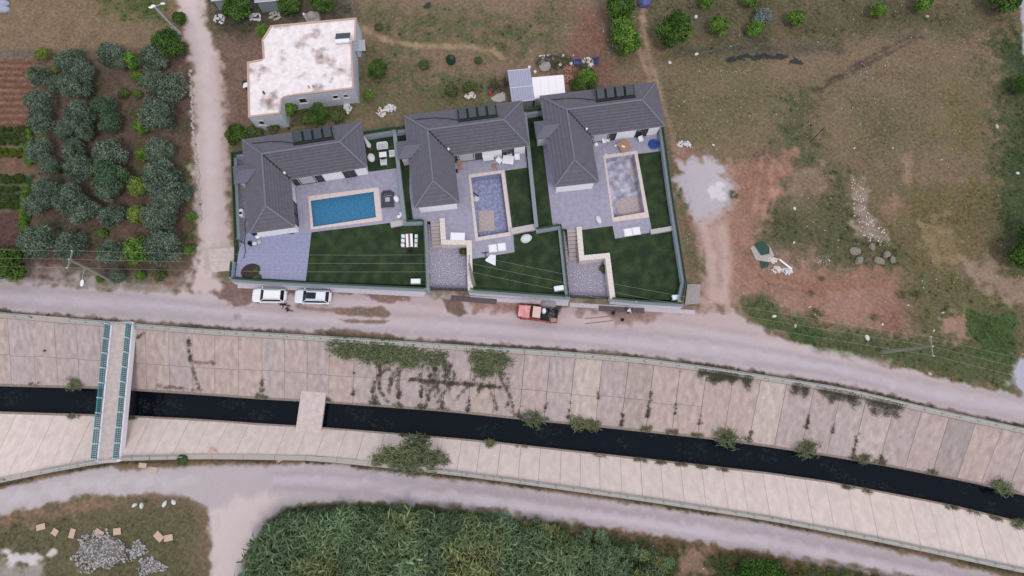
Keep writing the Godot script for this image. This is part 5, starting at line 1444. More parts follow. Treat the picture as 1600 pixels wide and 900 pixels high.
func make_pickup(at: Vector3, turn: float) -> void:
	var r := thing("pickup_truck", "old faded red pickup with scrap heaped in its bed", "pickup truck", at, turn)
	var b := Mb.new()
	b.loft([ring(-2.55, 0.72, 0.5, 1.02, 0.08), ring(-2.45, 0.84, 0.42, 1.12, 0.1), ring(-1.7, 0.9, 0.4, 1.2, 0.08), ring(-0.95, 0.92, 0.4, 1.24, 0.08), ring(0.35, 0.92, 0.4, 1.2, 0.08)], true, false)
	put("body", b, M.red_paint, r)
	var hd := Mb.new()
	hd.slab([Vector3(-2.42, 1.125, -0.74), Vector3(-0.95, 1.25, -0.82), Vector3(-0.95, 1.25, 0.82), Vector3(-2.42, 1.125, 0.74)], Vector3(0, 0.025, 0))
	put("bonnet", hd, M.faded_red, r)
	var patch := Mb.new(); patch.prism(PackedVector2Array([Vector2(-2.2, -0.1), Vector2(-1.8, -0.3), Vector2(-1.55, 0.0), Vector2(-1.75, 0.3), Vector2(-2.1, 0.32)]), 1.1, 1.24)
	var base := [Vector3(-0.92, 1.22, -0.82), Vector3(0.38, 1.2, -0.82), Vector3(0.38, 1.2, 0.82), Vector3(-0.92, 1.22, 0.82)]
	var top := [Vector3(-0.55, 1.74, -0.68), Vector3(0.36, 1.76, -0.7), Vector3(0.36, 1.76, 0.7), Vector3(-0.55, 1.74, 0.68)]
	var names := ["side_window", "rear_window", "side_window", "windscreen"]
	for i in 4:
		var g := Mb.new()
		var a: Vector3 = base[i]; var c: Vector3 = base[(i + 1) % 4]; var d: Vector3 = top[(i + 1) % 4]; var e: Vector3 = top[i]
		_face(g, a, c, d, e, (a + c + d + e) * 0.25 - Vector3(-0.2, 1.4, 0))
		put(names[i], g, M.car_glass, r)
		var p := Mb.new(); p.tube(a, e, 0.05, 0.05, 6)
		put("pillar", p, M.red_paint, r)
	var rf := Mb.new(); rf.cut_box(Vector3(-0.08, 1.79, 0), Vector3(1.02, 0.09, 1.46), 0.04)
	put("roof", rf, M.pale_roof, r)
	var bed := Mb.new()
	var fl := Mb.new(); fl.box(Vector3(1.55, 0.66, 0), Vector3(2.22, 0.14, 1.68))
	put("bed_floor", fl, M.black, r)
	bed.box(Vector3(1.55, 0.92, 0.88), Vector3(2.3, 0.5, 0.07))
	var rail := Mb.new(); rail.box(Vector3(1.55, 0.9, -0.88), Vector3(2.3, 0.46, 0.07)); rail.box(Vector3(2.68, 0.92, 0), Vector3(0.07, 0.5, 1.68)); rail.box(Vector3(0.46, 0.98, 0), Vector3(0.07, 0.6, 1.68))
	put("bed_frame", rail, M.dark_metal, r)
	put("bed", bed, M.red_paint, r)
	wheels(r, [-1.75, 1.65], 0.92, 0.36)
	for s in [-1, 1]:
		var hl := Mb.new(); hl.ball(Vector3(-2.52, 0.85, s * 0.62), Vector3(0.06, 0.12, 0.12))
		put("headlight", hl, M.lamp_clear, r)
		var mi := Mb.new(); mi.box(Vector3(-0.75, 1.35, s * 1.02), Vector3(0.06, 0.2, 0.16))
		put("mirror", mi, M.black, r)
	# the load
	rng.seed = 71
	var turned := Transform3D(Basis(Vector3.UP, turn), at)
	var scrap := [["steel_drum", "grey drum lying in the pickup bed", "drum", Vector3(1.9, 0.95, -0.2), "dark_metal"], ["steel_basin", "round grey basin in the pickup bed", "basin", Vector3(1.95, 1.0, 0.45), "steel"], ["scrap_pipes", "bundle of dark pipes in the pickup bed", "pipes", Vector3(1.15, 0.9, 0.1), "dark_metal"], ["scrap_gear", "rusty gearbox lumps in the pickup bed", "scrap metal", Vector3(1.7, 0.9, -0.55), "dark_metal"], ["scrap_sheet", "bent dark metal sheet in the pickup bed", "scrap metal", Vector3(1.4, 0.9, -0.45), "black"]]
	for s in scrap:
		var o := thing(s[0], s[1], s[2], turned * s[3], turn, "scrap in the pickup bed")
		var m := Mb.new()
		match s[0]:
			"steel_drum": m.path([Vector3(-0.4, 0, -0.1), Vector3(-0.38, 0, -0.1), Vector3(0.4, 0, 0.1), Vector3(0.42, 0, 0.1)], [0.2, 0.28, 0.28, 0.2], 12)
			"steel_basin": m.path([Vector3(0, -0.25, 0), Vector3(0, -0.22, 0), Vector3(0, 0.1, 0), Vector3(0, 0.12, 0), Vector3(0, -0.1, 0)], [0.25, 0.3, 0.38, 0.35, 0.2], 14)
			"scrap_gear":
				for k in 12: m.box(Vector3(rng.randf_range(-0.7, 1.0), rng.randf_range(-0.1, 0.3), rng.randf_range(-0.35, 1.0)), Vector3(rng.randf_range(0.15, 0.4), 0.2, rng.randf_range(0.15, 0.35)), Basis(Vector3(0.3, 1, 0.2).normalized(), rng.randf() * TAU))
			"scrap_pipes":
				for k in 9: m.tube(Vector3(rng.randf_range(-0.5, -0.2), -0.15 + 0.07 * (k % 4), -0.5 + k * 0.11), Vector3(rng.randf_range(0.5, 1.3), -0.1 + 0.05 * (k % 5), -0.6 + k * 0.13 + rng.randf_range(-0.2, 0.2)), 0.04, 0.04, 6)
			_:
				m.slab([Vector3(-0.5, -0.15, -0.3), Vector3(0.6, -0.1, -0.35), Vector3(0.5, 0.2, 0.3), Vector3(-0.5, 0.1, 0.2)], Vector3(0, 0.03, 0.02))
				m.slab([Vector3(-0.5, 0.1, 0.2), Vector3(0.5, 0.2, 0.3), Vector3(0.4, -0.1, 0.6), Vector3(-0.4, -0.15, 0.6)], Vector3(0, 0.03, 0.02))
		put("metal", m, M[s[4]], o)
	var sk := thing("white_sack", "white sack riding behind the cab of the red pickup", "sack", turned * Vector3(0.82, 0.78, -0.42), turn)
	var sm := Mb.new(); sm.ball(Vector3(0, 0.35, 0), Vector3(0.32, 0.45, 0.4), 0.07, rng, 10, 7)
	put("sack", sm, M.white_paint, sk)
	var ob := thing("orange_crate", "faded orange crate at the tail of the red pickup bed", "crate", turned * Vector3(2.25, 0.7, 0.62), turn + 0.2)
	var om := Mb.new()
	for k in 3:
		for s in [-1, 1]:
			om.box(Vector3(0, 0.1 + k * 0.16, s * 0.24), Vector3(0.75, 0.12, 0.03)); om.box(Vector3(s * 0.37, 0.1 + k * 0.16, 0), Vector3(0.03, 0.12, 0.44))
	om.box(Vector3(0, 0.48, 0), Vector3(0.7, 0.03, 0.44))
	put("slats", om, M.wood, ob)
	var heap := thing("sand_heap", "small heap of grey sand between the red pickup and the wall", "heap", Vector3(4.72, 0, -18.87), 0.3)
	var hm := Mb.new()
	hm.ball(Vector3(0, 0, 0), Vector3(1.15, 0.5, 0.85), 0.08, rng, 16, 8)
	put("sand", hm, M.sand, heap)


# ---------------------------------------------------------------- people: one skin over a skeleton
func cone_dist(p: Vector3, a: Vector3, b: Vector3, ra: float, rb: float) -> float:
	var ab := b - a
	var t := clampf((p - a).dot(ab) / maxf(ab.length_squared(), 1e-9), 0.0, 1.0)
	return p.distance_to(a + ab * t) - lerpf(ra, rb, t)

# bones: [a, b, ra, rb, colour]; surface nets over their smooth union
func skin(out: Mb, bones: Array, cell: float, blend: float) -> void:
	var lo := Vector3.INF; var hi := -Vector3.INF
	for q in bones:
		for k in 2:
			lo = lo.min(q[k] - Vector3.ONE * (q[2 + k] + cell * 2)); hi = hi.max(q[k] + Vector3.ONE * (q[2 + k] + cell * 2))
	var nx := int((hi.x - lo.x) / cell) + 2; var ny := int((hi.y - lo.y) / cell) + 2; var nz := int((hi.z - lo.z) / cell) + 2
	var f := PackedFloat32Array(); f.resize(nx * ny * nz); f.fill(1.0)
	var who := PackedInt32Array(); who.resize(nx * ny * nz)
	var best := PackedFloat32Array(); best.resize(nx * ny * nz); best.fill(9.0)
	for bi in bones.size():
		var q = bones[bi]
		var reach: float = maxf(q[2], q[3]) + cell * 2.5
		var l: Vector3 = ((q[0] as Vector3).min(q[1]) - Vector3.ONE * reach - lo) / cell
		var u: Vector3 = ((q[0] as Vector3).max(q[1]) + Vector3.ONE * reach - lo) / cell
		for k in range(maxi(0, int(l.z)), mini(nz, int(u.z) + 1)):
			for j in range(maxi(0, int(l.y)), mini(ny, int(u.y) + 1)):
				for i in range(maxi(0, int(l.x)), mini(nx, int(u.x) + 1)):
					var d := cone_dist(lo + Vector3(i, j, k) * cell, q[0], q[1], q[2], q[3])
					var at := (k * ny + j) * nx + i
					if d < best[at]:
						best[at] = d; who[at] = bi
					var g := f[at]
					var h := clampf(0.5 + 0.5 * (g - d) / blend, 0.0, 1.0)
					f[at] = lerpf(g, d, h) - blend * h * (1.0 - h)
	var vert := {}
	var pos := PackedVector3Array(); var cols := PackedColorArray(); var nor := PackedVector3Array()
	for k in nz - 1:
		for j in ny - 1:
			for i in nx - 1:
				var s := Vector3.ZERO; var cnt := 0; var neg := 0
				var base := (k * ny + j) * nx + i
				var vals := [f[base], f[base + 1], f[base + nx], f[base + nx + 1], f[base + nx * ny], f[base + nx * ny + 1], f[base + nx * ny + nx], f[base + nx * ny + nx + 1]]
				for q in 8: neg += 1 if vals[q] < 0.0 else 0
				if neg == 0 or neg == 8: continue
				for e in [[0, 1], [2, 3], [4, 5], [6, 7], [0, 2], [1, 3], [4, 6], [5, 7], [0, 4], [1, 5], [2, 6], [3, 7]]:
					var a: float = vals[e[0]]; var b: float = vals[e[1]]
					if (a < 0.0) != (b < 0.0):
						var t := a / (a - b)
						var pa := Vector3(e[0] & 1, (e[0] >> 1) & 1, (e[0] >> 2) & 1); var pb := Vector3(e[1] & 1, (e[1] >> 1) & 1, (e[1] >> 2) & 1)
						s += pa.lerp(pb, t); cnt += 1
				vert[base] = pos.size()
				pos.append(lo + (Vector3(i, j, k) + s / cnt) * cell)
				cols.append(bones[who[base]][4])
				nor.append(Vector3(vals[1] + vals[3] + vals[5] + vals[7] - vals[0] - vals[2] - vals[4] - vals[6], vals[2] + vals[3] + vals[6] + vals[7] - vals[0] - vals[1] - vals[4] - vals[5], vals[4] + vals[5] + vals[6] + vals[7] - vals[0] - vals[1] - vals[2] - vals[3]).normalized())
	for k in range(1, nz - 1):
		for j in range(1, ny - 1):
			for i in range(1, nx - 1):
				var base := (k * ny + j) * nx + i
				for ax in 3:
					var st: int = [1, nx, nx * ny][ax]
					if (f[base] < 0.0) == (f[base + st] < 0.0): continue
					var s1: int = [nx, nx * ny, 1][ax]; var s2: int = [nx * ny, 1, nx][ax]
					var ids := [base, base - s1, base - s1 - s2, base - s2]
					if not ids.all(func(e): return vert.has(e)): continue
					var q := ids.map(func(e): return vert[e])
					if f[base] >= 0.0: q.reverse()
					for tr in [[0, 1, 2], [0, 2, 3]]:
						var o: Array = tr.map(func(e): return q[e])
						out.col = cols[o[0]]
						var fn := (pos[o[1]] - pos[o[0]]).cross(pos[o[2]] - pos[o[0]])
						if fn.dot(nor[o[0]] + nor[o[1]] + nor[o[2]]) < 0.0: o = [o[0], o[2], o[1]]
						out.tri3(pos[o[0]], pos[o[1]], pos[o[2]], nor[o[0]], nor[o[1]], nor[o[2]])

# pose: hips lean, arms as elbow / wrist offsets from the shoulder, legs as knee / ankle offsets from the hip; +z is forward
func make_person(label: String, at: Vector3, turn: float, shirt: Color, legs: Color, hair: String, pose: Dictionary) -> void:
	var r := thing("person", label, "person", at, turn)
	var sk := lin(176, 128, 104)
	var hip := Vector3(0, 0.92, 0)
	var lean: Vector3 = pose.get("lean", Vector3.ZERO)
	var chest := hip + Vector3(0, 0.38, 0) + lean
	var neck := chest + Vector3(0, 0.16, 0) + lean * 0.4
	var head := neck + Vector3(0, 0.17, 0.03) + lean * 0.25
	var bones := [[hip + Vector3(-0.06, 0.02, 0), hip + Vector3(0.06, 0.02, 0), 0.13, 0.13, legs], [hip + Vector3(0, 0.1, 0), chest, 0.125, 0.15, shirt], [chest + Vector3(-0.11, 0.05, 0), chest + Vector3(0.11, 0.05, 0), 0.1, 0.1, shirt], [chest, neck + Vector3(0, 0.06, 0), 0.07, 0.052, sk]]
	var hands := []
	for s in [-1.0, 1.0]:
		var key := "right" if s > 0 else "left"
		var sh := chest + Vector3(s * 0.19, 0.08, 0)
		var arm: Array = pose.get(key + "_arm", [Vector3(s * 0.06, -0.28, -0.02), Vector3(s * 0.07, -0.52, 0.06)])
		var el: Vector3 = sh + arm[0]; var wr: Vector3 = sh + arm[1]
		bones.append([sh, el, 0.058, 0.045, shirt]); bones.append([el, wr, 0.043, 0.03, sk if pose.get("bare", true) else shirt])
		hands.append([wr, (wr - el).normalized(), s])
		var leg: Array = pose.get(key + "_leg", [Vector3(s * 0.02, -0.42, 0.03), Vector3(s * 0.03, -0.84, -0.02)])
		var hj := hip + Vector3(s * 0.09, -0.02, 0)
		var kn: Vector3 = hj + leg[0]; var an: Vector3 = hj + leg[1]
		bones.append([hj, kn, 0.085, 0.06, legs]); bones.append([kn, an, 0.058, 0.04, legs])
		bones.append([an + Vector3(0, -0.03, -0.03), an + Vector3(s * 0.02, -0.045, 0.15), 0.042, 0.034, lin(34, 32, 32)])
	var b := Mb.new(); b.tinted = true
	skin(b, bones, 0.026, 0.03)
	# head: skull, jaw, nose, brow, ears
	var hb := [[head + Vector3(0, 0.02, -0.015), head + Vector3(0, 0.035, 0.015), 0.092, 0.086, sk], [head + Vector3(0, -0.06, 0.03), head + Vector3(0, -0.075, 0.05), 0.055, 0.045, sk], [head + Vector3(0, 0.005, 0.095), head + Vector3(0, -0.025, 0.11), 0.012, 0.017, sk], [head + Vector3(-0.035, 0.03, 0.085), head + Vector3(0.035, 0.03, 0.085), 0.014, 0.014, sk], [head + Vector3(-0.02, -0.06, 0.09), head + Vector3(0.02, -0.06, 0.09), 0.009, 0.009, lin(140, 80, 72)], [neck, head + Vector3(0, -0.05, 0), 0.05, 0.05, sk]]
	for s in [-1, 1]:
		hb.append([head + Vector3(s * 0.088, 0.02, -0.01), head + Vector3(s * 0.092, -0.02, -0.005), 0.016, 0.011, sk])
		hb.append([head + Vector3(s * 0.034, 0.012, 0.088), head + Vector3(s * 0.034, 0.012, 0.092), 0.008, 0.008, lin(30, 24, 22)])
	skin(b, hb, 0.0085, 0.012)
	for h in hands:
		var w: Vector3 = h[0]; var d: Vector3 = h[1]
		var across := d.cross(Vector3.RIGHT * h[2] if absf(d.x) < 0.8 else Vector3.UP).normalized()
		var palm := across.cross(d).normalized()
		var fb := [[w - d * 0.02, w + d * 0.05, 0.024, 0.022, sk], [w + d * 0.06 - across * 0.026, w + d * 0.06 + across * 0.026, 0.016, 0.015, sk], [w + d * 0.03 - across * 0.026, w + d * 0.03 + across * 0.024, 0.016, 0.015, sk]]
		for k in 4:
			var root := w + d * 0.075 + across * (-0.03 + k * 0.02)
			var lf: float = [0.062, 0.072, 0.068, 0.052][k]
			var mid := root + (d * 0.9 + palm * 0.35).normalized() * lf * 0.55
			fb.append([root - d * 0.015, mid, 0.0095, 0.0088, sk]); fb.append([mid, mid + (d * 0.6 + palm * 0.8).normalized() * lf * 0.5, 0.0088, 0.007, sk])
		var th := w + d * 0.025 - across * 0.03
		fb.append([th, th + (d * 0.6 - across * 0.7 + palm * 0.2).normalized() * 0.035, 0.013, 0.011, sk]); fb.append([th + (d * 0.6 - across * 0.7 + palm * 0.2).normalized() * 0.035, th + (d * 0.9 - across * 0.5 + palm * 0.3).normalized() * 0.065, 0.011, 0.008, sk])
		skin(b, fb, 0.0062, 0.006)
	put("body", b, M.tinted, r)
	var hm := Mb.new()
	if hair == "hat":
		hm.path([head + Vector3(0, 0.055, 0), head + Vector3(0, 0.065, 0), head + Vector3(0, 0.068, 0), head + Vector3(0, 0.13, 0), head + Vector3(0, 0.155, 0)], [0.17, 0.17, 0.112, 0.1, 0.05], 14)
		put("hat", hm, M.white_paint, r)
	else:
		hm.tinted = true
		skin(hm, [[head + Vector3(0, 0.045, -0.03), head + Vector3(0, 0.06, 0.01), 0.094, 0.085, lin(26, 22, 20)], [head + Vector3(0, -0.03, -0.06), head + Vector3(0, 0.03, -0.045), 0.06, 0.075, lin(26, 22, 20)]], 0.014, 0.02)
		put("hair", hm, M.tinted, r)

func make_people() -> void:
	make_person("person in black crouching forward behind the white car's rear corner", Vector3(-29.58, 0, -18.7), deg_to_rad(-60), lin(30, 28, 30), lin(34, 30, 32), "hair", {"lean": Vector3(0, -0.06, 0.22), "left_leg": [Vector3(-0.06, -0.38, 0.22), Vector3(-0.1, -0.8, 0.1)], "right_leg": [Vector3(0.05, -0.4, -0.12), Vector3(0.08, -0.78, -0.36)], "left_arm": [Vector3(-0.1, -0.2, 0.18), Vector3(-0.05, -0.32, 0.42)], "right_arm": [Vector3(0.12, -0.22, 0.12), Vector3(0.14, -0.34, 0.36)], "bare": false})
	make_person("person in black walking on the road below the white car", Vector3(-29.11, 0, -18.01), deg_to_rad(-70), lin(36, 32, 34), lin(40, 32, 36), "hair", {"lean": Vector3(0, 0, 0.04), "left_leg": [Vector3(-0.02, -0.4, 0.18), Vector3(-0.03, -0.82, 0.2)], "right_leg": [Vector3(0.02, -0.41, -0.06), Vector3(0.03, -0.78, -0.32)], "left_arm": [Vector3(-0.08, -0.26, -0.12), Vector3(-0.08, -0.48, -0.06)], "right_arm": [Vector3(0.08, -0.26, 0.1), Vector3(0.07, -0.42, 0.28)], "bare": false})
	make_person("person in a white hat and pale shirt by the street wall", Vector3(16.02, 0, -18.79), deg_to_rad(160), lin(214, 202, 200), lin(60, 58, 66), "hat", {"lean": Vector3(0, -0.02, 0.1), "left_arm": [Vector3(-0.2, -0.14, 0.14), Vector3(-0.28, -0.1, 0.38)], "right_arm": [Vector3(0.2, -0.12, 0.14), Vector3(0.26, -0.06, 0.36)], "left_leg": [Vector3(-0.06, -0.41, 0.1), Vector3(-0.1, -0.83, 0.06)], "right_leg": [Vector3(0.05, -0.42, -0.04), Vector3(0.08, -0.83, -0.14)]})
	make_person("dark-haired person in a white shirt bending over two pipes", Vector3(15.05, 0, -17.84), deg_to_rad(100), lin(226, 224, 230), lin(70, 70, 84), "hair", {"lean": Vector3(0, -0.08, 0.24), "left_arm": [Vector3(-0.08, -0.26, 0.1), Vector3(-0.04, -0.48, 0.2)], "right_arm": [Vector3(0.08, -0.26, 0.12), Vector3(0.06, -0.46, 0.26)], "left_leg": [Vector3(-0.06, -0.4, 0.14), Vector3(-0.1, -0.82, 0.04)], "right_leg": [Vector3(0.06, -0.41, 0.06), Vector3(0.1, -0.83, -0.1)]})


# ---------------------------------------------------------------- garden furniture and small things
const G := T + 0.03      # top of the paving

func legs4(r: Node3D, w: float, d: float, h: float, m: Material, thick := 0.05) -> void:
	for s in [[-1, -1], [1, -1], [1, 1], [-1, 1]]:
		var b := Mb.new()
		b.box(Vector3(s[0] * (w / 2 - thick), h / 2, s[1] * (d / 2 - thick)), Vector3(thick, h, thick))
		put("leg", b, m, r)

func seat_unit(called: String, label: String, category: String, at: Vector3, turn: float, w: float, d: float, group := "") -> Node3D:
	var r := thing(called, label, category, at, turn, group)
	var f := Mb.new(); f.box(Vector3(0, 0.24, 0), Vector3(w, 0.1, d))
	put("frame", f, M.white_paint, r)
	legs4(r, w, d, 0.2, M.white_paint, 0.06)
	for s in [-1, 1]:
		var a := Mb.new(); a.cut_box(Vector3(s * (w / 2 - 0.05), 0.44, 0.02), Vector3(0.1, 0.3, d - 0.06), 0.02)
		put("arm", a, M.white_paint, r)
	var b := Mb.new(); b.cut_box(Vector3(0, 0.55, -d / 2 + 0.06), Vector3(w - 0.2, 0.5, 0.1), 0.02)
	put("backrest", b, M.white_paint, r)
	var n := maxi(1, int(w / 0.62))
	for k in n:
		var c := Mb.new(); c.cut_box(Vector3((k + 0.5 - n / 2.0) * (w - 0.24) / n, 0.37, 0.06), Vector3((w - 0.24) / n - 0.015, 0.15, d - 0.24), 0.04)
		put("cushion", c, M.cushion, r)
	return r

func chair(label: String, at: Vector3, turn: float, group: String, m := "white_paint", sz := 0.5) -> Node3D:
	var r := thing("garden_chair", label, "chair", at, turn, group)
	var s := Mb.new(); s.cut_box(Vector3(0, 0.44, 0), Vector3(sz, 0.05, sz), 0.015)
	put("seat", s, M[m], r)
	legs4(r, sz, sz, 0.42, M[m], 0.045)
	var b := Mb.new(); b.cut_box(Vector3(0, 0.68, -sz / 2 + 0.02), Vector3(sz, 0.44, 0.04), 0.015)
	put("backrest", b, M[m], r)
	for k in [-1, 1]:
		var a := Mb.new(); a.box(Vector3(k * (sz / 2 - 0.02), 0.63, 0.02), Vector3(0.05, 0.04, sz - 0.1))
		put("arm", a, M[m], r)
	return r

func table(label: String, at: Vector3, turn: float, w: float, d: float, h: float, m := "white_paint", called := "garden_table") -> Node3D:
	var r := thing(called, label, "table", at, turn)
	var s := Mb.new(); s.cut_box(Vector3(0, h - 0.03, 0), Vector3(w, 0.06, d), 0.015)
	put("tabletop", s, M[m], r)
	legs4(r, w - 0.1, d - 0.1, h - 0.05, M[m], 0.07)
	return r

func blob(called: String, label: String, category: String, at: Vector3, size: Vector3, m: String, rough := 0.06, part := "body") -> Node3D:
	var r := thing(called, label, category, at, 0.4)
	var b := Mb.new(); b.ball(Vector3(0, size.y * 0.75, 0), size, rough, rng, 14, 9)
	put(part, b, M[m], r)
	return r

func sheet(called: String, label: String, category: String, at: Vector3, plan: Array, tilt: Vector2, m: String, thick := 0.03, part := "sheet") -> Node3D:
	var r := thing(called, label, category, at)
	var b := Mb.new()
	var q := []
	for p in plan: q.append(Vector3(p[0], 0.02 + absf(tilt.x) + absf(tilt.y) + p[0] * tilt.x + p[1] * tilt.y, p[1]))
	b.slab(q, Vector3(0, thick, 0))
	put(part, b, M[m], r)
	return r

# a heap of broken pieces
func rubble(called: String, label: String, at: Vector3, size: Vector2, m: String) -> void:
	var r := thing(called, label, "rubble", at, 0.0)
	var b := Mb.new()
	for k in 34:
		var f := rng.randf() * TAU; var d := sqrt(rng.randf())
		b.box(Vector3(cos(f) * d * size.x, 0.05 + 0.22 * (1.0 - d) + rng.randf() * 0.05, sin(f) * d * size.y), Vector3(rng.randf_range(0.12, 0.42), rng.randf_range(0.05, 0.14), rng.randf_range(0.1, 0.3)), Basis(Vector3(rng.randf_range(-0.4, 0.4), 1, rng.randf_range(-0.4, 0.4)).normalized(), rng.randf() * TAU))
	tag(put("pieces", b, M[m], r), "", "", "", "stuff")

func drum(called: String, label: String, category: String, at: Vector3, rad: float, h: float, m: String, open := true) -> Node3D:
	var r := thing(called, label, category, at)
	var b := Mb.new()
	var pts := [Vector3(0, 0, 0), Vector3(0, h * 0.33, 0), Vector3(0, h * 0.36, 0), Vector3(0, h * 0.64, 0), Vector3(0, h * 0.67, 0), Vector3(0, h, 0)]
	var ra := [rad * 0.97, rad * 0.97, rad, rad, rad * 0.97, rad]
	if open:
		pts.append(Vector3(0, h - 0.12, 0)); ra.append(rad * 0.9)
	b.path(pts, ra, 16)
	put("barrel", b, M[m], r)
	return r

func make_furniture() -> void:
	rng.seed = 81
	var grp := "white lounge furniture on the narrow lawn"
	seat_unit("garden_sofa", "white two-seat garden sofa with grey cushions on the narrow lawn", "sofa", Vector3(-17.72, 1.5, -40.71) * Vector3(1, 0, 1) + Vector3(0, T, 0), 0.12, 1.5, 0.85, grp)
	table("low white table in front of the white garden sofa", Vector3(-17.6, 1.4, -39.43) * Vector3(1, 0, 1) + Vector3(0, T, 0), 0.1, 1.0, 0.75, 0.42, "white_paint", "coffee_table")
	seat_unit("garden_armchair", "white armchair with grey cushion facing the sofa across the low table", "armchair", Vector3(-17.44, 1.5, -38.35) * Vector3(1, 0, 1) + Vector3(0, T, 0), PI + 0.1, 0.85, 0.8, grp)
	seat_unit("garden_armchair", "white armchair with grey cushion nearest the dividing wall", "armchair", Vector3(-16.36, 1.5, -39.57) * Vector3(1, 0, 1) + Vector3(0, T, 0), -PI / 2 + 0.1, 0.85, 0.8, grp)
	# closed parasol leaning over, and an egg-shaped stool
	var pa := thing("closed_parasol", "closed white parasol leaning over the narrow lawn", "parasol", Vector3(-19.33, 1.3, -40.42), 0.0)
	var pm := Mb.new(); pm.tube(Vector3.ZERO, Vector3(-0.5, 2.3, -0.7), 0.025, 0.025, 6)
	put("pole", pm, M.steel, pa)
	var pc := Mb.new(); pc.path([Vector3(-0.1, 0.5, -0.1), Vector3(-0.16, 0.75, -0.2), Vector3(-0.35, 1.6, -0.48), Vector3(-0.5, 2.3, -0.7), Vector3(-0.53, 2.42, -0.74)], [0.2, 0.34, 0.18, 0.06, 0.02], 10)
	put("canopy", pc, M.off_white, pa)
	var ps := Mb.new(); ps.cut_box(Vector3(0, 0.05, 0), Vector3(0.5, 0.1, 0.5), 0.03)
	put("base", ps, M.dark_metal, pa)
	blob("pouf", "large pale grey pouf on the narrow lawn beside the villa", "pouf", Vector3(-19.17, 1.3, -39), Vector3(0.5, 0.42, 0.66), "off_white", 0.0)
	# set by the blue pool
	var c := Vector3(-16.72, 1.33, -32.95)
	sheet("outdoor_rug", "dark grey rug under the seats east of the blue pool", "rug", c, [[-0.95, -1.1], [0.85, -1.2], [0.95, 1.0], [-0.85, 1.1]], Vector2.ZERO, "dark_cloth", 0.012)
	var s2 := seat_unit("garden_armchair", "dark cushioned armchair at the north end of the poolside rug", "armchair", c + Vector3(0, 0.03, -0.8), 0.1, 1.3, 0.62, "armchairs on the poolside rug")
	var s3 := seat_unit("garden_armchair", "dark cushioned armchair at the south end of the poolside rug", "armchair", c + Vector3(0.05, 0.03, 0.85), PI + 0.1, 1.2, 0.62, "armchairs on the poolside rug")
	for s in [s2, s3]:
		for k in s.get_children():
			(k as MeshInstance3D).material_override = M.dark_cloth if not String(k.name).begins_with("frame") else M.steel
	var gt := thing("glass_table", "small square glass table between the poolside armchairs", "table", c + Vector3(0.05, 0.03, 0.05), 0.1)
	var gm := Mb.new(); gm.cut_box(Vector3(0, 0.4, 0), Vector3(0.62, 0.04, 0.62), 0.01)
	put("tabletop", gm, M.steel, gt)
	legs4(gt, 0.6, 0.6, 0.38, M.white_paint, 0.05)
	blob("bean_bag", "white bean bag against the wall east of the blue pool", "bean bag", Vector3(-15.52, 1.33, -33.04), Vector3(0.36, 0.34, 0.5), "white_paint", 0.08)
	chair("white chair at the corner of the wall near the lawn dining table", Vector3(-14.66, 1.33, -30.77), 0.4, "")
	table("tiny white side table at the corner near the lawn dining table", Vector3(-15.08, 1.33, -30.5), 0.2, 0.45, 0.4, 0.4)
	# dining set on the lawn
	var dc := Vector3(-13.51, 1.3, -27.1)
	table("long white dining table on the widest lawn", dc, 0.08, 0.9, 1.8, 0.74, "white_paint", "dining_table")
	var rn := thing("table_runner", "brown runner along the white dining table on the lawn", "table runner", dc + Vector3(0, 0.74, 0), 0.08)
	var rm := Mb.new(); rm.box(Vector3(0, 0.006, 0), Vector3(0.26, 0.012, 1.74))
	put("cloth", rm, M.brown_cloth, rn)
	var places := ["north", "middle", "south"]
	for k in 3:
		for s in [-1, 1]:
			chair("white chair on the %s side of the lawn dining table, %s of three" % ["west" if s < 0 else "east", places[k]], dc + Vector3(s * 0.86, 0, -0.62 + 0.62 * k), PI / 2 if s < 0 else -PI / 2, "white chairs round the lawn dining table", "white_paint", 0.42)
	chair("dark brown chair at the south end of the lawn dining table", dc + Vector3(0.08, 0, 1.2), PI, "", "black", 0.46)
	# meter cabinets in the lawn corners by the street
	for q in [[Vector3(-12.52, 1.6, -21.6), "white cabinet in the street corner of the widest lawn", 0.0], [Vector3(6.08, 1.6, -20.66), "white cabinet in the street corner of the middle lawn", 0.15], [Vector3(21.33, 1.6, -19.46), "white cabinet in the street corner of the eastmost lawn", 0.1]]:
		var r := thing("meter_cabinet", q[1], "cabinet", (q[0] as Vector3) * Vector3(1, 0, 1) + Vector3(0, T, 0), q[2], "white cabinets by the street wall")
		var m := Mb.new(); m.cut_box(Vector3(0, 0.35, 0), Vector3(1.25, 0.7, 0.62), 0.05)
		put("body", m, M.white_paint, r)
		var d := Mb.new(); d.box(Vector3(-0.2, 0.36, 0.32), Vector3(0.7, 0.5, 0.03))
		put("door", d, M.off_white, r)
		var h := Mb.new(); h.tube(Vector3(-0.75, 0.2, 0), Vector3(-0.62, 0.2, 0), 0.18, 0.18, 10)
		put("fan", h, M.black, r)
	# clutter by the first villa's drive
	blob("cement_sack", "crumpled white sack at the corner of the first villa, northmost", "sack", Vector3(-33.69, 1.33, -27.81), Vector3(0.36, 0.26, 0.3), "white_paint", 0.16, "sack")
	blob("cement_sack", "crumpled white sack at the corner of the first villa, southmost", "sack", Vector3(-34.03, 1.33, -26.83), Vector3(0.34, 0.3, 0.28), "off_white", 0.16, "sack")
	blob("cement_sack", "crumpled pale sack beside the two white sacks", "sack", Vector3(-33.46, 1.33, -27.09), Vector3(0.28, 0.2, 0.34), "cushion", 0.18, "sack")
	drum("rubbish_bin", "navy rubbish bin under the eave of the first villa", "bin", Vector3(-34.05, 1.33, -28.07), 0.3, 0.8, "navy")
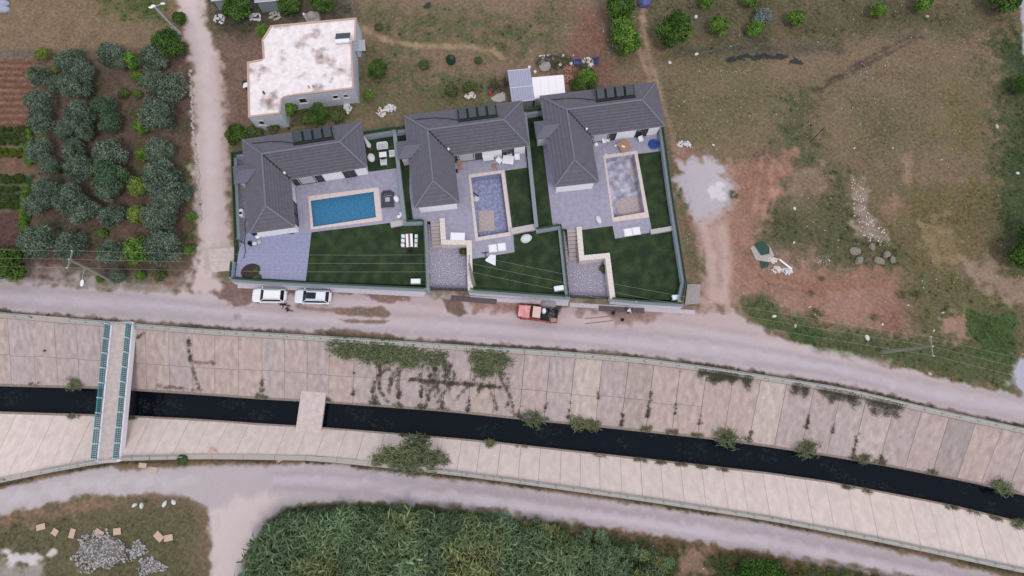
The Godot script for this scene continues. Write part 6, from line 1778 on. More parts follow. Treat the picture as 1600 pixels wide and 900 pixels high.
	drum("rubbish_bin", "black rubbish bin among the sacks on the blue drive", "bin", Vector3(-34.53, 1.33, -26.74), 0.27, 0.7, "black")
	var ac := thing("air_conditioner", "black and white air conditioner unit in the narrow west yard", "air conditioner", Vector3(-36.02, 1.33, -30.95), 0.1)
	var am := Mb.new(); am.cut_box(Vector3(0, 0.4, 0), Vector3(0.45, 0.8, 1.0), 0.03)
	put("casing", am, M.white_paint, ac)
	var af := Mb.new(); af.tube(Vector3(0, 0.8, 0.1), Vector3(0, 0.83, 0.1), 0.2, 0.2, 14)
	put("fan", af, M.black, ac)
	var gas := thing("garden_hose", "dark hose lying along the narrow west yard", "hose", Vector3(-35.55, 1.33, -29.6))
	var gh := Mb.new(); gh.path([Vector3(0, 0.03, -0.8), Vector3(-0.1, 0.03, 0), Vector3(0.15, 0.03, 1.2), Vector3(0.1, 0.03, 2.6), Vector3(0.35, 0.03, 3.8), Vector3(0.2, 0.03, 4.8)], [0.05, 0.05, 0.05, 0.05, 0.05, 0.05], 6)
	put("hose", gh, M.dark_metal, gas)
	# gate posts of the first villa
	var pg := thing("pedestrian_gate", "small dark gate between the dirt track and the blue drive", "gate", Vector3(-36.37, 1.33, -27.36), -0.55)
	var pf := Mb.new()
	for s in [0.0, 1.1]: pf.box(Vector3(s, 0.7, 0), Vector3(0.08, 1.4, 0.08))
	for y in [0.15, 1.3]: pf.box(Vector3(0.55, y, 0), Vector3(1.02, 0.06, 0.05))
	put("gate_frame", pf, M.dark_metal, pg)
	for k in 5:
		var bm := Mb.new(); bm.box(Vector3(0.18 + k * 0.185, 0.72, 0), Vector3(0.04, 1.1, 0.03)); put("bar", bm, M.dark_metal, pg)
	# planted corner
	blob("flower_bed", "brown earth bed in the street corner of the blue drive", "flower bed", Vector3(-34.3, 1.3, -23.06), Vector3(1.3, 0.16, 1.0), "soil_bed", 0.05, "soil")
	# middle villa terrace
	table("square white table beside the middle villa's glass doors", Vector3(-0.52, 2, -38.5) * Vector3(1, 0, 1) + Vector3(0, G, 0), -0.14, 1.5, 1.2, 0.74)
	var cg := "white chairs round the square table of the middle villa"
	for q in [[Vector3(-1.74, 2, -38.5), 0.9, "white chair west of the middle villa's square table"], [Vector3(-0.35, 2, -39.34), 0.0, "white chair north of the middle villa's square table"], [Vector3(0.7, 2, -38.97), 0.05, "white chair beside the wall, east of the middle villa's square table"]]:
		chair(q[2], (q[0] as Vector3) * Vector3(1, 0, 1) + Vector3(0, G, 0), q[1], cg, "white_paint", 0.72)
	var bench := thing("garden_bench", "pale bench against the white wall of the middle villa", "bench", Vector3(-3.22, 1.7, -38.82) * Vector3(1, 0, 1) + Vector3(0, G, 0), 0.14)
	var bb := Mb.new(); bb.cut_box(Vector3(0, 0.42, 0), Vector3(1.45, 0.08, 0.6), 0.02)
	put("seat", bb, M.off_white, bench); legs4(bench, 1.4, 0.55, 0.4, M.off_white, 0.06)
	chair("small orange wooden chair by the inner corner of the middle villa", Vector3(-7.16, 1.33, -38.14), 0.5, "orange wooden chairs of the middle villa", "wood", 0.5)
	table("orange wooden stool table by the inner corner of the middle villa", Vector3(-6.97, 1.33, -37.48), 0.3, 0.6, 0.5, 0.45, "wood", "stool_table")
	chair("small orange wooden chair at the head of the drained blue pool", Vector3(-2.35, 1.33, -37.58), 0.1, "orange wooden chairs of the middle villa", "wood", 0.5)
	drum("rubbish_bin", "slim black bin beside the drained blue pool's west terrace", "bin", Vector3(-7.49, 1.33, -37.02), 0.16, 0.7, "black")
	table("white table above the stairs of the first cobbled drive", Vector3(-7.18, 1.9, -27.71) * Vector3(1, 0, 1) + Vector3(0, G, 0), -0.03, 1.9, 1.05, 0.5)
	blob("bean_bag", "big pale bean bag on the lawn below the stone wall", "bean bag", Vector3(1.87, 1.3, -27.46), Vector3(0.78, 0.5, 0.6), "off_white", 0.05)
	sheet("folded_sheet", "folded white sheet lying on the middle lawn", "sheet", Vector3(-2.78, 1.32, -24.45), [[-0.05, -0.85], [0.65, -0.75], [0.62, 0.75], [-0.6, 0.1], [-0.75, -0.1]], Vector2(0.12, 0.1), "white_paint", 0.05)
	var sh := thing("parasol_stand", "grey T-shaped stand on the pale pump terrace", "stand", Vector3(-3.55, 1.33, -25.59), 0.15)
	var sm := Mb.new()
	sm.box(Vector3(0, 0.05, 0), Vector3(0.9, 0.08, 0.12)); sm.box(Vector3(0.05, 0.05, 0.5), Vector3(0.12, 0.08, 0.9)); sm.tube(Vector3(0.03, 0.05, 0.1), Vector3(0.03, 0.7, 0.1), 0.04, 0.04, 6)
	put("stand", sm, M.dark_metal, sh)
	# in the drained pool
	sheet("plywood_board", "square tan board on the floor of the drained blue pool", "board", Vector3(-3.48, -0.15, -30.47), [[-1.1, -1.45], [1.0, -1.55], [1.15, 1.35], [-0.95, 1.5]], Vector2.ZERO, "mud", 0.05, "board")
	blob("white_cloth", "crumpled white cloth in the drained blue pool", "cloth", Vector3(-4.91, -0.17, -33.71), Vector3(0.42, 0.12, 0.4), "off_white", 0.2, "cloth")
	sheet("dark_plank", "short black plank leaning in the drained blue pool", "plank", Vector3(-4.92, -0.15, -34.26), [[-0.4, -0.25], [-0.28, -0.35], [0.4, 0.2], [0.3, 0.32]], Vector2(0, 0.1), "black", 0.06, "plank")
	blob("white_cloth", "small white cloth in the north corner of the drained blue pool", "cloth", Vector3(-2.21, -0.1, -37.15), Vector3(0.34, 0.1, 0.2), "white_paint", 0.15, "cloth")
	sheet("white_board", "white board in the north corner of the muddy drained pool", "board", Vector3(16.46, -0.1, -39.82), [[-0.5, 0.05], [0.3, -0.3], [0.45, -0.15], [-0.3, 0.3]], Vector2(0, 0.15), "white_paint", 0.05, "board")
	# eastmost villa terrace
	blob("pouf", "white pouf by the glass doors of the eastmost villa, westmost seat", "pouf", Vector3(11.52, 1.33, -40.98), Vector3(0.3, 0.3, 0.32), "white_paint", 0.0)
	chair("white chair by the eastmost villa's glass doors, left of a close pair", Vector3(12.59, 1.33, -41.36), 0.3, "pair of white chairs by the eastmost villa", "white_paint", 0.52)
	chair("white chair by the eastmost villa's glass doors, right of a close pair", Vector3(13.12, 1.33, -41.55), -0.2, "pair of white chairs by the eastmost villa", "white_paint", 0.52)
	var wt := table("square orange wooden table on the eastmost villa's terrace", Vector3(15.29, 1.9, -40.71) * Vector3(1, 0, 1) + Vector3(0, G, 0), 0.5, 1.5, 1.5, 0.5, "wood", "wooden_table")
	for q in [[Vector3(14.28, 1.7, -40.9), "white folded towel by the west corner of the orange table", 0.3, "towel"], [Vector3(15.16, 2.1, -40.52), "small white box lying on the orange table", -0.4, "box"]]:
		var r := thing("towel" if q[3] == "towel" else "white_box", q[1], q[3], (q[0] as Vector3) * Vector3(1, 0, 1) + Vector3(0, G + (0.5 if q[3] == "box" else 0.0), 0), q[2])
		var m := Mb.new(); m.cut_box(Vector3(0, 0.09, 0), Vector3(0.5, 0.18, 0.24), 0.05)
		put("body", m, M.white_paint, r)
	chair("white reclining chair between the orange table and the blue paddling pool", Vector3(17.62, 1.33, -41.65), 0.3, "", "white_paint", 0.62)
	var pp := thing("paddling_pool", "round blue paddling pool in the corner of the eastmost terrace", "paddling pool", Vector3(19.44, 1.33, -41.07))
	var pr := Mb.new()
	for k in 20:
		var f0 := TAU * k / 20; var f1 := TAU * (k + 1) / 20
		pr.path([Vector3(cos(f0) * 0.6, 0.16, sin(f0) * 0.6), Vector3(cos(f1) * 0.6, 0.16, sin(f1) * 0.6)], [0.16, 0.16], 8, false)
	put("rim", pr, M.plastic_blue, pp)
	var pfl := Mb.new(); pfl.tube(Vector3(0, 0.0, 0), Vector3(0, 0.06, 0), 0.6, 0.6, 20)
	put("floor", pfl, M.plastic_blue, pp)
	blob("pouf", "oval grey lounger cushion on the wide pale terrace of the eastmost villa", "pouf", Vector3(11.55, 1.33, -30.14), Vector3(0.34, 0.24, 0.62), "off_white", 0.04)
	var bs := thing("broom", "white broom lying by the head of the muddy pool", "broom", Vector3(12.64, 1.33, -40.12), 0.2)
	var bsm := Mb.new(); bsm.tube(Vector3(0, 0.04, -0.6), Vector3(0.1, 0.04, 0.5), 0.025, 0.025, 6); bsm.box(Vector3(0.1, 0.05, 0.55), Vector3(0.35, 0.08, 0.08))
	put("broom", bsm, M.white_paint, bs)
	# on the cobbled drive
	var pk := thing("plank", "long brown plank leaning by the left side of the first drive", "plank", Vector3(-10.87, 0.1, -21.89), -0.02)
	var pkm := Mb.new(); pkm.box(Vector3(0, 0.08, 0), Vector3(0.16, 0.06, 1.9))
	put("plank", pkm, M.terracotta, pk)
	# white objects by the street wall and two steel pipes on the road
	for q in [[Vector3(9.57, 0, -16.98), Vector3(13.02, 0, -17.33), "brown steel pipe lying on the road, northern of the two"], [Vector3(9.55, 0, -16.3), Vector3(13.25, 0, -16.73), "brown steel pipe lying on the road, southern of the two"]]:
		var a: Vector3 = q[0]; var b: Vector3 = q[1]
		var r := thing("steel_pipe", q[2], "pipe", a + Vector3(0, 0.05, 0), 0.0, "steel pipes on the road")
		var m := Mb.new(); m.tube(Vector3.ZERO, b - a, 0.05, 0.05, 8)
		put("pipe", m, M.terracotta, r)
	drum("bucket", "dark bucket at the end of the steel pipes", "bucket", Vector3(13.28, 0, -17.67), 0.2, 0.32, "dark_metal")
	drum("bucket", "black bucket south of the two workers", "bucket", Vector3(14.43, 0, -16.81), 0.2, 0.3, "black")
	drum("bucket", "grey bucket between the pipes and the workers", "bucket", Vector3(13.63, 0, -17.93), 0.2, 0.32, "steel")

func make_yard() -> void:
	rng.seed = 83
	shed("metal_shed", "blue-grey corrugated shed behind the middle villa", PackedVector2Array([Vector2(-0.62, -51.47), Vector2(2.5, -51.77), Vector2(3.08, -47.15), Vector2(0, -46.77)]), 2.6, "shed_grey", 9)
	shed("white_shed", "white sheet-roofed shed next to the corrugated shed", PackedVector2Array([Vector2(2.76, -50.54), Vector2(7.12, -50.94), Vector2(7.34, -48.18), Vector2(3, -47.31)]), 2.5, "shed_white", 4)
	shed("outbuilding", "pale blue roof at the top edge by the dirt track", PackedVector2Array([Vector2(-43.7, -65.63), Vector2(-38.22, -66.27), Vector2(-37.77, -63.31), Vector2(-43.02, -62.68)]), 2.6, "shed_grey", 6)
	shed("outbuilding", "blue-grey roof at the top edge behind the dark trees", PackedVector2Array([Vector2(-37.5, -66.48), Vector2(-32.73, -66.91), Vector2(-32.42, -62.89), Vector2(-36.78, -62.47)]), 2.6, "shed_grey", 6)
	drum("water_barrel", "round blue barrel on the red earth behind the eastmost villa", "barrel", Vector3(12.07, 0, -54.47), 0.42, 0.9, "dull_blue")
	var cr := thing("plastic_crate", "dark blue crate among the junk behind the white shed", "crate", Vector3(9.39, 0, -54.27), 0.1)
	var cm := Mb.new()
	cm.box(Vector3(0, 0.06, 0), Vector3(1.0, 0.1, 0.8))
	for s in [-1, 1]:
		cm.box(Vector3(s * 0.5, 0.4, 0), Vector3(0.06, 0.7, 0.84)); cm.box(Vector3(0, 0.4, s * 0.4), Vector3(0.94, 0.7, 0.06))
	put("crate", cm, M.dull_blue, cr)
	blob("concrete_lump", "lump of pale concrete beside the white shed", "rubble", Vector3(4.69, 0, -53.65), Vector3(0.9, 0.4, 0.75), "concrete", 0.12, "lump")
	var buckets := [[4.33, -54.68], [4.43, -55.19], [5.9, -54.99], [6.9, -53.96], [8.47, -54.16], [7.29, -55.4], [8.76, -55.09], [2.48, -53.55], [3.3, -52.83]]
	var what := ["tipped white bucket above the concrete lump", "small white tub above the concrete lump", "white jug among the weeds by the concrete lump", "pale sack between the concrete lump and the blue crate", "pale pot left of the dark blue crate", "round cream lid in the weeds behind the white shed", "thin white post above the dark blue crate", "pale stone at the corner of the corrugated shed", "pale block between the two sheds"]
	for k in buckets.size():
		drum(["bucket", "tub", "jug", "sack", "pot", "lid", "post", "stone", "block"][k], what[k], ["bucket", "tub", "jug", "sack", "pot", "lid", "post", "stone", "block"][k], Vector3(buckets[k][0], 0, buckets[k][1]), 0.22 if k != 6 else 0.08, 0.35 if k != 6 else 0.9, "off_white" if k != 5 else "white_paint", k < 3)
	sheet("plastic_strip", "strip of pale sheeting behind the concrete lump", "sheeting", Vector3(4.71, 0, -55.5), [[-0.8, -0.1], [0.8, -0.2], [0.8, 0.05], [-0.8, 0.15]], Vector2(0, 0), "off_white", 0.06)
	blob("red_tub", "small red plastic tub behind the middle villa's roof", "tub", Vector3(-3.09, 0, -49.49), Vector3(0.3, 0.3, 0.3), "red_plastic", 0.0)
	sheet("torn_tarp", "torn pale tarpaulin left of the corrugated shed", "tarpaulin", Vector3(-1.82, 0, -48.99), [[-1.2, 0.2], [-0.3, -0.4], [0.8, -0.9], [0.9, 0.6], [0.1, 0.9], [-0.8, 0.7]], Vector2(0.03, 0.05), "tarp_pale", 0.03)
	for q in [[Vector3(-1.01, 0, -51.41), "black rubbish heap against the left wall of the corrugated shed"], [Vector3(-1.55, 0, -50.2), "brown stick pile near the torn tarpaulin"]]:
		var r := thing("stick_pile", q[1], "sticks", q[0], 0.3)
		var m := Mb.new()
		for k in 16: m.tube(Vector3(rng.randf_range(-0.7, 0.7), 0.05 + 0.04 * k / 2.0, rng.randf_range(-0.9, 0.9)), Vector3(rng.randf_range(-0.7, 0.7), 0.1 + 0.04 * k / 2.0, rng.randf_range(-0.9, 0.9)), 0.04, 0.03, 5)
		put("sticks", m, M.bark, r)
	# heaps of junk round the sheds
	for q in [[Vector3(5.35, 0, -55.09), "dark_metal", "dark scrap heap behind the concrete lump"], [Vector3(8.27, 0, -53.45), "terracotta", "broken brick heap below the dark blue crate"], [Vector3(6.25, 0, -53.86), "bark", "brown wood scraps between the lump and the crate"], [Vector3(10.87, 0, -54.47), "off_white", "pale rubbish heap between the crate and the barrel"], [Vector3(8.05, 0, -51.81), "terracotta", "brick scraps at the right side of the white shed"], [Vector3(-2.74, 0, -50.4), "bark", "wood scraps above the red tub"], [Vector3(-5.91, 0, -49.19), "cream", "pale rubble behind the middle villa's west roof end"], [Vector3(-18.26, 0, -46.6), "cream", "pale rubble behind the gap between the first two villas"], [Vector3(-17.2, 0, -47.19), "off_white", "small pale rubble by the gap between the first two villas"], [Vector3(-42.62, 0, -61.59), "off_white", "white litter beside the dirt track near the top"], [Vector3(-37.49, 0, -61.8), "off_white", "white litter under the trees left of the white house"], [Vector3(-34.69, 0, -62.01), "stone", "pale litter behind the white house's north-west corner"], [Vector3(-23.26, 0, -47.19), "off_white", "white litter below the white house's south wall"], [Vector3(24.03, 0, -41.7), "off_white", "white rubbish heap above the pale gravel"]]:
		rubble("junk_heap", q[2], q[0], Vector2(rng.randf_range(0.6, 1.1), rng.randf_range(0.5, 0.9)), q[1])
	# blue car nose at the top edge
	make_small_truck(Vector3(19.38, 0, -65.45), PI / 2)
	# heap of stones north-west
	for q in [[Vector3(33.59, 0, -26.16), [[-1.6, -0.5], [-0.2, -1.4], [1.0, -0.8], [1.5, 0.6], [0.6, 1.5], [-1.0, 1.2]], "tarp_pale", "pale crumpled sheeting under the green tarpaulin", 0.03], [Vector3(33.5, 0.1, -26.49), [[-1.0, -0.6], [0.1, -1.1], [1.0, -0.3], [0.9, 0.7], [-0.2, 0.9]], "tarp_green", "dark green tarpaulin lying on the pale earth", 0.05], [Vector3(33.64, 0, -24.65), [[-0.6, -0.9], [0.8, -0.3], [0.5, 0.6], [-0.4, 0.9]], "tarp_green", "smaller green tarpaulin below the larger one", 0.05]]:
		sheet("tarpaulin", q[3], "tarpaulin", q[0], q[1], Vector2(0.02, 0.03), q[2], q[4])
	var pil := thing("white_board", "white board leaning over rubble below the green tarpaulins", "board", Vector3(36.47, 0, -23.85), 0.0)
	var pbm := Mb.new(); pbm.slab([Vector3(-1.0, 0.5, -1.0), Vector3(-0.85, 0.5, -1.12), Vector3(0.75, 0.35, 0.15), Vector3(0.55, 0.35, 0.3)], Vector3(0, 0.06, 0))
	put("board", pbm, M.white_paint, pil)
	rubble("plaster_rubble", "grey-white rubble heap under the white leaning board", Vector3(36.61, 0, -23.5), Vector2(0.7, 0.5), "off_white")
	rubble("plaster_rubble", "pinkish rubble heap left of the white leaning board", Vector3(35.25, 0, -23.58), Vector2(0.6, 0.5), "cream")
	rubble("plaster_rubble", "narrow pale rubble heap between tarpaulin and leaning board", Vector3(34.86, 0, -24.91), Vector2(0.7, 0.35), "cream")
	# boulders in the field
	var bl := [[45.97, -26.16, 0.85], [46.33, -24.91, 0.7], [48.27, -26.7, 0.6], [48.98, -24.83, 0.8], [50.12, -25.72, 0.65], [50.8, -25, 0.6]]
	var bw := ["largest pale boulder, westmost of the field group", "boulder just below the largest one in the field group", "small tan boulder at the top of the field group", "dark bluish boulder in the middle of the field group", "mauve boulder right of the dark bluish one", "eastmost boulder of the field group"]
	for k in bl.size():
		var r := thing("boulder", bw[k], "boulder", Vector3(bl[k][0], -0.1, bl[k][1]), k * 0.9, "boulders lying in the field")
		var m := Mb.new(); m.ball(Vector3(0, 0.25, 0), Vector3(bl[k][2] * 0.95, 0.38, bl[k][2] * 0.68), 0.2, rng, 9, 6)
		put("rock", m, M.boulder, r)
	var lone := [[56.5, -17.75, 0.3], [48.4, -16.22, 0.3], [52.1, -18.79, 0.2], [49.13, -19.3, 0.18], [38.48, -32.25, 0.35], [26.61, -55.81, 0.4], [68.07, -44.43, 0.5], [69.73, -37.4, 0.4], [37.93, -27.42, 0.3], [59.51, -39.39, 0.2], [47.63, -41.12, 0.22], [52.98, -41.12, 0.22], [60.76, -62.01, 0.35], [26.9, -61.91, 0.5], [22.66, -54.47, 0.4], [39.58, -17.5, 0.4], [46.19, -14.52, 0.6], [34.35, -17.33, 0.4], [37, -16.05, 0.35], [28.04, -41.61, 0.3], [54.98, -15.37, 0.25], [53.68, -9.78, 0.4], [39.18, -18.53, 0.3]]
	for k in lone.size():
		var q = lone[k]
		var near := ["by the red earth's right end", "above the roadside weeds", "at the right edge of the dried puddle", "on the dried puddle", "with flat top, above the green tarpaulins", "above the dark net", "elongated, near the right-hand road", "by the right edge of the field", "in the grass right of the tarpaulins", "in the middle of the big field", "upper left in the big field", "in the upper middle of the big field", "by the citrus trees at the top right", "below the orchard on the brown patch", "near the olive track", "by the red brick dust", "at the roadside next to the power lines", "in the weeds by the track mouth", "in the weeds below the brick dust", "above the pale gravel", "among the eastern weeds", "near the concrete power pole's foot", "on the red earth above the weeds"]
		var r := thing("white_stone", "lone white stone lying %s" % near[k], "stone", Vector3(q[0], -0.04, q[1]), k * 1.3, "white stones scattered over the field")
		var m := Mb.new(); m.ball(Vector3(0, 0.08, 0), Vector3(q[2] * 0.75, 0.18, q[2] * 0.5), 0.22, rng, 7, 4)
		put("rock", m, M.off_white if k % 3 else M.stone, r)
	# row of whitewashed stones edging the dirt track
	var row := thing("stone_edging", "row of pale stones edging the left side of the dirt track", "stone edging", Vector3(-46.17, 0, -53.04))
	var line := PackedVector2Array([Vector2(-46.17, -53.04), Vector2(-45.48, -49.19), Vector2(-44.86, -45.22), Vector2(-44.08, -41.32), Vector2(-43.26, -37.02), Vector2(-42.55, -32.81), Vector2(-42, -30.05)])
	var stones := []
	for k in 5:
		var m := Mb.new(); m.ball(Vector3(0, 0.1, 0), Vector3(0.24, 0.2, 0.19), 0.16, rng, 8, 5); stones.append(m.mesh())
	for i in line.size() - 1:
		var n := int(line[i].distance_to(line[i + 1]) / 0.34)
		for k in n:
			var p := line[i].lerp(line[i + 1], float(k) / n) + Vector2(rng.randf_range(-0.2, 0.2), 0)
			var o := put("stone", stones[rng.randi() % 5], M.stone if rng.randf() < 0.94 else M.terracotta, row)
			o.position = Vector3(p.x, 0, p.y) - row.position
			o.rotation.y = rng.randf() * TAU
			o.scale = Vector3.ONE * rng.randf_range(0.6, 1.25)
	# sheets of cardboard by the lower road
	var cb := [[-57.51, 8.89, 1.1, 0.7, -0.25], [-55.7, 9.48, 0.8, 0.75, 0.5], [-53.57, 9.63, 0.7, 1.1, 0.2], [-50.29, 9.63, 1.1, 0.8, 0.5], [-48.13, 9.41, 0.95, 0.8, -0.15], [-42.98, 10, 1.2, 0.8, 0.7], [-41.79, 10.15, 1.1, 0.75, -0.2], [-45.99, 1.62, 1.0, 0.6, 0.1], [-44.57, 2.16, 1.0, 0.65, 0.05], [-37.51, 0.22, 1.2, 0.9, 0.4], [-28.72, 0.84, 1.5, 0.4, -0.5]]
	var cw := ["pale cardboard sheet at the far left of the scrub row", "square brown sheet, second from the left in the scrub row", "tall tan sheet, third from the left in the scrub row", "tilted tan sheet beside the red brick dust", "tan sheet just above the white gravel heap", "long tan sheet, left half of the bent pair", "long tan sheet, right half of the bent pair", "flat pinkish sheet on the verge below the footbridge", "square pinkish sheet on the lower road's edge", "pinkish sheet leaning on the south canal kerb", "narrow pinkish sheet by the slab bridge verge"]
	for k in cb.size():
		var q = cb[k]
		var r := thing("cardboard_sheet", cw[k], "cardboard", Vector3(q[0], 0, q[1]), -q[4], "cardboard sheets thrown by the lower road")
		var m := Mb.new(); m.slab([Vector3(-q[2] / 2, 0.06, -q[3] / 2), Vector3(q[2] / 2, 0.16, -q[3] / 2), Vector3(q[2] / 2, 0.1, q[3] / 2), Vector3(-q[2] / 2, 0.05, q[3] / 2)], Vector3(0, 0.03, 0))
		put("sheet", m, M.cardboard, r)
	# heaps of white gravel
	for q in [[Vector2(-49.83, 11.76), 3.1, 2.1, 900, "largest heap of white gravel in the scrub"], [Vector2(-45.37, 11.47), 0.9, 0.9, 130, "small heap of white gravel right of the largest heap"], [Vector2(-43.58, 13.36), 1.5, 0.9, 240, "low heap of white gravel near the bottom edge"]]:
		var g := thing("gravel_heap", q[4], "gravel heap", V(q[0], 0))
		var dome := Mb.new(); dome.ball(Vector3(0, -0.05, 0), Vector3(q[1] * 0.92, 0.2, q[2] * 0.92), 0.06, rng, 16, 6)
		put("core", dome, M.boulder, g)
		var sm := Mb.new(); sm.ball(Vector3.ZERO, Vector3(0.12, 0.1, 0.1), 0.2, rng, 6, 4)
		var at := []; var tint := PackedColorArray()
		for k in int(q[3]):
			var f := rng.randf() * TAU; var d := sqrt(rng.randf()) * (1.0 + 0.22 * sin(f * 3.0 + 1.0) + 0.14 * sin(f * 7.0))
			at.append(Transform3D(Basis(Vector3(rng.randf(), rng.randf(), 1).normalized(), rng.randf() * TAU).scaled(Vector3.ONE * rng.randf_range(0.5, 1.5)), Vector3(cos(f) * d * q[1] * 1.08, 0.18 * sqrt(maxf(0, 1.0 - d * d)) + 0.02, sin(f) * d * q[2] * 1.08)))
			var c := rng.randf_range(0.16, 0.52)
			tint.append(Color(c, c * 0.97, c * 0.95))
		scatter("stones", "", "", sm.mesh(), M.tinted, at, tint, g)
	# rocks at the edge of the lower road
	for q in [[-46.42, 6.35, 0.4], [-45.54, 6.42, 0.45], [-42.73, 6.2, 0.5], [-41.65, 5.97, 0.45]]:
		var r := thing("white_rock", "white rock on the scrub below the road, %s" % ["leftmost of four", "second from the left", "second from the right", "rightmost of four"][[-1, -1, -1, -1].size() - 4 + int(taken.get("white_rock", 0))], "rock", Vector3(q[0], -0.05, q[1]), q[0], "white rocks beside the lower road")
		var m := Mb.new(); m.ball(Vector3(0, 0.12, 0), Vector3(q[2] * 0.9, 0.24, q[2] * 0.5), 0.22, rng, 8, 5)
		put("rock", m, M.off_white, r)
	# dark shade net dragged over the field
	var net := thing("shade_net", "long dark shade net dragged across the field", "net", Vector3(35.98, 0, -55.09))
	var np := PackedVector2Array([Vector2(30.63, -55.09), Vector2(32.3, -55.3), Vector2(34.17, -55.5), Vector2(36.01, -55.5), Vector2(37.85, -55.4), Vector2(39.68, -55.19), Vector2(41.19, -54.68)])
	for i in np.size() - 1:
		var a := V(np[i], 0) - net.position; var b := V(np[i + 1], 0) - net.position
		for k in 6:
			var nm := Mb.new()
			var f0 := rng.randf() * 0.6; var f1 := f0 + rng.randf_range(0.5, 1.0)
			var o0 := Vector3(0, 0.06 + rng.randf() * 0.1, rng.randf_range(-0.5, 0.5)); var o1 := Vector3(0, 0.06 + rng.randf() * 0.1, rng.randf_range(-0.5, 0.5))
			var w := Vector3(0, rng.randf_range(-0.05, 0.08), rng.randf_range(0.12, 0.4))
			nm.slab([a.lerp(b, f0) + o0, a.lerp(b, f1) + o1, a.lerp(b, f1) + o1 + w * rng.randf_range(0.3, 1.0), a.lerp(b, f0) + o0 + w], Vector3(0, 0.03, 0))
			put("net_fold", nm, M.net_black, net)
	var pp := thing("thin_post", "thin dark post standing alone in the green part of the field", "post", Vector3(41.66, 0, -42.09))
	var pm := Mb.new(); pm.tube(Vector3(0, -0.1, 0), Vector3(0.1, 4.3, -0.1), 0.07, 0.05, 6)
	put("post", pm, M.dark_metal, pp)
	# crumpled grey sheeting at the top left corner
	var gh := thing("plastic_sheeting", "grey-blue plastic sheeting heaped in the top left corner", "plastic sheeting", Vector3(-74.93, 0, -63.72))
	var gm := Mb.new()
	for k in 3: gm.ball(Vector3(-0.3 + k * 0.2, 0.1, -1.2 + k * 0.9), Vector3(1.3, 0.7, 0.65), 0.06, rng, 12, 7)
	put("sheeting", gm, M.shed_grey, gh)
	# black-tarped bin and others in the north field
	var wb := thing("covered_tank", "dark green covered tank standing in the north field", "tank", Vector3(-8.76, 0, -54.68), 0.2)
	var wm := Mb.new(); wm.path([Vector3(0, 0, 0), Vector3(0, 0.05, 0), Vector3(0, 0.75, 0), Vector3(0, 0.95, 0), Vector3(0, 1.0, 0)], [0.62, 0.7, 0.66, 0.4, 0.1], 14)
	put("tank", wm, M.tarp_green, wb)
	var wl := Mb.new(); wl.tube(Vector3(0.15, 1.0, 0.1), Vector3(0.15, 1.06, 0.1), 0.3, 0.3, 12)
	put("lid", wl, M.hedge_fence, wb)
	sheet("black_sheet", "small black sheet lying at the top of the north field", "sheet", Vector3(-12.52, 0, -63.83), [[-0.6, 0.3], [0.1, -0.1], [0.5, -0.6], [0.5, 0.4], [0.0, 0.6]], Vector2(0.05, 0.05), "net_black", 0.05)
	# dark manhole stains and drains on the banks: small weep pipes
	for q in [[-47.7, -14.3], [-20.62, -10.08], [-15.64, -8.59], [-61.42, -13.02]]:
		var r := thing("weep_pipe", "dark weep pipe end in the north bank, %s" % ["just right of the footbridge", "above the slab bridge's right side", "left of the hanging bushes", "left of the footbridge"][int(taken.get("weep_pipe", 0))], "pipe", Vector3(q[0], -1.25, q[1]), 0, "weep pipes in the north bank")
		var m := Mb.new(); m.tube(Vector3(0, -0.3, 0), Vector3(0, 0.12, 0.1), 0.13, 0.13, 10)
		put("pipe", m, M.dark_metal, r)

func make_small_truck(at: Vector3, turn: float) -> void:
	var r := thing("parked_van", "pale blue van nose showing at the top edge of the track", "van", at, turn)
	var b := Mb.new()
	b.loft([ring(-2.2, 0.7, 0.4, 0.9, 0.1), ring(-2.05, 0.82, 0.32, 1.05, 0.12), ring(-1.5, 0.86, 0.3, 1.25, 0.12), ring(2.0, 0.86, 0.3, 1.3, 0.12), ring(2.2, 0.8, 0.4, 1.2, 0.1)], true, true)
	put("body", b, M.dull_blue, r)
	var c := Mb.new(); c.cut_box(Vector3(0.5, 1.55, 0), Vector3(3.0, 0.62, 1.6), 0.14)
	put("cabin", c, M.shed_grey, r)
	var g := Mb.new(); g.slab([Vector3(-1.02, 1.3, -0.7), Vector3(-1.02, 1.3, 0.7), Vector3(-0.9, 1.8, 0.62), Vector3(-0.9, 1.8, -0.62)], Vector3(-0.03, 0, 0))
	put("windscreen", g, M.car_glass, r)
	wheels(r, [-1.4, 1.4], 0.86, 0.32)


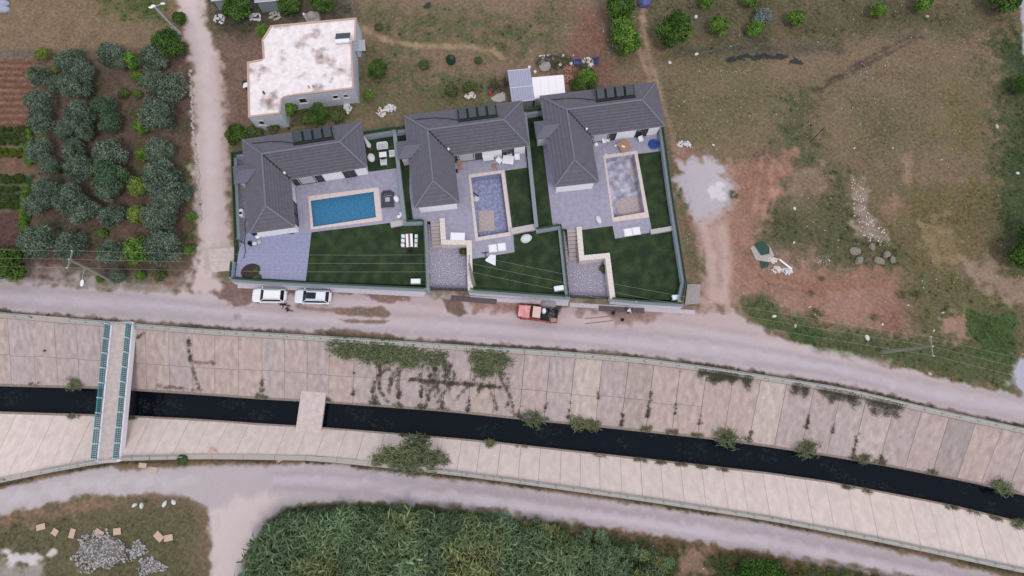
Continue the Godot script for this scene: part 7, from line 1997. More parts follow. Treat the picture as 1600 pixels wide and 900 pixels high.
# ---------------------------------------------------------------- poles and wires
func pole(label: String, foot: Vector3, tip: Vector3, arm: Vector2, lamp: bool) -> Node3D:
	var r := thing("utility_pole", label, "utility pole", foot)
	var d := tip - foot
	var m := Mb.new()
	m.path([Vector3(0, -0.4, 0), d * 0.5, d], [0.24, 0.19, 0.13], 8)
	put("shaft", m, M.pole_concrete, r)
	var a := Mb.new()
	var ax := Vector3(arm.x, 0, arm.y)
	a.box(d + Vector3(0, -0.25, 0), Vector3(0.12, 0.14, ax.length() * 2), Basis(Vector3.UP, atan2(ax.x, ax.z)))
	put("crossarm", a, M.pole_concrete, r)
	for k in 3:
		var i := Mb.new()
		var p := d + ax * (k - 1) * 0.92 + Vector3(0, -0.18, 0)
		i.path([p, p + Vector3(0, 0.08, 0), p + Vector3(0, 0.16, 0), p + Vector3(0, 0.22, 0)], [0.05, 0.08, 0.05, 0.06], 8)
		put("insulator", i, M.off_white, r)
	if lamp:
		var l := Mb.new()
		var q := d * 0.62
		l.path([q, q + Vector3(0.1, 0.4, 0.9), q + Vector3(0.15, 0.45, 1.7)], [0.04, 0.04, 0.04], 6)
		put("lamp_arm", l, M.pole_metal, r)
		var h := Mb.new(); h.ball(q + Vector3(0.15, 0.42, 2.1), Vector3(0.24, 0.12, 0.5))
		put("lamp_head", h, M.white_paint, r)
	return r

func wires(a: Vector3, aa: Vector2, b: Vector3, ba: Vector2, where: String, sag: float) -> void:
	for k in 3:
		var p := a + Vector3(aa.x, 0, aa.y) * (k - 1) * 0.92 + Vector3(0, 0.03, 0)
		var q := b + Vector3(ba.x, 0, ba.y) * (k - 1) * 0.92 + Vector3(0, 0.03, 0)
		var r := thing("power_line", "%s of three bare wires strung %s" % [["northernmost", "middle", "southernmost"][k], where], "power line", p, 0.0, "bare wires along the road")
		var m := Mb.new()
		var pts := []; var ra := []
		for i in 17:
			var f := i / 16.0
			pts.append((q - p) * f - Vector3(0, sag * 4.0 * f * (1.0 - f), 0)); ra.append(0.008)
		m.path(pts, ra, 4, false)
		put("wire", m, M.wire, r)

func make_poles() -> void:
	var f2 := Vector3(-53.42, 0, -22.26); var t2 := Vector3(-53.36, 8.8, -22.58)
	pole("leaning concrete pole with a street lamp at the foot of the orchard", f2, t2, Vector2(0.15, -1.15) * -1.0, true)
	var f3 := Vector3(47.78, 0, -12.6); var t3 := Vector3(48.65, 9.6, -11.89)
	pole("concrete pole in the roadside weeds at the right", f3, t3, Vector2(0, 1.2), false)
	var fm := Vector3(-4.93, 1.3, -21.07); var tm := Vector3(-5.15, 9, -22.05)
	pole("slim pole at the corner of the first cobbled drive", fm, tm, Vector2(0, 1.15), false)
	var left := Vector3(-81.99, 8.8, -23.63); var right := Vector3(76.64, 9.2, -5.41)
	wires(left, Vector2(0, 1.15), t2, Vector2(-0.15, 1.15), "left of the lamp pole by the orchard", 0.8)
	wires(t2, Vector2(-0.15, 1.15), tm, Vector2(0, 1.15), "over the orchard and the widest lawn", 0.9)
	wires(tm, Vector2(0, 1.15), t3, Vector2(0, 1.2), "over the middle lawn and the red earth", 1.8)
	wires(t3, Vector2(0, 1.2), right, Vector2(0, 1.2), "from the roadside pole out to the right edge", 0.8)
	# grey lamp post by the dirt track
	var f1 := Vector3(-48.34, 0, -59.15); var t1 := Vector3(-48.82, 6.2, -59.13)
	var r := thing("lamp_post", "pale grey steel lamp post standing beside the dirt track", "lamp post", f1)
	var d := t1 - f1
	var m := Mb.new(); m.path([Vector3(0, 0, 0), d * 0.25, d * 0.28, d], [0.3, 0.26, 0.16, 0.13], 10)
	put("shaft", m, M.pole_metal, r)
	var b := Mb.new()
	b.box(Vector3(0.05, 0.35, 0.2), Vector3(0.7, 0.7, 0.5), Basis(Vector3.UP, 0.7)); b.box(Vector3(-0.7, 0.25, -0.5), Vector3(0.6, 0.5, 0.6), Basis(Vector3.UP, 0.3))
	put("junction_box", b, M.pole_metal, r)
	var l := Mb.new()
	l.tube(d, d + Vector3(1.0, 0.1, -0.4), 0.05, 0.05, 6); l.tube(d, d + Vector3(-0.5, 0.1, 0.2), 0.05, 0.05, 6)
	put("lamp_arm", l, M.pole_metal, r)
	for p in [Vector3(1.1, 0.08, -0.45), Vector3(-0.45, 0.08, 0.15), Vector3(-0.15, 0.1, -0.1)]:
		var h := Mb.new(); h.ball(d + p, Vector3(0.36, 0.1, 0.17))
		put("lamp_head", h, M.white_paint, r)


# ---------------------------------------------------------------- plants
# a crown: clumps of small leaves round many lobes, so that light falls between them
func crown(seed_: int, rad: float, tall: float, base: float, lobes: int, per: int, leaf: Vector2, dark: Color, light: Color, spread := 0.34) -> ArrayMesh:
	var g := RandomNumberGenerator.new()
	g.seed = seed_
	var v := PackedVector3Array(); var n := PackedVector3Array(); var c := PackedColorArray()
	for i in lobes:
		var d := Vector3(g.randfn(), g.randfn(), g.randfn()).normalized()
		d.y = absf(d.y) * 1.1 - 0.35
		var lr := rad * spread * g.randf_range(0.7, 1.25)
		var at := Vector3(d.x * (rad - lr), base + tall * 0.5 + d.y * (tall * 0.5 - lr * 0.5), d.z * (rad - lr)) * Vector3(1, 1, 1)
		at.x *= g.randf_range(0.55, 1.08); at.z *= g.randf_range(0.55, 1.08)
		var tone := g.randf()
		for k in per:
			var o := Vector3(g.randfn(), g.randfn() * 0.8 + 0.15, g.randfn()).normalized()
			var p := at + o * lr * g.randf_range(0.45, 1.12)
			var nn := (o + Vector3(g.randfn(), g.randfn() + 0.5, g.randfn()) * 0.55).normalized()
			var t := nn.cross(Vector3(g.randfn(), g.randfn(), g.randfn())).normalized()
			var b := nn.cross(t)
			var l := leaf.x * g.randf_range(0.7, 1.3); var w := leaf.y * g.randf_range(0.7, 1.3)
			var col := dark.lerp(light, clampf(tone * 0.6 + g.randf() * 0.5 - 0.05, 0, 1))
			for q in [p - t * l * 0.5, p + b * w * 0.5, p + t * l * 0.5, p - t * l * 0.5, p + t * l * 0.5, p - b * w * 0.5]:
				v.append(q); n.append(nn); c.append(col)
	var a := []
	a.resize(Mesh.ARRAY_MAX)
	a[Mesh.ARRAY_VERTEX] = v; a[Mesh.ARRAY_NORMAL] = n; a[Mesh.ARRAY_COLOR] = c
	var m := ArrayMesh.new()
	m.add_surface_from_arrays(Mesh.PRIMITIVE_TRIANGLES, a)
	return m

func trunk(seed_: int, h: float, rad: float, spread: float) -> ArrayMesh:
	var g := RandomNumberGenerator.new()
	g.seed = seed_
	var m := Mb.new()
	var fork := Vector3(g.randf_range(-0.1, 0.1), h * 0.45, g.randf_range(-0.1, 0.1))
	m.path([Vector3(0, -0.3, 0), Vector3(0, 0.1, 0), fork], [rad * 1.5, rad, rad * 0.8], 8)
	for k in 5:
		var f := TAU * k / 5 + g.randf()
		var e := Vector3(cos(f) * spread, h * g.randf_range(0.85, 1.15), sin(f) * spread)
		m.path([fork, fork.lerp(e, 0.5) + Vector3(0, 0.15, 0), e], [rad * 0.6, rad * 0.4, rad * 0.15], 6)
	return m.mesh()

var kinds := {}
# unit trees of radius 1 m, scaled when planted
func tree_kind(key: String, called: String, count: int, tall: float, base: float, lobes: int, per: int, leaf: Vector2, dark: Color, light: Color, spread := 0.34) -> void:
	var list := []
	for k in count:
		list.append([crown(100 + key.hash() % 1000 + k * 7, 1.0, tall, base, lobes, per, leaf, dark, light, spread), trunk(300 + k + key.hash() % 100, base + tall * 0.45, 0.07, 0.5)])
	kinds[key] = [called, list]

func plant(key: String, x: float, z: float, rad: float, label: String, category := "tree", group := "", y := 0.0) -> void:
	var kind: Array = kinds[key]
	var k := rng.randi() % (kind[1] as Array).size()
	var r := thing(kind[0], label, category, Vector3(x, y, z), rng.randf() * TAU, group)
	put("trunk" if category == "tree" else "stem", kind[1][k][1], M.bark, r)
	put("crown" if category == "tree" else "foliage", kind[1][k][0], M.leaf, r)
	r.scale = Vector3(rad, rad * rng.randf_range(0.92, 1.1), rad)

func make_trees() -> void:
	rng.seed = 91
	tree_kind("olive", "olive_tree", 6, 1.6, 0.3, 40, 150, Vector2(0.16, 0.05), lin(46, 62, 48), lin(134, 153, 130))
	tree_kind("greenolive", "orchard_tree", 3, 1.4, 0.35, 30, 200, Vector2(0.15, 0.055), lin(50, 76, 56), lin(104, 130, 96))
	tree_kind("lime", "citrus_tree", 4, 1.5, 0.3, 30, 150, Vector2(0.17, 0.1), lin(46, 80, 30), lin(124, 158, 72))
	tree_kind("yellow", "young_fruit_tree", 2, 1.4, 0.3, 26, 140, Vector2(0.15, 0.09), lin(78, 104, 42), lin(146, 162, 84))
	tree_kind("dark", "dense_tree", 4, 1.5, 0.3, 38, 220, Vector2(0.13, 0.08), lin(36, 62, 28), lin(98, 128, 60))
	tree_kind("shrub", "shrub", 4, 1.0, 0.0, 18, 120, Vector2(0.22, 0.1), lin(54, 70, 42), lin(112, 126, 78), 0.42)
	tree_kind("pale", "silver_shrub", 2, 1.2, 0.1, 20, 140, Vector2(0.2, 0.07), lin(84, 98, 96), lin(150, 164, 158), 0.36)
	kinds["weed"] = ["weed_bush", [[reed(451, 0.9, 1.2, 22, lin(48, 60, 36), lin(104, 116, 72), 1.6), reed(452, 0.5, 0.5, 4, lin(60, 60, 40), lin(90, 90, 60))]]]
	tree_kind("greenbush", "green_bush", 2, 0.9, 0.0, 40, 130, Vector2(0.15, 0.07), lin(36, 62, 26), lin(88, 124, 54), 0.28)
	# the orchard, column by column
	var ord := ["first", "second", "third", "fourth", "fifth", "sixth", "seventh", "eighth", "ninth", "tenth", "eleventh", "twelfth"]
	var cols := [["in the column beside the vegetable beds", [[-66.12, -50.99, 1.5], [-63.98, -49.99, 1.3], [-65.06, -46.64, 1.9], [-64.34, -43.82, 1.7], [-64.13, -39.71, 1.7], [-62.39, -37.55, 1.4], [-62.2, -34.12, 1.8], [-63.43, -32.1, 1.6], [-61.68, -26.54, 2.3]]], ["in the second column from the vegetable beds", [[-62.27, -53, 1.7], [-61.37, -54.21, 1.3], [-60.11, -51.79, 1.8], [-61.79, -49.79, 1.6], [-60.01, -49.3, 1.8], [-60.61, -45.47, 1.3], [-61.09, -42.76, 1.5], [-59.25, -44.69, 2.0], [-58.53, -42.76, 1.4], [-59.4, -39.71, 1.7], [-58.14, -37.08, 1.9], [-58.89, -32.83, 2.0], [-56.74, -31.02, 2.0], [-57.73, -26.19, 2.0]]], ["in the middle column of the orchard", [[-56.28, -54.21, 1.9], [-55.3, -53.61, 1.3], [-56.48, -46.44, 1.7], [-55.15, -43.92, 1.6], [-54.05, -39.05, 2.1], [-53.44, -35.78, 2.3], [-54.08, -34.12, 1.6], [-53.04, -30.29, 1.7], [-52.52, -25.22, 1.7], [-51.46, -22.34, 1.1]]], ["in the column along the dirt track", [[-50.24, -53.81, 1.9], [-49.94, -49.79, 1.8], [-46.86, -48.8, 2.1], [-48.97, -46.25, 1.8], [-48.03, -44.3, 2.3], [-47.64, -39.52, 1.9], [-46.45, -35.41, 2.4], [-45.79, -32.65, 2.1], [-46.32, -29.93, 2.2], [-45.35, -26.01, 2.3], [-44.06, -34.12, 1.3]]]]
	for c in cols:
		var k := 0
		for q in c[1]:
			var gr: bool = (c[0] as String).contains("middle") and k in [2, 3, 5]
			plant("greenolive" if gr else "olive", q[0], q[1], q[2] * 1.18, "%s tree %s, %s from the top" % ["dull green bushy" if gr else "silver-green olive", c[0], ord[k] if k < 12 else ["thirteenth", "fourteenth"][k - 12]], "tree", "olive trees of the orchard")
			k += 1
	for q in [["yellow", Vector2(-66.86, -55.08), 1.2, "yellow-green bush at the top left corner of the orchard"], ["yellow", Vector2(-65.06, -52.94), 0.7, "small yellow-green bush beside the topmost olive trees"], ["lime", Vector2(-53.71, -53.83), 1.5, "bright lime tree near the top of the orchard"], ["lime", Vector2(-53.11, -51.83), 1.0, "lower half of the bright lime pair near the orchard top"], ["shrub", Vector2(-54.89, -49.25), 1.0, "dull green shrub in the clearing of the orchard"], ["lime", Vector2(-52.78, -49.05), 0.8, "low bright shrub beside the track-side olives"], ["lime", Vector2(-51.36, -43.73), 1.3, "round lime tree left of the fifth track-side olive"], ["lime", Vector2(-50.67, -39.7), 1.2, "round lime tree left of the sixth track-side olive"], ["yellow", Vector2(-50.58, -34.83), 1.7, "pale yellow-green tree in the lower orchard, upper of two"], ["yellow", Vector2(-49.98, -30.8), 1.6, "pale yellow-green tree in the lower orchard, lower of two"], ["lime", Vector2(-49.23, -25.72), 2.1, "large bright green tree at the bottom of the orchard"], ["lime", Vector2(-54.82, -28.47), 0.7, "small bright shrub between the lower orchard columns"], ["lime", Vector2(-48.94, -22.57), 0.8, "bright shrub behind the orchard's foot by the road"], ["lime", Vector2(-54.21, -22.25), 0.7, "low bright shrub at the foot of the lamp pole"], ["lime", Vector2(-54.92, -26.13), 0.6, "tiny yellow-green shrub in the lower orchard"], ["lime", Vector2(-43.11, -30.82), 0.8, "green shrub beside the stone edging of the track"], ["lime", Vector2(-42.95, -26.13), 0.9, "green shrub where the track meets the orchard's corner"], ["shrub", Vector2(-46.65, -22.78), 1.0, "grey-green shrub at the bottom edge of the orchard"]]:
		plant(q[0], q[1].x, q[1].y, q[2], q[3], "shrub" if q[2] < 1.1 else "tree")
	for q in [["dark", Vector2(-48.25, -55.78), 2.5, "big dark green tree at the top of the track-side column"], ["dark", Vector2(-47.96, -60.74), 1.2, "dark shrub behind the grey lamp post"], ["dark", Vector2(-65.5, -23.53), 2.7, "massive dark green tree at the left edge above the road, right half"], ["dark", Vector2(-67.88, -23.7), 2.6, "massive dark green tree at the left edge above the road, left half"], ["dark", Vector2(-39.43, -61.79), 2.3, "round dark green tree between the track and the white house"], ["dark", Vector2(-31.85, -62.85), 2.2, "dark green tree at the top edge behind the white house"], ["dark", Vector2(-27.23, -63.06), 2.0, "dark green tree right of the outdoor oven"], ["lime", Vector2(-35.95, -58.9), 1.2, "bright green tree at the north-west corner of the white house"], ["lime", Vector2(-31.07, -46.55), 1.4, "bright green tree in front of the white house's south wall"], ["dark", Vector2(-26.82, -45.39), 1.6, "dark shrub in front of the white house, middle"], ["shrub", Vector2(-28.85, -45.49), 1.3, "green shrub in front of the white house, left of the middle"], ["shrub", Vector2(-24.4, -45.89), 1.4, "green shrub in front of the white house, right end"], ["lime", Vector2(-27.16, -47.35), 0.9, "small bright tree against the white house's south wall"], ["dark", Vector2(-37.9, -42.38), 1.7, "dark green bush between the track and the first villa"], ["shrub", Vector2(-35.83, -43.35), 1.3, "green bush along the first villa's back wall, left end"], ["shrub", Vector2(-33.22, -44.13), 1.1, "green bush along the first villa's back wall, middle"], ["dark", Vector2(-18.88, -52.43), 1.6, "dark green tree east of the white house"], ["lime", Vector2(-20.23, -48.65), 0.9, "bright shrub at the south-east corner of the white house"], ["shrub", Vector2(-19.31, -59.97), 0.8, "green shrub in the upper garden of the white house"], ["shrub", Vector2(-12.63, -53.86), 0.9, "grey-green shrub left of the covered tank"], ["shrub", Vector2(-4.77, -54.53), 0.7, "low dark shrub right of the covered tank"], ["lime", Vector2(10.38, -51.11), 1.6, "bright green tree beside the white shed"], ["dark", Vector2(9.48, -50.22), 1.3, "dark green shrub between the white shed and the third villa"], ["dark", Vector2(15.28, -61.58), 2.5, "dark green tree at the top edge left of the twin ruts"], ["lime", Vector2(16, -56.4), 2.4, "large bright green tree left of the twin ruts"], ["lime", Vector2(15.6, -59.08), 1.9, "bright green tree joining the two big trees by the ruts"], ["dark", Vector2(22.8, -57.84), 2.9, "broad dark olive-green tree right of the twin ruts"], ["lime", Vector2(28.28, -63.71), 1.3, "bright green tree at the top edge above the broad dark tree"], ["lime", Vector2(29.62, -59.32), 1.6, "bright citrus tree right of the broad dark tree"], ["lime", Vector2(34.62, -63.81), 1.4, "bright green tree cut by the top edge"], ["lime", Vector2(34.97, -59.07), 1.4, "bright citrus tree below the silver shrub"], ["pale", Vector2(36.25, -61.17), 1.6, "silver-blue tree between the citrus trees"], ["lime", Vector2(40.83, -60.64), 1.4, "bright citrus tree right of the silver-blue tree"], ["lime", Vector2(52.91, -62.01), 1.4, "narrow bright citrus tree at the top right"], ["lime", Vector2(59.49, -63.28), 1.7, "bright citrus tree at the top edge above the ruts' end"], ["dark", Vector2(70.77, -63.06), 2.4, "dark green tree in the top right corner by the road"], ["dark", Vector2(71.39, -49.62), 1.4, "dark bush at the right edge, upper"], ["dark", Vector2(71.71, -50.42), 1.2, "dark bush at the right edge beside the pale road"], ["dark", Vector2(66.63, -25.07), 2.3, "dark green tree at the right edge beside the bare earth"], ["dark", Vector2(68.62, -27.73), 2.2, "dark green tree cut by the right edge"], ["greenbush", Vector2(28.5, 13.92), 2.2, "fresh green bush at the bottom edge among the brown weeds, left"], ["greenbush", Vector2(31.04, 14.56), 2.0, "fresh green bush at the bottom edge among the brown weeds, right"], ["weed", Vector2(39.49, -20.36), 0.5, "small lone weed bush on the red earth"], ["weed", Vector2(41.05, -22.36), 0.5, "small weed bush at the top of the red earth"], ["weed", Vector2(39.7, -17.52), 1.1, "low weed bush on the lower red earth"], ["weed", Vector2(47.35, -17.1), 0.6, "small weed bush at the right of the red earth"], ["weed", Vector2(51.27, -20.1), 0.8, "weed bush right of the dried puddle"], ["weed", Vector2(53.22, -20.19), 0.8, "weed bush second right of the dried puddle"], ["weed", Vector2(30.23, -34.08), 0.8, "dark weed bush between the gravel and the red earth"], ["weed", Vector2(3.95, -54.29), 0.9, "weeds by the white bucket behind the sheds"], ["weed", Vector2(7.81, -54.49), 1.0, "weeds above the dark blue crate"], ["weed", Vector2(10.26, -53.26), 1.0, "weeds below the dark blue crate, left of the barrel"], ["weed", Vector2(6.62, -54.9), 0.9, "weeds between the white jug and the cream lid"], ["shrub", Vector2(11.37, -50.97), 1.2, "dull green shrub behind the eastmost villa next to the bright tree"], ["weed", Vector2(-2.55, -51.23), 0.8, "weeds left of the corrugated shed"], ["shrub", Vector2(-5.9, -50.17), 1.2, "dull green shrub behind the middle villa, right of two"], ["shrub", Vector2(-8.53, -49.77), 1.1, "dull green shrub behind the middle villa, left of two"], ["shrub", Vector2(-6.49, -26.01), 0.7, "dark potted shrub in the corner of the first drive"], ["shrub", Vector2(12.16, -23.65), 0.7, "dark shrub in the corner of the second drive"], ["shrub", Vector2(-33.54, -23.28), 0.5, "dry shrub at the edge of the planted corner bed"], ["shrub", Vector2(-33.2, -22.24), 0.5, "yellowish shrub in the planted corner bed by the wall"], ["shrub", Vector2(-41.05, 0.99), 0.8, "round dark shrub beside the south canal kerb"]]:
		var lift := T if q[3].contains("corner bed") else 0.0
		plant(q[0], q[1].x, q[1].y, q[2], q[3], "tree" if q[2] > 1.25 and q[0] != "shrub" else "shrub", "", lift)
	# bright hedges along the vegetable beds
	for q in [[PackedVector2Array([Vector2(-67.3, -43.5), Vector2(-66.96, -40.89), Vector2(-66.4, -38.03)]), "light green hedge along the upper vegetable beds"], [PackedVector2Array([Vector2(-66.23, -35.4), Vector2(-66.05, -31.7), Vector2(-65.5, -28.43), Vector2(-64.51, -25.57)]), "light green hedge along the lower vegetable beds"]]:
		var line: PackedVector2Array = q[0]
		var r := thing("hedge", q[1], "hedge", V(line[0], 0))
		for i in line.size() - 1:
			var n := int(line[i].distance_to(line[i + 1]) / 0.75)
			for k in n:
				var p := line[i].lerp(line[i + 1], float(k) / n) - line[0]
				var o := put("bush", kinds["lime"][1][rng.randi() % 4][0], M.leaf, r)
				o.position = Vector3(p.x + rng.randf_range(-0.15, 0.15), -0.25, p.y)
				o.rotation.y = rng.randf() * TAU
				o.scale = Vector3.ONE * rng.randf_range(0.6, 0.85)

# a clump of reeds: stems that lean outwards with long arching blades
func reed(seed_: int, tall: float, rad: float, stems: int, dark: Color, light: Color, broad := 1.0) -> ArrayMesh:
	var g := RandomNumberGenerator.new()
	g.seed = seed_
	var v := PackedVector3Array(); var n := PackedVector3Array(); var c := PackedColorArray()
	for i in stems:
		var f := g.randf() * TAU; var d := sqrt(g.randf()) * rad * 0.4
		var foot := Vector3(cos(f) * d, 0, sin(f) * d)
		var tip := foot + Vector3(cos(f) * rad * g.randf_range(0.1, 0.7), tall * g.randf_range(0.65, 1.1), sin(f) * rad * g.randf_range(0.1, 0.7))
		for k in 7:
			var t := 0.25 + 0.75 * k / 6.0
			var p := foot.lerp(tip, t)
			var a := g.randf() * TAU
			var out := Vector3(cos(a), g.randf_range(0.1, 0.7), sin(a)).normalized()
			var l := tall * g.randf_range(0.22, 0.4)
			var w := Vector3(-out.z, 0, out.x).normalized() * 0.045 * broad * tall / 2.0
			var mid := p + out * l * 0.55 + Vector3(0, l * 0.1, 0)
			var end := p + out * l - Vector3(0, l * 0.35, 0)
			var col := dark.lerp(light, clampf(g.randf() * 0.7 + t * 0.3, 0, 1))
			for tr in [[p - w * 0.5, p + w * 0.5, mid + w], [p - w * 0.5, mid + w, mid - w], [mid - w, mid + w, end]]:
				var k2: Vector3 = ((tr[1] - tr[0]) as Vector3).cross(tr[2] - tr[0]).normalized()
				if k2.y < 0: k2 = -k2
				else: tr = [tr[0], tr[2], tr[1]]
				for q in tr:
					v.append(q); n.append(k2); c.append(col)
	var arr := []
	arr.resize(Mesh.ARRAY_MAX)
	arr[Mesh.ARRAY_VERTEX] = v; arr[Mesh.ARRAY_NORMAL] = n; arr[Mesh.ARRAY_COLOR] = c
	var m := ArrayMesh.new()
	m.add_surface_from_arrays(Mesh.PRIMITIVE_TRIANGLES, arr)
	return m

func tuft(seed_: int, blades: int, tall: float, rad: float) -> ArrayMesh:
	var g := RandomNumberGenerator.new()
	g.seed = seed_
	var m := Mb.new()
	for k in blades:
		var f := g.randf() * TAU
		var p := Vector3(cos(f), 0, sin(f)) * rad * g.randf() * 0.5
		var e := p + Vector3(cos(f + g.randf()) * rad, tall * g.randf_range(0.5, 1.1), sin(f + g.randf()) * rad)
		var w := Vector3(-sin(f), 0, cos(f)) * rad * 0.16
		var nn := (w.cross(e - p)).normalized()
		if nn.y < 0: nn = -nn
		if (w * 2.0).cross(e - p + w).dot(nn) > 0.0: m.tri3(p - w, p + w, e, nn, nn, nn)
		else: m.tri3(p + w, p - w, e, nn, nn, nn)
	return m.mesh()

func make_undergrowth() -> void:
	rng.seed = 95
	# the reed thicket at the bottom
	var zone := PackedVector2Array([Vector2(-31.39, 14.88), Vector2(-30.44, 11.62), Vector2(-28.05, 8.37), Vector2(-25.48, 7.1), Vector2(-18.89, 6.72), Vector2(-7.87, 7.02), Vector2(0, 7.92), Vector2(7.82, 9.19), Vector2(11.87, 9.7), Vector2(18.69, 10.59), Vector2(19.33, 13.07), Vector2(18.15, 20.87), Vector2(-32.67, 20.87)])
	var thick := zone
	var at := []; var tint := PackedColorArray()
	var lo := Vector2(INF, INF); var hi := -lo
	for p in thick:
		lo = lo.min(p); hi = hi.max(p)
	var nz := FastNoiseLite.new(); nz.seed = 5; nz.frequency = 0.16
	while at.size() < 1150:
		var p := Vector2(rng.randf_range(lo.x, hi.x), rng.randf_range(lo.y, hi.y))
		if not Geometry2D.is_point_in_polygon(p, thick): continue
		var s := rng.randf_range(0.55, 1.2) * (1.0 + 0.6 * nz.get_noise_2d(p.x, p.y))
		var edge := clampf((p.y - along(thick_top, p.x)) / 2.2, 0.45, 1.0)
		s *= edge
		var thin := clampf((p.x - 6.0) / 14.0, 0.0, 1.0)
		if rng.randf() < thin * 0.75: continue
		s *= 1.0 - 0.5 * thin
		at.append(Transform3D(Basis(Vector3.UP, rng.randf() * TAU).scaled(Vector3(s, s * rng.randf_range(0.85, 1.2), s)), V(p, -0.1)))
		var k := 0.84 + 0.45 * nz.get_noise_2d(p.x * 1.7 + 50, p.y * 1.7) + rng.randf_range(-0.08, 0.12)
		if rng.randf() < 0.12: k *= 1.35
		var straw := clampf(nz.get_noise_2d(p.x * 0.6 + 90, p.y * 0.6) * 2.2 + 0.1, 0, 1)
		if rng.randf() < 0.06: straw = 1.0
		tint.append(Color(k * lerpf(0.95, 1.5, straw), k * lerpf(1.0, 1.1, straw), k * lerpf(1.0, 0.8, straw)))
	scatter("reed_thicket", "dense green reed thicket along the bottom edge", "reeds", reed(401, 2.8, 1.5, 24, lin(46, 66, 44), lin(134, 156, 116), 1.05), M.leaf, at, tint)
	# drier scrub right of it
	at = []; tint = PackedColorArray()
	var scrub := PackedVector2Array([Vector2(12.09, 10), Vector2(20.22, 11.03), Vector2(27.91, 12.2), Vector2(38.6, 13.65), Vector2(50.75, 15.09), Vector2(64.11, 17.72), Vector2(63.53, 20.87), Vector2(11.72, 20.87)])
	lo = Vector2(INF, INF); hi = -lo
	for p in scrub:
		lo = lo.min(p); hi = hi.max(p)
	while at.size() < 1400:
		var p := Vector2(rng.randf_range(lo.x, hi.x), rng.randf_range(lo.y, hi.y))
		if not Geometry2D.is_point_in_polygon(p, scrub): continue
		if Geometry2D.is_point_in_polygon(p, round_plan(Vector2(22.02, 13.36), 2.2, 2.2)) and rng.randf() < 0.85: continue
		var s := rng.randf_range(0.3, 0.75)
		at.append(Transform3D(Basis(Vector3.UP, rng.randf() * TAU).scaled(Vector3.ONE * s), V(p, -0.05)))
		var dry := clampf(nz.get_noise_2d(p.x, p.y) * 1.5 + 0.35, 0, 1)
		tint.append(Color(1, 1, 1).lerp(Color(1.5, 0.95, 0.8), dry) * rng.randf_range(0.6, 0.95))
	scatter("scrub", "low mixed scrub at the bottom edge right of the reeds", "scrub", reed(402, 1.3, 0.9, 12, lin(50, 70, 40), lin(104, 122, 74)), M.leaf, at, tint)
	# bushes hanging over the canal banks, one thing each
	var pad := [reed(411, 1.9, 1.5, 46, lin(58, 70, 50), lin(126, 136, 100)), reed(412, 1.8, 1.6, 46, lin(54, 66, 46), lin(118, 128, 92)), reed(413, 1.7, 1.4, 40, lin(60, 68, 46), lin(132, 138, 98))]
	var spots := [[true, -22.2, 0.09, 1.0, "bushy green reeds at the left end of the clump hanging from the north kerb"], [true, -19.6, 0.12, 1.05, "green reeds second from the left in the clump on the north kerb"], [true, -17.2, 0.11, 1.1, "green reeds in the middle of the clump on the north kerb"], [true, -14.8, 0.12, 1.0, "green reeds fourth from the left in the clump on the north kerb"], [true, -12.3, 0.13, 0.95, "green reeds fifth from the left in the clump on the north kerb"], [true, -9.9, 0.17, 0.85, "sparse reeds at the right end of the left clump on the north kerb"], [true, -21.2, 0.16, 0.85, "trailing reeds under the left end of the clump on the north kerb"], [true, -16.0, 0.2, 1.0, "trailing reeds under the middle of the clump on the north kerb"], [true, -13.4, 0.22, 0.9, "trailing reeds under the right part of the clump on the north kerb"], [true, -18.4, 0.19, 0.95, "trailing reeds left of the middle under the clump on the north kerb"], [true, -3.4, 0.3, 0.85, "trailing reeds below the lone reed bush on the north bank"], [true, -4.2, 0.1, 1.0, "round green reed bush alone on the north bank, left half"], [true, -2.2, 0.12, 1.15, "round green reed bush alone on the north bank, right half"], [true, 3.4, 1.0, 0.8, "reeds drooping into the water from the north bank, left of a pair"], [true, 9.5, 1.0, 0.8, "reeds drooping into the water from the north bank, right of a pair"], [true, 11.2, 1.0, 0.6, "small reeds beside the right drooping bush"], [true, 28.5, 0.98, 0.9, "yellow-green reeds at the water's edge right of the dumped rag"], [true, 39.0, 0.98, 0.85, "spiky reeds at the water's edge below the dark weeds"], [true, 46.5, 0.98, 0.5, "small reeds at the water's edge on the right"], [true, 64.0, 0.98, 0.8, "yellowish reeds at the water's edge near the right edge"], [true, -57.5, 0.97, 0.7, "dry reeds at the water's edge left of the footbridge"], [false, -12.8, 0.45, 1.0, "upper part of the large reed bush on the south bank"], [false, -15.4, 0.3, 0.9, "left fringe of the large reed bush on the south bank"], [false, -14.0, 0.18, 1.25, "large reed bush on the south bank, left half"], [false, -11.6, 0.22, 1.3, "large reed bush on the south bank, right half"], [false, -12.6, 0.75, 0.9, "reeds leaning over the water from the south bank"], [false, -9.3, 0.35, 0.8, "small reeds right of the large bush on the south bank"], [false, -16.6, 0.08, 0.75, "low reeds left of the large bush on the south bank"], [false, -3.2, 0.97, 0.5, "small yellow-green tuft at the south water's edge"], [false, 62.5, 0.95, 0.5, "small bush at the south water's edge on the right"], [false, -70.5, 0.5, 0.9, "dark bush on the south bank at the left edge"]]
	for s in spots:
		var p := bank(s[0], s[1], s[2])
		var r := thing("reed_bush", s[4], "reeds", p, rng.randf_range(-0.45, 0.2), "reed bushes on the canal banks")
		var o := put("blades", pad[rng.randi() % 3], M.leaf, r)
		r.scale = Vector3(1.45, 0.5 if s[2] < 0.4 and s[0] else 0.7, 0.95) * s[3]
	# dead brown mats of weeds hanging from the kerb on the right, and weeds in the joints
	var w1 := reed(421, 0.5, 0.6, 12, lin(74, 72, 64), lin(132, 124, 108))
	var w2 := tuft(422, 12, 0.22, 0.2)
	at = []; tint = PackedColorArray()
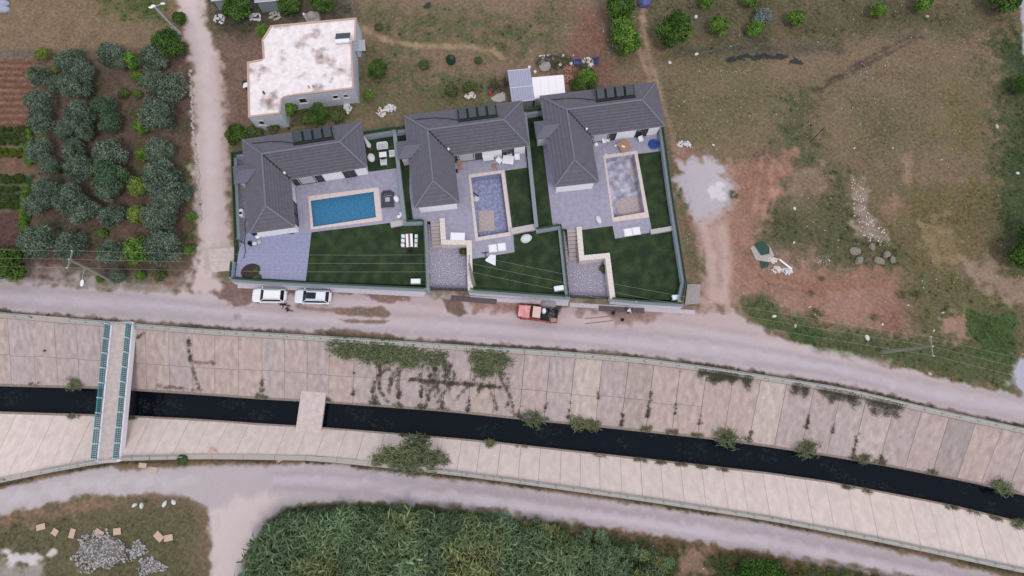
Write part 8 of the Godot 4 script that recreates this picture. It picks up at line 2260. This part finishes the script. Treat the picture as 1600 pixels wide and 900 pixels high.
	for z in [[24.2, 30.5, 0.0, 0.34], [36.0, 50.0, 0.0, 0.26]]:
		for k in 420:
			var t := pow(rng.randf(), 1.8)
			var x := rng.randf_range(z[0], z[1])
			var p := bank(true, x, lerpf(z[2], z[3], t))
			if nz.get_noise_2d(x * 2.5, t * 3.0) + (0.35 - t) < 0.0: continue
			at.append(Transform3D(Basis(Vector3.UP, rng.randf() * TAU).scaled(Vector3.ONE * rng.randf_range(0.6, 1.1)), p))
			var g := rng.randf_range(0.5, 0.95)
			tint.append(Color(g, g * rng.randf_range(0.98, 1.12), g * 0.95))
	for k in 26:                              # withered vines trailing down below the green bushes
		var x0 := rng.randf_range(-20.0, -0.5)
		var x1 := x0 + rng.randf_range(-2.6, 2.6)
		var t0 := rng.randf_range(0.15, 0.3); var t1 := rng.randf_range(0.5, 1.0)
		for j in int((t1 - t0) * 60):
			var f := rng.randf()
			at.append(Transform3D(Basis(Vector3.UP, rng.randf() * TAU).scaled(Vector3.ONE * rng.randf_range(0.25, 0.6)), bank(true, lerpf(x0, x1, f) + 0.5 * sin(f * 5.0 + k) + rng.randfn() * 0.07, lerpf(t0, t1, f))))
			var g := rng.randf_range(0.5, 0.95)
			tint.append(Color(g, g * 1.02, g * 0.9))
	for q in [[Vector2(-42.26, -14.2), Vector2(-41.9, -11.33), 34], [Vector2(-41.9, -11.33), Vector2(-40.84, -8.25), 30], [Vector2(-41.92, -11.5), Vector2(-38.62, -11.33), 20], [Vector2(-42.26, -14.2), Vector2(-41.96, -13.72), 16], [Vector2(-46.62, -8.42), Vector2(-40.47, -7.92), 40], [Vector2(-47.87, -15.15), Vector2(-48.96, -14.52), 16]]:
		for k in q[2]:
			var f := rng.randf()
			var p: Vector2 = (q[0] as Vector2).lerp(q[1], f) + Vector2(rng.randfn(), rng.randfn()) * 0.1
			var f0 := clampf((p.y - along(k_north, p.x) - KERB) / (along(f_north, p.x) - along(k_north, p.x) - KERB), 0.0, 1.0)
			at.append(Transform3D(Basis(Vector3.UP, rng.randf() * TAU).scaled(Vector3.ONE * rng.randf_range(0.25, 0.55)), bank(true, p.x, f0)))
			var g := rng.randf_range(0.4, 0.8)
			tint.append(Color(g, g, g * 0.9))
	for k in 160:
		at.append(Transform3D(Basis(Vector3.UP, rng.randf() * TAU).scaled(Vector3.ONE * rng.randf_range(0.3, 0.7)), bank(true, rng.randf_range(-13.0, -1.0), 0.545 + rng.randfn() * 0.012)))
		var g := rng.randf_range(0.45, 0.9)
		tint.append(Color(g, g * 1.05, g * 0.85))
	scatter("withered_weeds", "withered brown weeds hanging over the north bank", "weeds", w1, M.leaf, at, tint)
	at = []; tint = PackedColorArray()
	# joints: the same positions as the slabs
	for north in [true, false]:
		rng.seed = 61 if north else 62
		var x := -78.0
		var js := []
		while x < 80.0:
			var wide := (3.05 if x < -10 else 3.35) if north else 2.55
			wide *= rng.randf_range(0.94, 1.06)
			if north and x < 24.0: rng.randf_range(0.53, 0.56)
			var split: bool = north and x < 24.0
			if north and x >= 24.0: split = rng.randf() < 0.2
			rng.randi()
			var cnt := 2 if split else 1
			for k in cnt: rng.randf_range(-0.012, 0.02)
			js.append(x)
			x += wide
		for jx in js:
			var heavy := rng.randf()
			if north and heavy > (0.72 if jx < -18 else 0.12 if jx < 48 else 0.7):
				var t0 := rng.randf_range(0.3, 0.85); var t1 := minf(1.0, t0 + rng.randf_range(0.1, 0.55))
				for k in int((t1 - t0) * 70 * (0.4 + heavy)):
					var t := lerpf(t0, t1, sqrt(rng.randf()))
					at.append(Transform3D(Basis(Vector3.UP, rng.randf() * TAU).scaled(Vector3.ONE * rng.randf_range(0.5, 1.3)), bank(true, jx + rng.randfn() * 0.09 * (0.4 + t), t)))
					var g := rng.randf_range(0.5, 1.0)
					tint.append(Color(0.16, 0.14, 0.1) * g)
			if rng.randf() < (0.5 if north else 0.25):
				for k in rng.randi_range(6, 26):
					at.append(Transform3D(Basis(Vector3.UP, rng.randf() * TAU).scaled(Vector3.ONE * rng.randf_range(0.7, 1.6)), bank(north, jx + rng.randf_range(-0.7, 0.7), rng.randf_range(0.94, 1.0))))
					var g := rng.randf_range(0.6, 1.2)
					tint.append(Color(0.17, 0.17, 0.09) * g)
		# fringe of weeds along the kerb
		for k in 1500:
			var kx := rng.randf_range(-78.0, 78.0)
			if north and absf(kx + 59.5) < 1.2: continue
			var z := along(k_north if north else k_south, kx) + (-0.12 if north else 0.72)
			if nz.get_noise_2d(kx * 0.8, 30.0 if north else 60.0) < -0.05: continue
			at.append(Transform3D(Basis(Vector3.UP, rng.randf() * TAU).scaled(Vector3.ONE * rng.randf_range(0.6, 1.5)), Vector3(kx, 0, z + rng.randf_range(-0.15, 0.15))))
			var g := rng.randf_range(0.5, 1.2)
			tint.append((Color(0.14, 0.15, 0.08) if rng.randf() < 0.6 else Color(0.2, 0.15, 0.1)) * g)
	scatter("joint_weeds", "small weeds growing in the canal joints and along its kerbs", "weeds", w2, M.tinted, at, tint)
	# weed and scum drifting on the dark water
	at = []; tint = PackedColorArray()
	for k in 4000:
		var x := rng.randf_range(-70.0, 75.0)
		var f := rng.randf()
		if nz.get_noise_2d(x * 0.7, f * 4.0 + 300.0) < 0.16: continue
		at.append(Transform3D(Basis(Vector3.UP, rng.randf() * TAU).scaled(Vector3(rng.randf_range(0.3, 1.3), 0.15, rng.randf_range(0.3, 1.0))), Vector3(x, WATER + 0.004, lerpf(along(f_north, x) + 0.1, along(f_south, x) - 0.1, f))))
		var g := rng.randf_range(0.4, 1.2)
		tint.append(Color(0.014, 0.02, 0.022) * g)
	scatter("floating_weed", "dark weed drifting on the canal water", "water weed", tuft(441, 7, 0.05, 0.25), M.tinted, at, tint)
	# grass and weeds over the fields
	rng.seed = 97
	at = []; tint = PackedColorArray()
	var at2 := []; var tint2 := PackedColorArray()
	var at3 := []; var tint3 := PackedColorArray()
	var lots := [PackedVector2Array([Vector2(-40.55, -40.83), Vector2(-16.2, -44.72), Vector2(2.72, -47.69), Vector2(21.43, -50.2), Vector2(24.06, -19.39), Vector2(16.85, -18.53), Vector2(-11.83, -19.82), Vector2(-37.83, -22)])]
	var house := PackedVector2Array([Vector2(-38.67, -54.27), Vector2(-22.48, -61.59), Vector2(-20.39, -47.69), Vector2(-35.95, -44.23)])
	for k in 300000:
		var x := rng.randf_range(-80.0, 80.0); var z := rng.randf_range(-72.0, 17.0)
		if z > along(k_north, x) - 0.4 and z < along(k_south, x) + 1.0: continue
		var c := land_color(x, z)
		if c.get_luminance() > 0.5 or c.b > 0.55: continue
		if Geometry2D.is_point_in_polygon(Vector2(x, z), lots[0]) or Geometry2D.is_point_in_polygon(Vector2(x, z), house): continue
		var green := clampf((c.g - c.r) * 8.0 + 0.75, 0.0, 1.0)
		if rng.randf() < 0.12 + 0.88 * green:
			at.append(Transform3D(Basis(Vector3.UP, rng.randf() * TAU).scaled(Vector3.ONE * rng.randf_range(0.6, 1.5)), Vector3(x, -0.04, z)))
			var l := c.srgb_to_linear()
			var g := rng.randf_range(1.0, 1.55)
			tint.append(Color(l.r * g * lerpf(1.1, 0.9, green), l.g * g * lerpf(1.02, 1.1, green), l.b * g * 0.85))
		if green > 0.6 and rng.randf() < 0.03:
			at2.append(Transform3D(Basis(Vector3.UP, rng.randf() * TAU).scaled(Vector3.ONE * rng.randf_range(0.12, 0.38)), Vector3(x, -0.05, z)))
			var g := rng.randf_range(0.6, 1.1)
			tint2.append(Color(g, g, g * 0.9))
		if k % 40 == 0 and green < 0.8 and x > -30.0 and nz.get_noise_2d(x * 0.5 + 200.0, z * 0.5) > 0.12 * rng.randf():
			at3.append(Transform3D(Basis(Vector3(rng.randf(), 1, rng.randf()).normalized(), rng.randf() * TAU).scaled(Vector3.ONE * rng.randf_range(0.25, 0.8)), Vector3(x, 0.0, z)))
			var g := rng.randf_range(0.3, 0.75)
			tint3.append(Color(g, g * 0.95, g * 0.88))
	var strips := [PackedVector2Array([Vector2(46.76, -36.73), Vector2(48.53, -36.73), Vector2(48.21, -31.88), Vector2(50.13, -29.87), Vector2(51.07, -26.43), Vector2(47.12, -27.87), Vector2(46.38, -31.88)]), PackedVector2Array([Vector2(40.75, -25.54), Vector2(42.94, -25.98), Vector2(42.4, -24.2), Vector2(40.89, -24.47)]), PackedVector2Array([Vector2(46.03, -54.27), Vector2(57.22, -55.3), Vector2(53.67, -42.28), Vector2(46.29, -40.35)]), PackedVector2Array([Vector2(26.19, -53.45), Vector2(34.94, -53.75), Vector2(33.92, -52.42), Vector2(26.58, -52.42)])]
	for q in strips.size():
		var a0: Vector2 = strips[q][0]; var b0: Vector2 = a0
		for p in strips[q]:
			a0 = a0.min(p); b0 = b0.max(p)
		for k in [420, 60, 150, 60][q]:
			var p := Vector2(rng.randf_range(a0.x, b0.x), rng.randf_range(a0.y, b0.y))
			if not Geometry2D.is_point_in_polygon(p, strips[q]): continue
			at3.append(Transform3D(Basis(Vector3(rng.randf(), 1, rng.randf()).normalized(), rng.randf() * TAU).scaled(Vector3.ONE * rng.randf_range(0.25, 1.1 if q == 0 else 0.65)), Vector3(p.x, 0.0, p.y)))
			var g := rng.randf_range(0.35, 0.85)
			tint3.append(Color(g, g * 0.95, g * 0.88))
	scatter("field_grass", "short patchy grass over the fields", "grass", tuft(431, 8, 0.12, 0.13), M.tinted, at, tint)
	scatter("field_weeds", "low green weeds dotted over the fields", "weeds", reed(433, 0.9, 1.0, 14, lin(48, 64, 36), lin(100, 118, 66), 1.6), M.leaf, at2, tint2)
	var sm := Mb.new(); sm.ball(Vector3.ZERO, Vector3(0.13, 0.09, 0.1), 0.15, rng, 6, 4)
	scatter("field_stones", "small pale stones strewn over the fields", "stones", sm.mesh(), M.tinted, at3, tint3)
	# rows in the vegetable beds
	at = []; tint = PackedColorArray()
	var rows_ := [[Vector2(-71.85, -43.94).y, 70], [Vector2(-71.68, -42.96).y, 70], [Vector2(-71.51, -41.99).y, 70], [Vector2(-71.29, -40.74).y, 110], [Vector2(-71.17, -40.07).y, 110], [Vector2(-70.6, -36.83).y, 60], [Vector2(-70.5, -36.26).y, 60], [Vector2(-70.27, -34.95).y, 90], [Vector2(-70.06, -33.74).y, 90], [Vector2(-69.87, -32.62).y, 90]]
	for r in rows_:
		for k in 130:
			var x := rng.randf_range(-90.0, Vector2(-67.12, -40.35).x)
			at.append(Transform3D(Basis(Vector3.UP, rng.randf() * TAU).scaled(Vector3.ONE * rng.randf_range(0.22, 0.42)), Vector3(x, -0.03, r[0] + rng.randf_range(-0.22, 0.22))))
			var g := rng.randf_range(0.6, 1.05)
			tint.append(Color(g * (1.25 if r[1] == 110 else 0.8), g * (1.25 if r[1] == 110 else 0.9), g * 0.6))
	scatter("vegetable_rows", "rows of young green crops in the beds at the left edge", "crops", kinds["shrub"][1][1][0], M.leaf, at, tint)

var thick_top := PackedVector2Array()


# ---------------------------------------------------------------- the scene
func _ready() -> void:
	# camera: a drone 88 m up, looking almost straight down
	var cam := Camera3D.new()
	cam.name = "camera"
	add_child(cam)
	cam.position = Vector3(0, 88, 0)
	cam.rotation_degrees = Vector3(-76.5, 0, 0)
	cam.fov = 45.7
	cam.far = 900.0
	cam.current = true
	# overcast daylight
	var env := Environment.new()
	env.background_mode = Environment.BG_SKY
	var ps := ProceduralSkyMaterial.new()
	ps.sky_top_color = Color(0.83, 0.84, 0.9)
	ps.sky_horizon_color = Color(0.97, 0.97, 1.0)
	ps.sky_curve = 0.3
	ps.ground_bottom_color = Color(0.3, 0.28, 0.26)
	ps.ground_horizon_color = Color(0.5, 0.5, 0.5)
	ps.sun_angle_max = 1.0
	var sky := Sky.new()
	sky.sky_material = ps
	env.sky = sky
	env.ambient_light_source = Environment.AMBIENT_SOURCE_SKY
	env.tonemap_mode = Environment.TONE_MAPPER_LINEAR
	env.tonemap_exposure = 0.99
	env.sdfgi_enabled = true
	env.ssao_enabled = true
	env.ssil_enabled = true
	var we := WorldEnvironment.new()
	we.name = "world_environment"
	we.environment = env
	add_child(we)
	var sun := DirectionalLight3D.new()
	sun.name = "sun"
	sun.light_energy = 0.42
	sun.light_angular_distance = 13.0
	sun.light_color = Color(1.0, 0.96, 0.94)
	sun.shadow_enabled = true
	sun.rotation_degrees = Vector3(-62, 25, 0)
	add_child(sun)

	make_materials()
	thick_top = PackedVector2Array([Vector2(-38.51, 14.52), Vector2(-31.75, 10.88), Vector2(-28.92, 7.4), Vector2(-26, 6.42), Vector2(-18.92, 6.2), Vector2(-7.87, 6.65), Vector2(0, 7.62), Vector2(7.82, 8.96), Vector2(11.86, 9.85), Vector2(23.3, 11.62)])
	make_lots()
	make_land()
	make_canal()
	make_footbridge()
	make_slab_bridge()
	make_villas()
	make_white_house()
	guard_rail(true, -76.0, -60.9, "teal posted rail on the north kerb left of the footbridge")
	guard_rail(true, -57.8, 76.0, "long teal posted rail on the north kerb right of the footbridge")
	guard_rail(false, -76.0, -61.8, "teal posted rail on the south kerb left of the footbridge")
	guard_rail(false, -58.4, -40.0, "short teal posted rail on the south kerb right of the footbridge")
	guard_rail(false, -10.0, 76.0, "long teal posted rail on the south kerb by the lower road")
	make_yard()
	make_furniture()
	var c1 := Vector3(-31.77, 0.8, -19.9); var c2 := Vector3(-26.06, 0.8, -19.73)
	make_car("white car parked left of the silver one", "car_white", false, 4.45, c1 * Vector3(1, 0, 1), deg_to_rad(-1.5))
	make_car("silver-white car with a dark glass sunroof parked on the right", "car_silver", true, 4.75, c2 * Vector3(1, 0, 1), deg_to_rad(-2.0))
	make_pickup(Vector3(3.25, 0.8, -17.51) * Vector3(1, 0, 1), deg_to_rad(-8))
	make_people()
	make_poles()
	make_trees()
	make_undergrowth()
